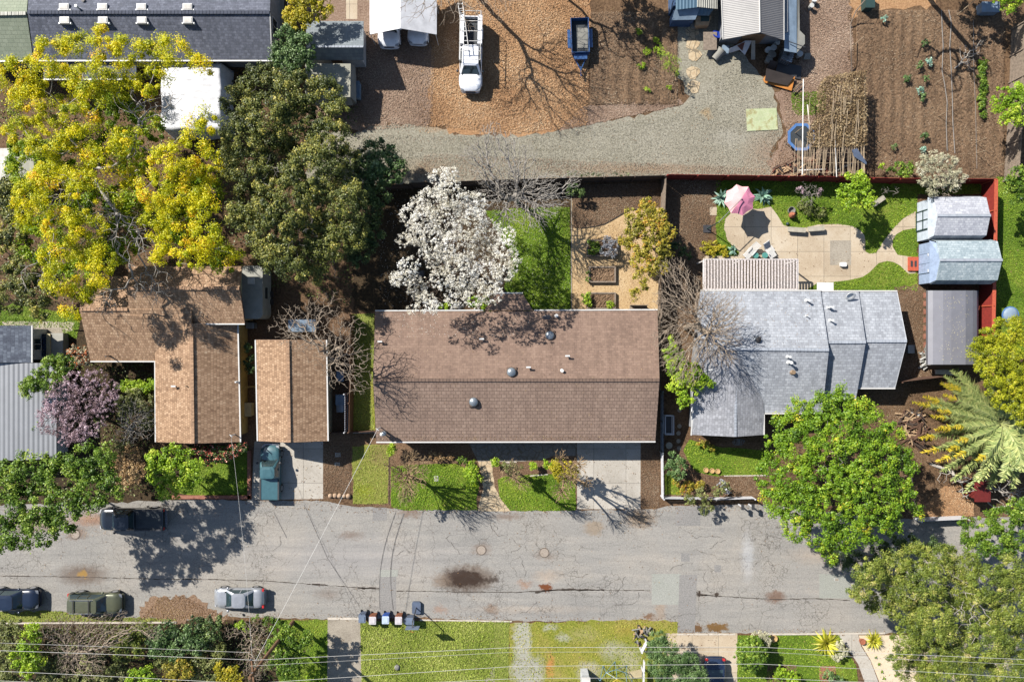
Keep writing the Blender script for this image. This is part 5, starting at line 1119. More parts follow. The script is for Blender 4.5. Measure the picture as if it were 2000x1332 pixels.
# trailer
x, y, _ = W(1131, 80); T = Thing('utility_trailer', 'small blue utility trailer with a board in its tray on orange chips', 'trailer', (x, y, 0), math.radians(2)); PB = G['paint_blue']
T.part('tray_floor', MB().box(-.78,-1.5,.5,.78,1.6,.58), G['bed_liner']); sd = MB().box(-.82,-1.54,.5,-.76,1.62,1.05).box(.76,-1.54,.5,.82,1.62,1.05).box(-.76,-1.54,.5,.76,-1.48,1.05).box(-.76,1.56,.5,.76,1.62,1.05)
T.part('tray_side', sd, PB); T.part('top_rail', MB().tube([(-.8,-1.52,1.07),(.8,-1.52,1.07),(.8,1.6,1.07),(-.8,1.6,1.07),(-.8,-1.52,1.07)], .035, 6), PB)
for s in (-1, 1):
    T.part('fender', MB().prism([(s*.86,-1.0),(s*1.14,-1.0),(s*1.14,.7),(s*.86,.7)], .72, .78), PB); wo = T.part('wheel', MB().tube([(s*.88,-.15,.35),(s*1.1,-.15,.35)], .35, 16), G['tyre']); T.part('rim', MB().tube([(s*1.08,-.15,.35),(s*1.12,-.15,.35)], .2, 12), G['rim'], parent=wo)
T.part('tongue', MB().bar((-.7,-1.5,.48),(0,-2.9,.48), .09).bar((.7,-1.5,.48),(0,-2.9,.48), .09).bar((0,-2.6,.48),(0,-3.5,.5), .09), PB); T.part('jack', MB().tube([(0,-3.1,.05),(0,-3.1,.85)], .04), G['chrome']); T.part('tool_chest', MB().box(-.6,-2.05,.52,.6,-1.58,.8), PB)
x, y, _ = W(1137, 74, .65); single('board', 'pale board lying in the blue trailer tray', 'board', MB().box(x-.42,y-.95,.585,x+.52,y+.9,.63), G['canvas_grey'])

# ================================================================== FENCES AND STREET THINGS
def fence(name, label, pts, h, mat, pitch=.15, gap=.01, t=.03, postm=None, posth=.1, poststep=2.4, rails=True, cat='fence'):
    """pts given where the fence TOP shows; vertical pickets"""
    P = [WV(*p, h) for p in pts]; T = Thing(name, label, cat, (P[0].x, P[0].y, 0)); pk = MB(); rl = MB(); pm = G[postm or mat]; rg = rs(int(P[0].x*7) % 97)
    for a, b in zip(P, P[1:]):
        a = Vector((a.x,a.y,0)); b = Vector((b.x,b.y,0)); d = b-a; L = d.length; d.normalize(); nrm = Vector((-d.y,d.x,0)); n = max(1, int(L/pitch))
        for i in range(n):
            p = a+d*(L*(i+.5)/n); q = h+rg.uniform(-.03,.02); pk.bar(p+nrm*.02, p+nrm*.02+Vector((0,0,q)), L/n-gap, t, up=tuple(nrm))
        if rails:
            for z in (.3, h-.25): rl.bar(a-nrm*.03+Vector((0,0,z)), b-nrm*.03+Vector((0,0,z)), .05, .09)
        k = max(1, int(L/poststep))
        for i in range(k+1):
            p = a+d*(L*i/k)-nrm*.05; T.part('post', MB().bar(p, p+Vector((0,0,h+posth)), .1), pm, world=True)
    T.part('pickets', pk, G[mat], world=True)
    if rails: T.part('rails', rl, G[mat], world=True)
    return T
mt('fence_dark', C(84,68,58), .85, var=.2, scale=5); mt('fence_red', C(150,48,38), .75, var=.15, scale=4); mt('fence_redtop', C(206,96,66), .7, var=.15, scale=6); mt('fence_weather', C(150,134,118), .85, var=.2, scale=5); mt('fence_white', C(232,232,236), .5, var=.05); mt('fence_brown', C(110,80,62), .85, var=.2)
fence('board_fence', 'dark weathered board fence along the gravel drive above the back garden', [(800,358),(1000,351),(1300,343)], 1.9, 'fence_dark')
fence('board_fence', 'weathered grey board fence running down between the back garden and mulch strip', [(1301,344),(1298,420),(1292,640),(1290,760)], 1.8, 'fence_weather')
fence('board_fence', 'dark board fence hidden behind the blossom tree at the garden corner', [(690,366),(800,360)], 1.8, 'fence_dark')
f = fence('board_fence', 'long dark red board fence behind the parasol and lawn', [(1304,341),(1600,345),(1760,349),(1946,350)], 1.9, 'fence_red', .28, .004)
f = fence('board_fence', 'bright red board fence running down beside the three right hand sheds', [(1946,351),(1944,470),(1940,660)], 1.95, 'fence_red', .6, .004, postm='fence_redtop')
a = WV(1946,351,1.98); b = WV(1944,470,1.98); c = WV(1940,660,1.98); f.part('cap_rail', MB().bar(a, b, .3, .05).bar(b, c, .3, .05), G['fence_redtop'], world=True)
fence('board_fence', 'weathered brown board fence with pale rails at the right edge of the vegetable plot', [(2006,40),(2000,200),(1990,345)], 1.9, 'fence_weather', .16)
f = fence('lattice_fence', 'white lattice panel fence in the alley right of the tan garage', [(673,770),(673,845)], 1.5, 'fence_white', .2, .1)
fence('board_fence', 'brown board fence down the boundary left of the brown roofed house', [(684,615),(681,845)], 1.6, 'fence_brown')
fence('low_fence', 'low brown rail fence between the tan garage and the brown roofed house', [(643,846),(733,843)], .9, 'fence_brown')
fence('picket_fence', 'low white picket fence along the road before the right hand garden', [(1297,974),(1400,976),(1475,974)], .95, 'fence_white', .12, .05)
fence('picket_fence', 'white picket fence running down beside the clipped green bush', [(1295,885),(1296,972)], .95, 'fence_white', .12, .05)
fence('rail_fence', 'pale metal rail fence in the dark side passage of the grey house', [(1296,765),(1296,885)], 1.2, 'vent_steel', .12, .08)
fence('panel_fence', 'white solid panel fence between the big green tree and grey-green oaks', [(1800,1018),(1893,1014)], 1.2, 'fence_white', .3, .002)
fence('slat_fence', 'short dark slatted fence between the stone path and the tan house', [(147,645),(167,645)], 1.4, 'fence_dark', .12, .04); fence('board_fence', 'brown board fence with a long top rail between grey house and palm', [(1762,746),(1845,736)], 1.7, 'fence_brown', .15)
fence('lattice_fence', 'tan gate between the tan house and the garage', [(480,756),(499,756)], 1.3, 'wall_yellow', .16, .06, cat='gate')
# utility pole and wires
mt('pole_wood', C(140,104,76), .9, var=.2); mt('wire_skin', C(206,204,200), .5, var=.03)
PT = W(490, 1320, 10.0); T = Thing('utility_pole', 'brown wooden utility pole leaning outward above the lower left shrubs', 'utility pole', (PT[0], PT[1], 0))
T.part('pole', MB().tube([(PT[0],PT[1],0),(PT[0],PT[1],10.3)], [.19,.13], 12), G['pole_wood'], world=True)
ca = WV(487,1284,9.6); cb = WV(499,1400,9.6); mid = Vector((PT[0],PT[1],9.6)); T.part('crossarm', MB().bar(ca+Vector((.15,0,0)), cb+Vector((.15,0,0)), .12, .14), G['pole_wood'], world=True)
T.part('brace', MB().bar(Vector((PT[0]+.15,PT[1],8.8)), ca*.5+mid*.5+Vector((.15,0,0)), .05), G['vent_steel'], world=True)
ins = []
for f in (0.02, .25, .5, .75): 
    p = ca+(cb-ca)*f; p.x += .15; T.part('insulator', MB().lathe([(.05,0),(.08,.03),(.04,.08),(.07,.12),(.03,.2)], (p.x,p.y,p.z+.07), 10), G['vent_steel'], world=True)
def wire(label, pts, sag=.25, r=.014, grp='overhead wires'):
    mb = MB()
    for a, b in zip(pts, pts[1:]):
        a = Vector(a); b = Vector(b); q = [a+(b-a)*f-Vector((0,0,sag*4*f*(1-f))) for f in np.linspace(0, 1, 14)]; mb.tube(q, r, 5, cap=False)
    return single('overhead_wire', label, 'wire', mb, G['wire_skin'], grp)
hw_ = 9.75
wire('overhead wire entering from the left and ending at the pole top', [W(-300,1262,hw_), W(0,1270,hw_), W(487,1288,hw_)], .05); wire('thin faint overhead wire highest among the left hand ones', [W(-300,1248,hw_), W(0,1255,hw_), W(488,1274,hw_)], .05, .010)
wire('overhead wire crossing the lower left shrubs above their yellow tops', [W(-300,1304,hw_), W(0,1310,hw_), W(492,1335,hw_)], .05); wire('lowest left overhead wire leaving through the bottom edge', [W(-300,1322,hw_), W(0,1329,hw_), W(495,1352,hw_)], .05)
wire('uppermost overhead wire running right from the pole across both lawns', [W(488,1289,hw_), W(1000,1264,hw_), W(1480,1263,hw_), W(1760,1277,hw_), W(2300,1300,hw_)], .0)
wire('middle overhead wire running right from the pole over the patchy lawn', [W(495,1334,hw_), W(1000,1301,hw_), W(1480,1296,hw_), W(1760,1309,hw_), W(2300,1340,hw_)], .0)
wire('lowest overhead wire running right over the climbing dome', [W(600,1358,hw_), W(828,1333,hw_), W(1020,1324,hw_), W(1480,1323,hw_), W(1700,1332,hw_), W(2300,1360,hw_)], .0)
wire('faint overhead wire just below the uppermost right hand one', [W(488,1300,hw_), W(1000,1273,hw_-.6), W(1480,1272,hw_-.6), W(1760,1287,hw_-.6), W(2300,1310,hw_)], .0, .009)
wire('slanting service wire from the pole up to the brown roofed house', [(PT[0]+.1,PT[1]+.8,9.6), m1], .35, .016, 'service wires'); wire('service wire from the pole up to the corner of the tan house', [(PT[0]-.05,PT[1]+1.2,9.6), m2], .35, .010, 'service wires')
# wheelie bins and hoop
mt('bin_grey', C(96,108,130), .5); mt('bin_brown', C(150,92,62), .5); mt('bin_blue', C(50,90,170), .5); mt('bin_lid_pale', C(222,216,218), .5); mt('bin_lid_blue', C(206,222,240), .5); mt('bin_lid_grey', C(120,134,156), .5)
def bin_(x, y, rz, b, l, label, w=.62, d=.72, h=1.0, fallen=False):
    cx, cy, _ = W(x, y, 0); T = Thing('wheelie_bin', label, 'bin', (cx, cy, 0), math.radians(rz), 'wheelie bins along the kerb')
    bd = MB(); vs = []
    for (a, c, z) in ((w*.38, d*.36, .06), (w*.48, d*.47, h-.1), (w*.5, d*.5, h)):
        vs += [(-a,-c,z),(a,-c,z),(a,c,z),(-a,c,z)]
    fs = [(3,2,1,0),(8,9,10,11)]
    for k in (0,4):
        for i in range(4): j = (i+1) % 4; fs.append((k+i,k+j,k+4+j,k+4+i))
    T.part('body', bd.add(vs, fs), G[b]); lid = MB().prism(rrect(-w*.52,-d*.58,w*.52,d*.40,.07), h, h+.06).prism(rrect(-w*.36,-d*.42,w*.36,d*.24,.05), h+.06, h+.10)
    T.part('lid', lid, G[l]); T.part('handle', MB().tube([(-w*.3,d*.52,h-.02),(-w*.3,d*.68,h+.0),(w*.3,d*.68,h+.0),(w*.3,d*.52,h-.02)], .025, 6), G[b])
    hp = MB().box(-w*.42,d*.40,h,-w*.12,d*.56,h+.03).box(w*.12,d*.40,h,w*.42,d*.56,h+.03); T.part('hinge', hp, G[b])
    for s in (-1, 1): T.part('wheel', MB().tube([(s*w*.44,d*.42,.13),(s*w*.5,d*.42,.13)], .13, 12), G['tyre'])
    return T
bin_(712,1198,0,'bin_grey','bin_lid_grey','grey wheelie bin with a grey lid, first of the row'); bin_(732,1201,0,'bin_brown','bin_lid_pale','brown wheelie bin with a pale lid, second of the row'); bin_(757,1200,0,'bin_blue','bin_lid_blue','blue wheelie bin with a pale blue lid, third of the row'); bin_(782,1201,0,'bin_brown','bin_lid_pale','brown wheelie bin with a pale lid, fourth of the row, beside the hoop post'); bin_(803,1204,90,'bin_grey','bin_lid_grey','dark grey wheelie bin turned sideways under the basketball hoop')
x, y, _ = W(814, 1190); T = Thing('basketball_hoop', 'portable dark basketball hoop at the kerb beside the bins', 'basketball hoop', (x, y, 0))
T.part('base', MB().prism(rrect(-.4,-.3,.4,.8,.15), .02, .3), G['bin_grey']); T.part('post', MB().tube([(0,.3,.2),(0,-.05,2.6)], .05, 8), G['plastic_black']); T.part('backboard', MB().box(-.6,-.55,2.35,.6,-.51,3.1), G['bin_lid_grey']); T.part('hoop', MB().tube([(.22*math.cos(a),-.8+.22*math.sin(a),2.5) for a in np.linspace(0,6.283,17)], .015, 5), G['tail_lamp']); T.part('arm', MB().bar((0,-.02,2.5),(0,-.52,2.7), .08), G['plastic_black'])
x, y, _ = W(776, 1302); single('boulder', 'single grey stone lying in the lawn below the bins', 'stone', MB().ball((x,y,.1), .26, 10, 7, .6, .15, rs(3)), G['canvas_grey'], smooth=True)
rg = rs(21); ro = None
for i, (xx, lb) in enumerate(((646,'leftmost'),(655,'second'),(664,'third'),(673,'fourth'),(681,'rightmost'))):
    x, y, _ = W(xx, 967+rg.uniform(-1,1)); single('boulder', f'round tan edging stone, {lb} of five by the road', 'stone', MB().ball((x,y,.1), .21+rg.uniform(-.03,.04), 10, 7, .8, .1, rg), G['trim_tan'] if 'trim_tan' in G else mt('trim_tan', C(190,160,132), .9, bump=.01), 'edging stones by the road', smooth=True)
# mailboxes at the driveway of the right hand garden fence
for px, lb in ((1442,'dark mailbox on a post by the white picket fence'),(1462,'second mailbox on a post nearest the big green tree')):
    x, y, _ = W(px, 984); T = Thing('mailbox', lb, 'mailbox', (x, y, 0)); T.part('post', MB().box(-.05,-.05,0,.05,.05,1.05), G['fence_white']); T.part('box', MB().prism([(-.1,-.25),(.1,-.25),(.1,.25),(-.1,.25)], 1.05, 1.28), G['plastic_black'])
# ================================================================== GARDEN THINGS
def planter(label, xa, ya, xb, yb, h=.35):
    z = h; a = W(xa, yb, z); b = W(xb, ya, z); T = Thing('raised_bed', label, 'planter', ((a[0]+b[0])/2, (a[1]+b[1])/2, 0), group='raised beds in the back garden'); w = .14
    T.part('frame', MB().box(a[0],a[1],0,b[0],a[1]+w,z).box(a[0],b[1]-w,0,b[0],b[1],z).box(a[0],a[1]+w,0,a[0]+w,b[1]-w,z).box(b[0]-w,a[1]+w,0,b[0],b[1]-w,z), G['fence_weather'], world=True)
    rg = rs(int(ya)); nx, ny = 22, 12; V = []; F = []
    for j in range(ny+1):
        for i in range(nx+1): V.append((a[0]+w+(b[0]-a[0]-2*w)*i/nx, a[1]+w+(b[1]-a[1]-2*w)*j/ny, z-.08+rg.normal(0,.025)))
    for j in range(ny):
        for i in range(nx): k = j*(nx+1)+i; F.append((k,k+1,k+nx+2,k+nx+1))
    T.part('soil', MB().add(V, F), G['tilled_soil'], world=True)
planter('raised bed holding leafy greens and a silver bush, topmost', 1146,468,1207,501); planter('middle raised bed with bare soil and timber frame', 1150,520,1203,552); planter('raised bed with a lime bush at its left corner, lowest', 1146,571,1203,604)
for i, (x, lb) in enumerate(((1247,'weathered wooden bench against the back wall of the brown roofed house'),)):
    a = W(x, 601, .45); T = Thing('garden_bench', lb, 'bench', (a[0], a[1], 0)); T.part('seat', MB().box(-.8,-.2,.42,.8,.2,.47), G['fence_weather']); T.part('backrest', MB().box(-.8,.18,.5,.8,.24,.85), G['fence_weather'])
    for s in (-.7,.7): T.part('leg', MB().box(s-.05,-.18,0,s+.05,.18,.42), G['fence_weather'])
# parasol
mt('parasol_pink', C(226,140,170), .8, var=.06); mt('parasol_sunlit', C(244,190,190), .8, var=.05); mt('parasol_pole', C(150,150,146), .4, .5)
cx, cy, _ = W(1446, 390, 2.5); T = Thing('parasol', 'pink cantilever parasol with scalloped panels over the patio', 'parasol', (cx, cy, 0)); R0 = 1.42
can = MB(); n = 8
for k in range(n):
    a0 = 2*math.pi*(k)/n+.2; a1 = 2*math.pi*(k+1)/n+.2; vs = [(0,0,2.75)]; m = 6
    for i in range(m+1):
        a = a0+(a1-a0)*i/m; s = abs(i/m*2-1); r = R0*(.86+.14*s**1.6); vs.append((r*math.cos(a), r*math.sin(a), 2.28+.05*(s**2)))
    for i in range(m+1): a = a0+(a1-a0)*i/m; vs.append((R0*.5*math.cos(a), R0*.5*math.sin(a), 2.56))
    fs = [(0, m+2+i, m+3+i) for i in range(m)]+[(m+2+i, 1+i, 2+i, m+3+i) for i in range(m)]
    T.part('canopy_panel', MB().add(vs, fs), G['parasol_sunlit' if k in (1,2,3,4) else 'parasol_pink'])  # panels towards the sun get a paler copy, sunlight put into the colour
    T.part('rib', MB().tube([(0,0,2.74),(R0*.98*math.cos(a0),R0*.98*math.sin(a0),2.3)], .015, 5), G['parasol_pole'])
T.part('finial', MB().ball((0,0,2.8), .07, 8, 6), G['parasol_pink'], smooth=True)
mst = W(1381, 447, .1); top = (mst[0]-cx+.2, mst[1]-cy+.1, 2.9)
T.part('mast', MB().tube([(mst[0]-cx, mst[1]-cy, 0), top], .05, 8), G['trim_green']); T.part('arm', MB().tube([top, (0,0,2.95), (0,0,2.75)], .035, 8), G['parasol_pole']); T.part('base', MB().box(mst[0]-cx-.35,mst[1]-cy-.35,.02,mst[0]-cx+.35,mst[1]-cy+.35,.1), G['plastic_black'])
def chair(label, px, py, rz, grp=None, mat='gutter_white'):
    x, y, _ = W(px, py, .4); T = Thing('lounge_chair', label, 'chair', (x, y, 0), math.radians(rz), grp); m = G[mat]; ff = MB()
    for s in (-.3,.3): ff.bar((s,-.75,.32),(s,.25,.34), .05).bar((s,.25,.34),(s,.85,.85), .05)
    T.part('frame', ff, m); sl = MB()
    for i in range(11): sl.bar((-.3,-.72+i*.095,.345),(.3,-.72+i*.095,.345), .075, .015)
    T.part('seat', sl, m); sl = MB()
    for i in range(8): f = (i+.5)/8; sl.bar((-.3,.25+.6*f,.36+.5*f),(.3,.25+.6*f,.36+.5*f), .07, .015)
    T.part('backrest', sl, m)
    for s in (-.3,.3):
        T.part('armrest', MB().box(s-.04,-.3,.55,s+.04,.3,.58), m)
        for q in (-.65,.2): T.part('leg', MB().bar((s,q,0),(s,q,.33), .045), m)
    return T
chair('white slatted lounge chair on the patio, left of the pair', 1467,491,-42,'lounge chairs by the pergola'); chair('white slatted lounge chair on the patio, right of the pair', 1503,489,34,'lounge chairs by the pergola')
mt('teal_plastic', C(90,160,150), .5)
for px, lb in ((1476,'teal stool beside the left lounge chair'),(1494,'teal stool beside the right lounge chair')):
    x, y, _ = W(px, 499, .4); T = Thing('stool', lb, 'stool', (x, y, 0)); T.part('seat', MB().lathe([(.26,.4),(.28,.42),(.27,.45)], n=16), G['teal_plastic'])
    for k in range(4): a = k*1.57+.7; T.part('leg', MB().bar((.18*math.cos(a),.18*math.sin(a),.4),(.24*math.cos(a),.24*math.sin(a),0), .04), G['teal_plastic'])
mt('bench_stone', C(190,182,164), .8, bump=.01)
def sbench(label, px, py, w, rz, grp='stone benches round the patio'):
    x, y, _ = W(px, py, .42); T = Thing('stone_bench', label, 'bench', (x, y, 0), math.radians(rz), grp); T.part('seat', MB().prism(rrect(-w/2,-.22,w/2,.22,.06), .38, .48), G['bench_stone'])
    for s in (-w*.32, w*.32): T.part('leg', MB().prism([(s-.1,-.16),(s+.1,-.16),(s+.1,.16),(s-.1,.16)], 0, .38), G['bench_stone'])
sbench('pale stone bench on the patio edge, left one', 1556,449,1.65,-4); sbench('pale stone bench on the patio edge, right one', 1594,447,1.5,4); sbench('stone bench standing in the lawn below the lime tree', 1716,393,1.3,35,'stone benches round the patio')
x, y, _ = W(1547, 416, .4); T = Thing('fire_pot', 'round clay chiminea and grey tub in the grass above the left bench', 'chiminea', (x, y, 0)); T.part('bowl', MB().lathe([(.12,0),(.28,.2),(.3,.4),(.16,.6),(.12,.75),(.15,.8)], (.03,-.2,0), 14), mt('terracotta', C(180,110,80), .8), smooth=True); T.part('tub', MB().lathe([(.26,0),(.32,.35),(.34,.36),(.3,.36),(.25,.1)], (0,.25,0), 14), G['canvas_grey'])
def pot(px, py, label, r=.22, h=.3, m='terracotta', grp=None, soil='dark_soil'):
    x, y, _ = W(px, py, h); T = Thing('plant_pot', label, 'pot', (x, y, 0), group=grp); T.part('pot', MB().lathe([(r*.7,0),(r,h-.05),(r*1.1,h-.04),(r*1.1,h),(r*.9,h),(r*.85,h-.06)], n=16), G[m]); T.part('soil', MB().lathe([(r*.84,h-.1),(r*.84,h-.07)], n=14), G[soil]); return T
mt('pot_tan', C(214,176,120), .8)
for px, lb in ((1379,'tan pot in the row by the right hand lawn, first'),(1391,'tan pot in the row by the right hand lawn, middle'),(1402,'tan pot in the row by the right hand lawn, last')): pot(px, 918 + (px-1379)*.1, lb, .22, .25, 'pot_tan', 'pots along the right hand lawn')
pot(1307,870,'pale round pot in the dark side passage of the grey house', .28,.35,'bench_stone'); pot(1685,1253,'terracotta pot with a pale rim beside the right yellow spiky plant', .26,.35); pot(1512,1247,'yellow planted bowl beside the round clipped bush', .3,.3,'pot_tan')
x, y, _ = W(1537, 438); single('ball', 'dark teal ball lying at the end of the left stone bench', 'ball', MB().ball((x,y,.15), .15, 10, 7), G['trim_green'], smooth=True)
x, y, _ = W(1646, 517, .1); single('garden_tray', 'small white lidded box on the patio patch', 'box', MB().prism(rrect(x-.28,y-.2,x+.28,y+.2,.1), .03, .3), G['vent_white'])
# deck and step
x0, y0, _ = W(1775,529,.2); x1, y1, _ = W(1794,502,.2); T = Thing('door_step', 'small red wooden deck before the blue fronted shed', 'step', ((x0+x1)/2,(y0+y1)/2,0)); T.part('deck', MB().box(x0,y0,.02,x1,y1,.2), G['fence_redtop'], world=True)
for q in (.3,.7): T.part('mat', MB().box(x0+(x1-x0)*q-.1, (y0+y1)/2-.28, .2, x0+(x1-x0)*q+.1, (y0+y1)/2+.28, .215), G['plastic_black'], world=True)
# hedge bench, cold frame etc in the side passages
x, y, _ = W(1307, 830, .6); T = Thing('frame_rack', 'white framed open box in the dark side passage of the grey house', 'frame', (x, y, 0)); fr = MB()
for z in (.1, .75): fr.bar((-.38,-.85,z),(.38,-.85,z), .07).bar((-.38,.85,z),(.38,.85,z), .07).bar((-.38,-.85,z),(-.38,.85,z), .07).bar((.38,-.85,z),(.38,.85,z), .07)
for a in (-.38,.38):
    for b in (-.85,.85): fr.bar((a,b,0),(a,b,.78), .07)
T.part('frame', fr, G['fence_white']); T.part('liner', MB().box(-.32,-.8,.08,.32,.8,.14), G['plastic_black'])
hs = MB(); x, y, _ = W(1442, 863)
hs.tube([(x+.5*(1-.02*i)*math.cos(i*.5)*1.2, y+.28*math.sin(i*.5+.4*math.sin(i)), .04+.004*(i % 7)) for i in range(60)], .014, 4); single('garden_hose', 'coiled pale hose on the lawn below the grey house', 'hose', hs, G['vent_steel'])
for px, py, w, d, h, m, lb in ((664,781,.75,.9,.8,'sheet_blue','pale blue cabinet in the alley right of the garage, upper one'),(664,797,.6,.7,.6,'vent_steel','grey cabinet in the alley right of the garage, lower one'),(664,735,.6,.9,.7,'sheet_blue','blue unit under the bare tree in the alley'),(698,175,.35,1.5,.8,'sheet_blue','narrow light blue box leaning beside the khaki shed'),(691,173,.5,.6,.7,'bin_lid_pale','white bag beside the narrow blue box'),(484,800,.6,1.2,.75,'wall_cream','cream cabinet in the gap between tan house and garage'),(488,636,.7,.5,.8,'vent_steel','grey air unit below the camper trailer'),(1780,682,.55,.7,.6,'vent_steel','grey bin in the shade of the grey house'),(84,674,1.25,2.0,.8,'paint_midnight','dark blue covered box beside the small slate shed'),(1935,14,1.6,.9,.8,'sheet_blue','blue-grey cart under the tree, top right'),(1700,0,.8,1.4,.9,'trim_green','dark green box at the top of the vegetable plot')):
    x, y, _ = W(px, py, h); T = Thing('storage_box', lb, 'box', (x, y, 0)); T.part('body', MB().prism(rrect(-w/2,-d/2,w/2,d/2,.05), .02, h-.06), G[m]); T.part('lid', MB().prism(rrect(-w/2-.03,-d/2-.03,w/2+.03,d/2+.03,.06), h-.06, h), G[m])
x, y, _ = W(110, 673, .8); T = Thing('storage_box', 'olive grey box with a pale cushion edge beside the dark covered box', 'box', (x, y, 0)); T.part('body', MB().prism(rrect(-.55,-1.05,.6,1.05,.05), .02, .78), G['camper_skin']); T.part('cushion', MB().prism(rrect(-.85,-1.0,-.5,1.0,.06), .1, .9), G['wall_cream'])
x, y, _ = W(818, 535, .7); T = Thing('grill', 'dark covered grill in the shade left of the blossom tree', 'grill', (x,y,0)); T.part('cabinet', MB().box(-.5,-.3,0,.5,.3,.8), G['plastic_black']); T.part('hood', MB().tube([(-.45,0,.82),(.45,0,.82)], .28, 12), G['plastic_black'])
# ---- clutter round the workshop
def bucket(px, py, label, r=.3, h=.5, m='canvas_grey', tilt=0, rzz=0, grp='tubs and buckets round the workshop'):
    x, y, _ = W(px, py, h*.5); T = Thing('bucket', label, 'bucket', (x, y, .0), math.radians(rzz), grp); b = MB().lathe([(r*.78,0),(r*.98,h-.04),(r*1.06,h-.03),(r*1.06,h),(r*.92,h),(r*.72,.06)], n=18); rm = MB().lathe([(r*1.0,h-.02),(r*1.08,h-.02),(r*1.08,h+.02),(r*1.0,h+.02)], n=18)
    if tilt:
        M_ = Matrix.Translation((0,0,r*.9)) @ Matrix.Rotation(math.radians(tilt), 4, 'X') @ Matrix.Translation((0,0,-h/2)); b.xf(M_); rm.xf(M_)
    T.part('tub', b, G[m]); T.part('rim', rm, G[m]); return T
mt('tub_blue', C(24,60,170), .4); mt('tub_white', C(220,220,216), .5)
bucket(1397,73,'bright blue tub left of the workshop', .42,.6,'tub_blue', 25, 150); bucket(1404,106,'big grey ribbed barrel lying left below the workshop', .42,1.0,'canvas_grey', 70, 140)
for i, (x, y, r, lb) in enumerate(((1499,98,.26,'white ring topped bucket under the workshop eaves, upper left'),(1509,96,.26,'white bucket under the workshop eaves, next to the blue sheet'),(1505,110,.36,'grey barrel standing below the white buckets'),(1500,119,.3,'grey ribbed barrel beside the leaning board'),(1545,105,.28,'pale bucket on the edge of the lean-to'),(1560,108,.26,'white bucket beside the tote on the mulch'),(1516,84,.22,'small white bucket hard under the eaves'),(1583,14,.2,'tan paper bucket near the top edge'),(1590,4,.22,'white bucket at the top edge above the tan one'),(1354,52,.3,'pale blue wash tub below the lean-to shed'))):
    bucket(x, y, lb, r, .55, 'tub_white' if r < .3 else 'canvas_grey', 0 if i % 2 else 20, i*70)
x, y, _ = W(1538, 108, .9); T = Thing('liquid_tote', 'caged white liquid tote standing right below the workshop', 'tank', (x, y, 0), math.radians(-18)); T.part('tank', MB().prism(rrect(-.5,-.6,.5,.6,.08), .15, 1.05), G['vent_steel']); cg = MB()
for q in np.linspace(-.5,.5,6): cg.bar((q,-.63,.1),(q,-.63,1.1), .03).bar((q,.63,.1),(q,.63,1.1), .03)
for q in np.linspace(-.6,.6,7): cg.bar((-.53,q,.1),(-.53,q,1.1), .03).bar((.53,q,.1),(.53,q,1.1), .03).bar((-.53,q,1.08),(.53,q,1.08), .03)
T.part('cage', cg, G['chrome']); T.part('pallet', MB().box(-.55,-.65,.0,.55,.65,.12), G['fence_weather']); T.part('cap', MB().lathe([(.12,1.05),(.12,1.12),(.02,1.13)], n=14), G['plastic_black'])
mt('tarp_dark', C(66,56,52), .8, scale=2, bump=.01); mt('ply_orange', C(216,140,60), .7); mt('rust_sheet', C(120,70,54), .8); mt('lumber', C(196,164,128), .8, var=.2)
def sheetobj(name, label, cat, pts, mat, t=.03, grp=None):
    P = [W(*p) for p in pts]; mb = MB().slab(P, t); return single(name, label, cat, mb, G[mat], grp)
sheetobj('tarpaulin', 'dark tarpaulin sheet draped over the orange plywood', 'tarpaulin', [(1497,134,.9),(1552,150,.6),(1538,168,.35),(1494,158,.5)], 'tarp_dark'); sheetobj('plywood', 'orange plywood sheet poking out from the dark tarpaulin', 'board', [(1490,156,.2),(1494,162,.2),(1546,178,.2),(1553,150,.4),(1500,140,.45)], 'ply_orange')
sheetobj('tarpaulin', 'black plastic sheet right of the orange plywood', 'tarpaulin', [(1520,120,.3),(1566,130,.2),(1564,156,.12),(1540,150,.2),(1515,140,.3)], 'plastic_black'); sheetobj('tarpaulin', 'white and rust striped tarpaulin bundle under the workshop eaves', 'tarpaulin', [(1424,96,.9),(1456,80,1.3),(1469,80,1.3),(1455,108,.5),(1445,98,.7),(1425,104,.5)], 'tarp_white'); sheetobj('tarpaulin', 'rust coloured cloth fold inside the striped bundle', 'cloth', [(1440,90,1.25),(1455,82,1.45),(1450,100,1.1)], 'rust_sheet')
sheetobj('board', 'long pale plank leaning upright under the workshop ridge', 'board', [(1468,80,1.6),(1475,80,1.6),(1475,117,.1),(1467,117,.1)], 'camper_skin'); sheetobj('board', 'dark panel leaning left of the liquid tote', 'board', [(1505,118,.9),(1520,122,.8),(1512,138,.2),(1497,134,.3)], 'tarp_dark')
sheetobj('box_stack', 'pale blue flat boxes under the left workshop eaves', 'box', [(1412,88,.6),(1425,90,.6),(1423,105,.5),(1411,104,.5)], 'sheet_blue', .3); sheetobj('table', 'pale wooden work table left of the blue tub', 'table', [(1374,63,.8),(1400,63,.8),(1400,98,.75),(1374,98,.75)], 'fence_weather', .08); sheetobj('board', 'pale square board propped below the work table', 'board', [(1384,96,.5),(1400,96,.5),(1396,110,.1),(1379,110,.1)], 'canvas_grey'); sheetobj('crate', 'pale wooden animal hutch under the blue sheet roof', 'hutch', [(1360,32,1.1),(1389,32,1.1),(1384,50,.9),(1358,51,.9)], 'lumber', .6); sheetobj('panel', 'dark teal panel set into the wooden hutch roof', 'panel', [(1369,32,1.16),(1386,32,1.16),(1385,42,1.06),(1369,42,1.06)], 'trim_green', .03)
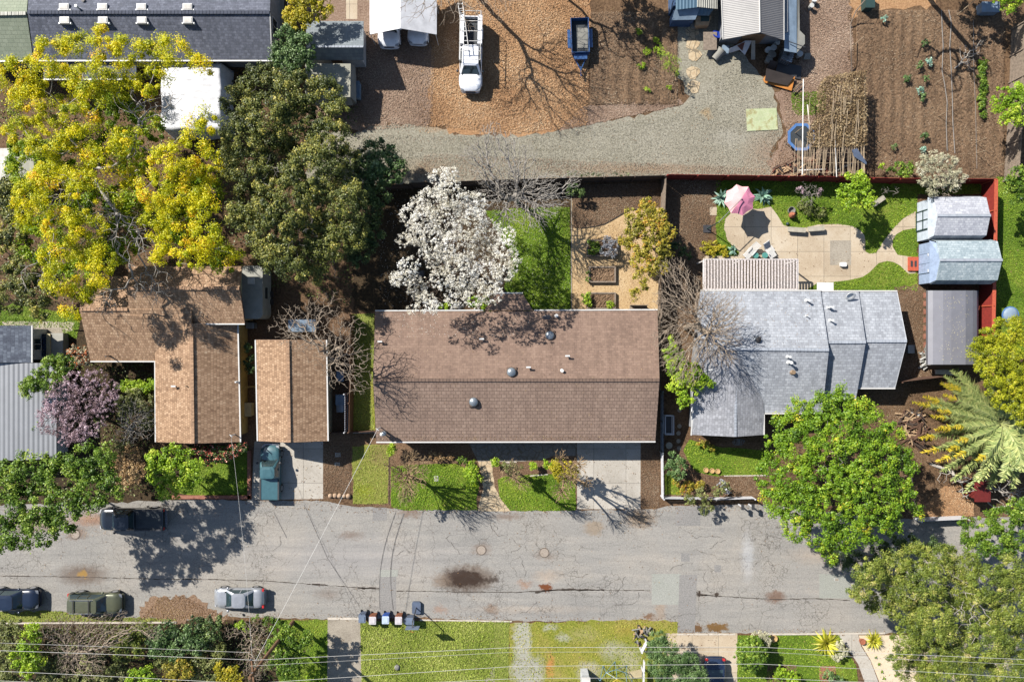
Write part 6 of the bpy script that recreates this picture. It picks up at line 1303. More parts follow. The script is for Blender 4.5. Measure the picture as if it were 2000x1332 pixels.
sheetobj('loose_pipe', 'dark pipe lying across the blue lean-to sheets', 'pipe', [(1541,81,2.3),(1573,92,2.1),(1573,93.5,2.1),(1541,82.5,2.3)], 'plastic_black'); sheetobj('tray', 'green plastic tray beside the pale bucket on the mulch', 'tray', [(1573,104,.4),(1584,104,.4),(1582,116,.4),(1570,116,.4)], 'canvas_grey', .3)
# trampoline
x, y, _ = W(1565, 268, .6); T = Thing('trampoline', 'blue edged trampoline half under the bamboo trellis', 'trampoline', (x, y, 0)); n = 8; r = 1.35
T.part('mat', MB().prism([(r*.8*math.cos(2*math.pi*(i+.5)/n), r*.8*math.sin(2*math.pi*(i+.5)/n)) for i in range(n)], .58, .6), G['bed_liner']); pd = MB()
for i in range(n):
    a0, a1 = 2*math.pi*(i+.5)/n, 2*math.pi*(i+1.5)/n; pd.slab([(r*.8*math.cos(a0),r*.8*math.sin(a0),.62),(r*math.cos(a0),r*math.sin(a0),.62),(r*math.cos(a1),r*math.sin(a1),.62),(r*.8*math.cos(a1),r*.8*math.sin(a1),.62)], .03)
    if i % 2 == 0: T.part('leg', MB().tube([(r*.95*math.cos(a0),r*.95*math.sin(a0),0),(r*.95*math.cos(a0),r*.95*math.sin(a0),.6)], .03, 6), G['vent_steel'])
mt('pad_blue', C(86,130,190), .6); T.part('edge_pad', pd, G['pad_blue'])
# trellis with dried vines
Z = 2.1; x0, y0, _ = W(1562, 336, Z); x1, y1, _ = W(1690, 143, Z); T = Thing('vine_trellis', 'large pole trellis covered in dried straw coloured vines', 'trellis', ((x0+x1)/2,(y0+y1)/2,0)); mt('bamboo', C(190,168,138), .7, var=.2); mt('pole_white', C(236,232,226), .5)
for px in (1567, 1632, 1688):
    for py in (160, 250, 334): q = W(px, py, Z); T.part('post', MB().tube([(q[0],q[1],0),(q[0],q[1],Z)], .035, 6), G['bamboo'], world=True)
T.part('pole', MB().tube([W(1569,155,Z+.1), W(1567,342,Z+.1)], .05, 8), G['pole_white'], world=True); T.part('pole', MB().tube([W(1577,205,Z), W(1581,242,Z)], .05, 8), G['pole_white'], world=True); T.part('pole', MB().tube([W(1689,150,Z), W(1687,342,Z)], .05, 8), G['bamboo'], world=True); T.part('pole', MB().tube([W(1631,275,Z+.1), W(1634,346,Z+.1)], .04, 8), G['pole_white'], world=True)
rg = rs(31); st = MB()
for i in range(44): px = 1553+i*3.1+rg.uniform(-1.5,1.5); st.tube([W(px, 284+rg.uniform(-14,4), Z+.05), W(px-rg.uniform(-3,8), 345+rg.uniform(-8,0), Z+.05)], .02, 5, cap=False)
for i in range(26): px = rg.uniform(1575,1685); py = rg.uniform(150,250); st.tube([W(px, py, Z+.32), W(px-rg.uniform(-3,6), py+rg.uniform(25,60), Z+.32)], .018, 5, cap=False)
for py in (300, 320, 338): st.tube([W(1550,py,Z), W(1690,py+rg.uniform(-3,3),Z)], .02, 5)
T.part('canes', st, G['bamboo'], world=True)
def vines(poly, n, seed, mat, z0, z1, size):
    rg = rs(seed); Q = pts_in(poly, n, rg); P = np.column_stack([Q*(1-Z/H), rg.uniform(z0, z1, len(Q))]); N = unit(rg.normal(size=P.shape)+np.array([0,0,.4])); V, F = leaf_arrays(P, N, rg.uniform(*size, len(Q)), rg, .35)
    f = np.sin(Q[:,0]*2.1+np.sin(Q[:,1]*1.4)*2)*np.sin(Q[:,1]*2.6); return np_mesh('dried_vines', V, F, np.clip(.5+.2*f+rg.normal(0,.2,len(Q)),0,1), off=T.loc)
leaf_mat('straw', [(.05,(92,74,54)),(.4,(150,126,92)),(.7,(184,160,122)),(1,(214,196,160))], .15, .8, .2, .6)
T.part('dried_vines', vines([(1612,150),(1690,138),(1692,190),(1691,286),(1660,288),(1582,290),(1576,260),(1596,225),(1598,170)], 520, 32, 'straw', Z-.3, Z+.3, (.08,.26)), G['straw'])
sheetobj('tarpaulin', 'crumpled dark blue plastic caught on the trellis lower right', 'tarpaulin', [(1664,293,2.3),(1674,290,2.35),(1693,318,2.2),(1692,322,2.2),(1668,306,2.3)], 'bin_grey')
x0, y0, _ = W(1547, 180); sheet('lawn', [(1546,182),(1566,181),(1612,178),(1612,222),(1560,226),(1547,216)], G['grass_base'], amp=.1, seed=90); scatter('grass', [(1546,182),(1612,178),(1612,222),(1560,226),(1547,216)], 130, (.08,.16), G['grass_leaf'], 91, (), z=.04, flat=1.2, asp=.3, zr=.05)
rg = rs(41)
for i, (a, b, w, m, lb) in enumerate((((1514,329),(1556,308),.12,'fence_brown','long brown timber slanting left of the trellis foot'),((1548,300),(1584,323),.22,'fence_brown','thick brown timber under the trellis canes'),((1549,182),(1568,163),.07,'plastic_black','thin dark stake at the corner of the small green patch'),((1560,333),(1612,331),.1,'pole_white','white pipe lying along the red fence under the trellis'),((1625,338),(1668,318),.1,'canvas_grey','grey board slanting among the rubble below the trellis'),((1622,340),(1655,322),.08,'canvas_grey','second grey board below the trellis, left of the first'))):
    P = WV(*a, .25); Q = WV(*b, .3); single('timber', lb, 'timber', MB().bar(P, Q, w, .1), G[m])
def heap(name, label, cat, poly, n, size, mats, seed, z=.25, grp=None):
    rg = rs(seed); Q = pts_in(poly, 60, rg)[:n]; c = Q.mean(0); T = Thing(name, label, cat, (c[0], c[1], 0)); mbs = {m: MB() for m in mats}
    for i, q in enumerate(Q):
        a = rg.uniform(0, 3.14); L = rg.uniform(*size)*.5; d = np.array([math.cos(a), math.sin(a)])*L; z0 = rg.uniform(.04, z); mbs[mats[i % len(mats)]].bar((q[0]-d[0],q[1]-d[1],z0),(q[0]+d[0],q[1]+d[1],z0+rg.uniform(-.03,.1)), rg.uniform(.05,.16), rg.uniform(.04,.1))
    for m in mats: T.part('pieces', mbs[m], G[m], world=True)['kind'] = 'stuff'
heap('rubble_heap', 'heap of broken wood and tiles under the bare trellis canes', 'rubble', [(1512,328),(1560,318),(1690,300),(1690,345),(1505,345)], 260, (.15,.7), ['rust_sheet','lumber','tarp_dark'], 51); heap('timber_heap', 'heap of cut branches between the green tree and the palm', 'log pile', [(1755,805),(1790,800),(1812,850),(1795,880),(1760,850)], 90, (.6,1.8), ['fence_brown','lumber','fence_dark'], 52, .5)
heap('rubble_heap', 'pale scrap heap below the corner of the arched grey shelter', 'rubble', [(1796,690),(1812,672),(1822,712),(1796,722)], 50, (.2,.7), ['tub_white','canvas_grey'], 53, .5); heap('rubble_heap', 'small heap of planks and a grey bin by the olive bush', 'rubble', [(1240,1225),(1275,1226),(1262,1262),(1242,1255)], 26, (.3,.9), ['lumber','canvas_grey','plastic_black'], 54, .4)
x0 = 1826; sheetobj('mattress', 'white board lying below the arched grey shelter', 'board', [(1826,721,.4),(1856,721,.4),(1857,732,.3),(1828,731,.3)], 'tub_white', .12); sheetobj('sack', 'white sack beside the white board near the palm', 'sack', [(1855,716,.5),(1872,716,.5),(1874,731,.3),(1857,733,.3)], 'tub_white', .25); sheetobj('loose_sacks', 'pale sacks lying left of the palm fronds', 'sack', [(1776,804,.3),(1798,808,.25),(1797,814,.2),(1779,811,.2)], 'tub_white', .15)
sheetobj('canvas', 'white canvas scrap leaning on the arched grey shelter', 'canvas', [(1806,688,.9),(1811,682,1.0),(1820,710,.4),(1810,700,.5)], 'tub_white')
# drip pipes, stakes and poles in the vegetable plot
mt('hose_grey', C(150,144,138), .6)
def hose(label, pts, r=.035):
    q = [WV(*p, .16) for p in pts]; single('drip_pipe', label, 'pipe', MB().tube(q, r, 6), G['hose_grey'], 'drip pipes in the vegetable plot')
hose('grey drip pipe in the vegetable plot, left of the two', [(1839,20),(1840,55),(1842,90),(1840,140),(1845,165),(1850,200),(1848,240),(1850,295)]); hose('grey drip pipe in the vegetable plot, right of the two', [(1853,20),(1858,45),(1855,90),(1858,140),(1860,190),(1861,240),(1865,300)]); hose('thin drip pipe beside the row of low greens', [(1901,40),(1902,140),(1905,200),(1908,330)], .018)
for i, (a, b, lb) in enumerate((((1660,95),(1687,72),'stake in the left edge of the vegetable plot, upper'),((1833,227),(1852,217),'stake beside the drip pipes, lower'),((1829,162),(1851,148),'stake beside the drip pipes, middle'),((1711,282),(1728,272),'stake near the lower left of the vegetable plot'),((1904,280),(1926,270),'stake right of the thin drip pipe, upper'),((1906,300),(1926,294),'stake right of the thin drip pipe, lower'),((1935,330),(1960,320),'stake at the lower right corner of the vegetable plot'),((1869,30),(1905,0),'stake in the tree shade at the top of the plot'),((1950,78),(1962,63),'short pale stake by the right edge fence'))):
    c = WV((a[0]+b[0])/2,(a[1]+b[1])/2,0); P = WV(*a, .1); Q = WV(*b, 1.5); single('garden_stake', lb, 'stake', MB().tube([P, Q], .028, 6), G['bamboo'], 'stakes in the vegetable plot')
q0 = WV(1660,50,.2); single('timber', 'long grey pole along the left edge of the vegetable plot', 'timber', MB().tube([WV(1661,50,1.4), WV(1662,100,1.2), WV(1664,142,.1)], .05, 6), G['fence_weather']); single('timber', 'curved brown pole at the top left of the vegetable plot', 'timber', MB().tube([WV(1660,50,.2), WV(1672,22,1.0), WV(1690,0,1.8)], .05, 6), G['fence_weather'])
# climbing dome
x, y, _ = W(1203, 1340, .8); T = Thing('climbing_dome', 'yellow and blue tube climbing dome cut by the lower edge', 'climbing frame', (x, y, 0)); mt('tube_yellow', C(230,196,60), .4); mt('tube_blue', C(110,150,170), .4); rr = [(1.9,.0,10),(1.55,.8,10),(.95,1.35,5),(0,1.6,1)]; L_ = []
for r, z, n in rr: L_.append([(r*math.cos(2*math.pi*i/n+.3), r*math.sin(2*math.pi*i/n+.3), z) for i in range(n)])
a = MB(); b = MB()
for i in range(10): a.tube([L_[0][i],L_[1][i]], .025, 5).tube([L_[1][i],L_[1][(i+1) % 10]], .025, 5).tube([L_[0][i],L_[1][(i+1) % 10]], .025, 5)
for i in range(5): b.tube([L_[2][i],L_[3][0]], .03, 5).tube([L_[2][i],L_[2][(i+1) % 5]], .03, 5); a.tube([L_[1][2*i],L_[2][i]], .025, 5).tube([L_[1][2*i+1],L_[2][i]], .025, 5)
T.part('lower_bars', a, G['tube_blue']); T.part('top_bars', b, G['tube_yellow'])
x, y, _ = W(1150, 1340, 2.4); T = House('white_shed', 'white flat roof corner cut by the lower edge left of the climbing dome', 'shed', 1150, 1350); T.walls([(1138,1326),(1152,1326),(1152,1400),(1138,1400)], 2.0, 'wall_white'); T.plane([(1136,1323,2.1),(1153,1323,2.1),(1153,1410,2.1),(1136,1410,2.1)], 'roof_white', .06)
x, y, _ = W(1240, 1320, .3); sheetobj('board', 'cream board on the ground right of the climbing dome', 'board', [(1226,1312,.3),(1254,1306,.3),(1254,1322,.2),(1232,1324,.2)], 'wall_cream')
T = Thing('picket_fence', 'short white fence slanting down the left side of the olive bush', 'fence', WV(1256,1290,0)); T.part('rails', MB().bar(WV(1263,1254,.8), WV(1253,1272,.8), .08, .5).bar(WV(1258,1290,.8), WV(1255,1400,.8), .08, .5), G['fence_white'], world=True)
for p in ((1263,1254),(1253,1272),(1256,1310)): q = W(*p,.8); T.part('post', MB().box(q[0]-.06,q[1]-.06,0,q[0]+.06,q[1]+.06,1.1), G['fence_white'], world=True)
for i, (x, y) in enumerate(((1575,1238),(1524,1238))): pass
x, y, _ = W(1979, 615, .6); T = Thing('covered_boat', 'white curved tarp edge in the grass beyond the red fence', 'covered boat', (x, y, 0)); T.part('hull', MB().ball((0,0,.2), .75, 14, 8, .45), G['sheet_blue'], smooth=True); T.part('trim', MB().lathe([(.78,.2),(.8,.25),(.78,.3)], n=20), G['pad_blue'])
# ================================================================== VEGETATION
mt('bark_grey', C(150,142,132), .9, var=.2); mt('bark_pale', C(186,178,168), .9, var=.15); mt('bark_brown', C(116,96,80), .9, var=.2); mt('bark_tan', C(180,152,116), .9, var=.2); mt('bark_dark', C(84,70,60), .9); mt('bark_twig', C(176,158,138), .9, var=.2)
leaf_mat('leaf_acacia', [(.0,(108,126,10)),(.3,(168,174,12)),(.6,(212,204,16)),(.9,(234,212,26)),(1,(238,172,40))], .4, k=.85)
leaf_mat('leaf_acacia_green', [(.0,(70,100,14)),(.4,(116,146,18)),(.75,(164,176,22)),(1,(206,198,36))], .4, k=.85)
leaf_mat('leaf_olive', [(.0,(46,56,26)),(.35,(78,88,38)),(.65,(116,120,52)),(.9,(166,158,72)),(1,(190,176,84))], .2)
leaf_mat('leaf_dark', [(.0,(34,48,24)),(.45,(62,82,40)),(.8,(96,118,60)),(1,(140,154,90))], .2)
leaf_mat('leaf_green', [(.0,(46,72,18)),(.4,(84,114,30)),(.75,(122,148,46)),(1,(170,184,80))], .3)
leaf_mat('leaf_lime', [(.0,(84,116,22)),(.4,(132,166,36)),(.75,(172,196,52)),(1,(206,214,86))], .35)
leaf_mat('leaf_maple', [(.0,(56,84,16)),(.4,(96,130,26)),(.75,(132,160,38)),(.94,(166,182,52)),(1,(196,178,50))], .28)
leaf_mat('leaf_yellow', [(.0,(116,112,24)),(.4,(164,158,34)),(.75,(196,180,48)),(1,(222,196,70))], .35)
leaf_mat('leaf_feather', [(.0,(96,106,20)),(.4,(146,154,28)),(.75,(184,184,40)),(1,(210,196,60))], .35)
leaf_mat('leaf_golden', [(.0,(96,96,32)),(.35,(140,134,44)),(.7,(178,162,58)),(.9,(196,150,62)),(1,(176,96,48))], .3)
leaf_mat('leaf_oak', [(.0,(62,76,26)),(.35,(98,114,40)),(.65,(132,142,58)),(.9,(166,164,82)),(1,(184,170,116))], .25)
leaf_mat('leaf_bluegreen', [(.0,(44,66,32)),(.45,(76,102,52)),(.8,(112,138,80)),(1,(154,172,122))], .2)
leaf_mat('leaf_silver', [(.0,(90,92,98)),(.5,(138,140,146)),(1,(184,186,190))], .2); leaf_mat('leaf_agave', [(.0,(88,124,104)),(.5,(132,166,146)),(1,(176,204,186))], .2)
leaf_mat('petal_white', [(.0,(160,152,128)),(.4,(222,217,202)),(1,(252,250,244))], .35, k=.95); leaf_mat('petal_pink', [(.0,(112,88,90)),(.4,(160,132,138)),(.75,(204,178,190)),(1,(232,214,222))], .3); leaf_mat('petal_red', [(0,(180,70,60)),(.6,(222,120,106)),(1,(240,180,160))], .3); leaf_mat('petal_orange', [(0,(190,90,50)),(1,(226,140,80))], .3)
leaf_mat('leaf_palm', [(.0,(92,108,60)),(.45,(140,156,92)),(.8,(178,184,116)),(1,(204,200,124))], .25); leaf_mat('leaf_palm_tip', [(.0,(150,156,60)),(.5,(204,184,50)),(1,(230,200,80))], .3); leaf_mat('leaf_spiky', [(.0,(120,128,30)),(.4,(180,180,50)),(.8,(220,210,80)),(1,(240,230,130))], .3)
leaf_mat('leaf_dry', [(.0,(110,84,54)),(.5,(164,132,90)),(1,(206,178,132))], .2); leaf_mat('leaf_tangle', [(.0,(70,78,38)),(.4,(104,112,58)),(.75,(140,144,84)),(1,(176,172,120))], .25); leaf_mat('leaf_whitish', [(.0,(140,140,110)),(.5,(184,180,150)),(1,(220,214,190))], .3)
LA, LG = G['leaf_acacia'], G['leaf_acacia_green']
# ---- big trees on the left
ACA = [(40,150,50),(100,108,40),(150,95,34),(200,90,38),(250,100,36),(300,110,40),(345,100,34),(395,125,26),(60,205,48),(120,170,48),(180,160,48),(240,160,40),(300,165,34),(40,265,40),(95,262,44),(150,235,44),(205,300,40),(140,318,46),(90,345,34),(250,330,36),(60,395,44),(110,395,44),(165,370,40),(120,445,44),(175,440,36),(50,430,26),(110,500,36),(165,490,36),(195,530,30),(105,545,26),(155,570,34),(200,500,34),(140,612,20),(330,320,44),(385,262,34),(418,298,22),(375,345,44),(410,330,30),(300,375,40),(345,400,44),(395,400,38),(300,440,26),(345,470,42),(400,460,36),(430,490,26),(375,510,30),(320,500,24),(455,500,18),(250,270,30),(405,230,22)]
tree('acacia_tree', 'huge golden yellow flowering tree spreading over the upper left', 'tree', (275,330), [(x,y,r*.92,8.5+1.8*math.sin(x*.05+y*.03)) for x,y,r in ACA], LA, G['bark_pale'], h=9, lsz=.135, cr=.6, dens=.75, seed=11, bare=[(215,430,60,8),(265,480,55,7.5),(300,560,40,6.5),(275,560,35,6),(200,590,34,6.5),(265,210,45,9),(330,200,40,8.5),(110,370,50,8.5),(70,540,40,8)], twigs=9, tip=.017, fork=3.5, cdens=.95)
tree('acacia_tree', 'lower green and yellow foliage mass beneath the golden tree', 'tree', (200,300), [(230,230,50),(180,400,50),(250,400,45),(230,470,45),(150,300,60),(60,320,50),(300,250,30),(260,300,40),(90,470,50),(160,540,40),(400,380,40),(340,440,40),(440,510,26)], LG, G['bark_grey'], h=5.5, lsz=.18, cr=.55, dens=.9, seed=12, cdens=1.1)
OAK = [(470,200,40),(510,160,40),(470,270,46),(520,230,52),(575,180,48),(630,190,40),(655,225,34),(580,250,58),(640,270,46),(490,330,50),(550,320,56),(610,335,58),(670,320,36),(500,400,50),(560,400,60),(630,400,56),(680,390,40),(530,460,50),(590,470,56),(650,460,50),(545,505,36),(610,515,40),(690,455,34),(575,530,26),(450,320,34),(470,420,30)]
tree('oak_tree', 'large dark olive evergreen oak right of the golden tree', 'tree', (575,330), [(x,y,r*1.0,7.5+1.2*math.sin(x*.06-y*.05)) for x,y,r in OAK], G['leaf_olive'], G['bark_grey'], h=8, lsz=.16, cr=.5, dens=1.0, seed=13, cdens=1.15, bare=[(540,330,40,8.6),(590,450,40,8.4),(640,520,40,6)], twigs=5, tip=.014, squash=.6)
tree('evergreen_tree', 'very dark tree in the corner left of the white blossom tree', 'tree', (705,400), [(700,370,36),(720,420,34),(700,470,32),(715,330,26),(742,385,22),(730,455,24),(705,500,24)], G['leaf_dark'], G['bark_dark'], h=4.5, lsz=.18, cr=.45, seed=14)
tree('olive_tree', 'dull olive brown tree at the left edge below the golden tree', 'tree', (20,470), [(10,380,40),(35,450,44),(5,500,44),(50,530,44),(20,580,34),(75,570,34),(80,600,24),(30,400,34),(100,560,28)], G['leaf_olive'], G['bark_grey'], h=5, lsz=.18, cr=.5, seed=15)
tree('round_tree', 'round glossy dark green tree between the slate building and shed', 'tree', (578,108), [(565,80,30),(590,92,28),(555,105,28),(582,118,30),(568,130,22),(600,112,18)], G['leaf_bluegreen'], G['bark_dark'], h=4.5, lsz=.17, cr=.4, seed=16)
tree('yellow_tree', 'yellow green tree at the top edge above the round dark one', 'tree', (605,20), [(575,5,28),(605,18,30),(630,8,24),(585,42,20),(570,35,18),(640,25,14)], G['leaf_yellow'], G['bark_grey'], h=4.5, lsz=.17, cr=.4, seed=17)
tree('laurel_tree', 'bright dark green tree standing on the edge of the gravel', 'tree', (745,335), [(725,295,18),(745,285,15),(765,300,18),(745,320,30),(720,325,26),(775,325,20),(755,345,26),(785,330,12),(733,350,24),(770,350,16)], G['leaf_bluegreen'], G['bark_dark'], h=4, lsz=.17, cr=.38, seed=18, squash=1.0)
tree('green_tree', 'broad dark green tree by the road at the lower left', 'tree', (140,945), [(25,935,40),(70,915,44),(120,925,44),(165,905,40),(205,890,26),(20,990,48),(75,980,52),(130,985,46),(180,960,40),(215,940,26),(35,1040,36),(85,1035,34),(10,1060,22),(130,1020,22),(190,915,30),(228,965,16)], G['leaf_green'], G['bark_brown'], h=7.5, lsz=.2, cr=.5, dens=1.05, seed=19, cdens=.85)
tree('pink_blossom_tree', 'mauve pink blossom tree beside the ribbed metal roof', 'tree', (160,795), [(150,745,26),(185,745,26),(215,760,22),(120,780,36),(165,790,36),(205,785,26),(105,820,34),(150,830,36),(185,825,28),(130,850,22),(160,850,18),(95,800,22),(228,770,12)], G['petal_pink'], G['bark_dark'], h=4.5, lsz=.10, cr=.3, lpc=12, seed=20, cdens=1.2, shell=.3, twigs=34, bare=[(170,780,50),(130,820,40)])
tree('shrub', 'olive green shrub overhanging the ribbed metal roof', 'shrub', (110,745), [(105,718,26),(75,745,24),(125,712,22),(60,760,20),(95,752,24),(130,735,16),(50,752,12)], G['leaf_green'], G['bark_brown'], h=3.6, lsz=.16, cr=.35, seed=21)
tree('shrub', 'small lime shrub peeping out under the pink blossom', 'shrub', (85,825), [(75,830,14),(80,842,12)], G['leaf_lime'], None, h=2.2, lsz=.13, cr=.25, seed=22)
tree('flowering_shrub', 'green shrub dotted with orange flowers by the tan house corner', 'shrub', (152,695), [(148,688,14),(160,700,14),(150,710,12),(165,685,10)], G['leaf_whitish'], G['bark_brown'], h=2.2, lsz=.14, cr=.25, seed=23, flow=(G['petal_orange'],.14,.15))
hm = tree('hedge', 'clipped lime green hedge below the tan house', 'hedge', (268,755), [(x, 755+(x%7-3), 12) for x in range(238, 303, 8)], G['leaf_lime'], None, h=1.0, lsz=.13, cr=.25, seed=24)
tree('bare_shrub', 'grey leafless shrub beside the tan house', 'shrub', (255,838), [], None, G['bark_pale'], h=2.6, bare=[(255,805,34),(272,830,34),(248,850,26),(285,812,22)], twigs=60, seed=25, tip=.008)
tree('shrub', 'dim grey green shrub behind the leafless grey one', 'shrub', (265,795), [(250,790,24),(285,790,22),(265,775,18),(290,825,18),(240,870,14)], G['leaf_tangle'], None, h=1.4, lsz=.13, cr=.3, seed=26)
tree('dry_shrub', 'brown dry bush between the broad green and lime trees', 'shrub', (258,905), [(255,890,24),(265,920,24),(250,940,20),(235,910,18)], G['leaf_dry'], G['bark_brown'], h=1.5, lsz=.13, cr=.3, seed=27, dens=.7, bare=[(258,905,34)], twigs=50, tip=.008)
tree('lime_tree', 'bright lime green round tree by the kerb left of the small lawn', 'tree', (345,925), [(310,900,24),(335,885,26),(365,900,22),(315,930,26),(350,925,30),(375,930,20),(330,955,22),(355,950,18),(385,910,14)], G['leaf_lime'], G['bark_brown'], h=3.6, lsz=.19, cr=.38, seed=28)
tree('camellia', 'green camellia with red and pink flowers below the tan house', 'shrub', (415,893), [(385,882,16),(402,888,18),(422,882,16),(440,888,14),(455,878,14),(470,872,12),(410,900,12)], G['leaf_dark'], G['bark_brown'], h=2.4, lsz=.15, cr=.28, seed=29, flow=(G['petal_red'],.16,.15))
tree('shrub', 'lime shrub at the kerb corner beside the teal pickup', 'shrub', (474,950), [(474,948,9)], G['leaf_lime'], None, h=.7, lsz=.12, cr=.2, seed=30)
tree('shrub', 'dark shrub between tan house and garage', 'shrub', (486,700), [(487,680,10),(487,705,12),(488,720,10)], G['leaf_dark'], None, h=1.6, lsz=.14, cr=.25, seed=31)
tree('bare_tree', 'leafless tan grey tree between garage and brown roofed house', 'tree', (664,690), [], None, G['bark_twig'], h=5.5, fork=2.4, wob=.16, tip=.011, bare=[(560,620,30,7.2),(600,610,34,7.7),(640,590,30,7.2),(590,650,40,7.7),(560,660,24,6.7),(640,640,46,8.2),(680,650,40,7.7),(640,690,44,7.7),(690,700,36,7.4),(660,720,40,7.2),(700,745,34,6.8),(715,690,20,6.7),(540,635,20,6.8)], twigs=26, seed=32, squash=.5)
# ---- main garden
WB = [(800,420,24),(815,460,26),(790,470,18),(770,545,14),(1000,510,20),(860,510,30),(990,460,20),(820,400,22),(930,400,26),(845,395,34),(880,380,34),(915,400,30),(830,435,34),(875,430,42),(920,440,40),(955,455,30),(845,480,36),(895,485,42),(940,495,36),(985,490,26),(900,530,38),(950,540,36),(985,530,26),(860,545,24),(930,575,30),(965,575,22),(890,580,26),(800,520,24),(785,545,20),(815,560,26),(830,590,24),(805,605,12),(850,600,16),(858,348,24),(880,340,18)]
tree('white_blossom_tree', 'white blossom tree in the back garden of the brown roofed house', 'tree', (880,500), [(x,y,r*.95,7.3+.8*math.sin(x*.07+y*.04)) for x,y,r in WB], G['petal_white'], G['bark_brown'], h=7.3, lsz=.095, cr=.3, lpc=10, cdens=2.2, seed=33, shell=.2, twigs=26, tip=.009, bare=[(900,480,80,7.3),(830,590,40,7),(860,420,60,7.3),(960,520,50,7.2)], wild=.9)
tree('bare_tree', 'leafless pale tree arching over the fence beside the white blossom', 'tree', (1010,395), [], None, G['bark_pale'], h=5.6, tip=.011, bare=[(945,290,30,6.5),(985,285,32,6.8),(950,330,34,6.5),(1000,330,34,6.5),(1035,345,26,6),(960,385,40,5.5),(1015,390,44,6),(1065,370,38,6),(1095,385,22,5.4),(1045,425,34,5.2),(985,430,30,4.8),(1000,360,30,6),(1070,400,30,5.6),(920,300,26,6.5),(960,260,24,7),(1030,300,24,6.6),(1120,350,20,5.6)], twigs=60, seed=34, squash=.5, wob=.08, pw=.5)
tree('shrub', 'dark shrub in the shade above the back lawn', 'shrub', (1120,378), [(1118,372,14),(1132,378,10)], G['leaf_dark'], None, h=1.2, lsz=.14, cr=.25, seed=35)
for i, (x, lb) in enumerate(((1125,'first'),(1160,'middle'),(1213,'last'))):
    tree('fence_plant', f'low dark plant on the gravel side of the dark fence, {lb} of three', 'plant', (x,342), [(x-12,341,5,.7),(x,340,6,.7),(x+12,342,5,.7)], G['leaf_dark'], None, h=.7, lsz=.22, cr=.25, dens=.5, seed=36+i, asp=.25, group='plants along the dark fence')
tree('golden_tree', 'golden green tree with orange tips at the back garden boundary', 'tree', (1258,470), [(1240,425,22),(1265,415,20),(1285,425,20),(1245,450,24),(1275,450,28),(1300,455,20),(1225,465,16),(1250,480,26),(1280,490,28),(1255,515,22),(1285,520,18),(1250,540,14),(1260,400,14),(1240,575,10),(1255,560,12),(1300,490,14)], G['leaf_golden'], G['bark_brown'], h=3.4, lsz=.18, cr=.36, seed=40)
tree('silver_shrub', 'silver grey bush at the right end of the topmost raised bed', 'shrub', (1191,482), [(1185,472,11),(1198,480,12),(1183,488,12),(1196,492,10)], G['leaf_silver'], None, h=1.3, lsz=.17, cr=.25, seed=41, asp=.4)
tree('leafy_greens', 'leafy green crop filling the topmost raised bed', 'vegetables', (1162,484), [(1152,476,7),(1162,480,8),(1158,490,8),(1170,488,7),(1150,492,6)], G['leaf_green'], None, h=.5, lsz=.13, cr=.2, seed=42)
tree('shrub', 'lime bush at the left corner of the lowest raised bed', 'shrub', (1145,583), [(1145,578,9),(1147,588,9)], G['leaf_lime'], None, h=.7, lsz=.13, cr=.2, seed=43)
tree('shrub', 'small lime plant at the right end of the lowest raised bed', 'plant', (1192,595), [(1191,595,7)], G['leaf_lime'], None, h=.5, lsz=.12, cr=.2, seed=44)
tree('shrub', 'tiny green plant at the left of the middle raised bed', 'plant', (1150,540), [(1148,532,4),(1149,546,5)], G['leaf_green'], None, h=.5, lsz=.1, cr=.15, seed=45)
tree('shrub', 'lime bush against the back eave under the white blossom', 'shrub', (940,590), [(925,590,12),(945,592,14),(960,595,10),(868,598,9)], G['leaf_lime'], None, h=1.6, lsz=.15, cr=.28, seed=46)
# ---- front garden
tree('shrub', 'lime bush at the left front corner of the brown roofed house', 'shrub', (768,878), [(768,875,10),(766,882,9)], G['leaf_lime'], None, h=1.0, lsz=.14, cr=.22, seed=47)
tree('pruned_tree', 'hard pruned twiggy tree on the left of the front lawn', 'tree', (797,930), [(795,960,14),(788,975,12)], G['leaf_tangle'], G['bark_tan'], h=3.0, lsz=.11, cr=.25, dens=.5, seed=48, tip=.010, bare=[(800,892,22,5.4),(822,908,24,5.8),(790,925,28,5.8),(815,938,24,5.8),(795,962,24,5.2),(762,905,16,4.6),(772,940,22,5.0),(800,925,28,3.6)], twigs=80, wob=.05, pw=.8, fork=1.4)
tree('flowering_shrub', 'rust brown low tufts in the bed behind the front lawn', 'shrub', (865,892), [(845,890,9),(862,893,8),(880,893,7),(852,898,6)], G['leaf_dry'], None, h=.6, lsz=.1, cr=.18, lpc=14, seed=49)
tree('shrub', 'small green shrub right of the rust brown tufts', 'shrub', (906,900), [(900,898,7),(910,900,7)], G['leaf_green'], None, h=.8, lsz=.12, cr=.2, seed=50)
tree('shrub', 'tall lime green shrub at the right end of the left front lawn', 'shrub', (923,932), [(924,912,12),(918,925,14),(928,935,12),(920,948,11)], G['leaf_lime'], None, h=.9, lsz=.13, cr=.25, seed=51)
for x, y, lb, sd in ((967,901,'round lime bush right of the sandstone path',52),(1041,908,'round lime bush between the two pruned trees',53),(1070,906,'lime bush touching the right pruned tree',54)):
    tree('shrub', lb, 'shrub', (x,y), [(x,y,9),(x+2,y+3,8)], G['leaf_lime'], None, h=.8, lsz=.13, cr=.2, seed=sd, group='round bushes of the front bed')
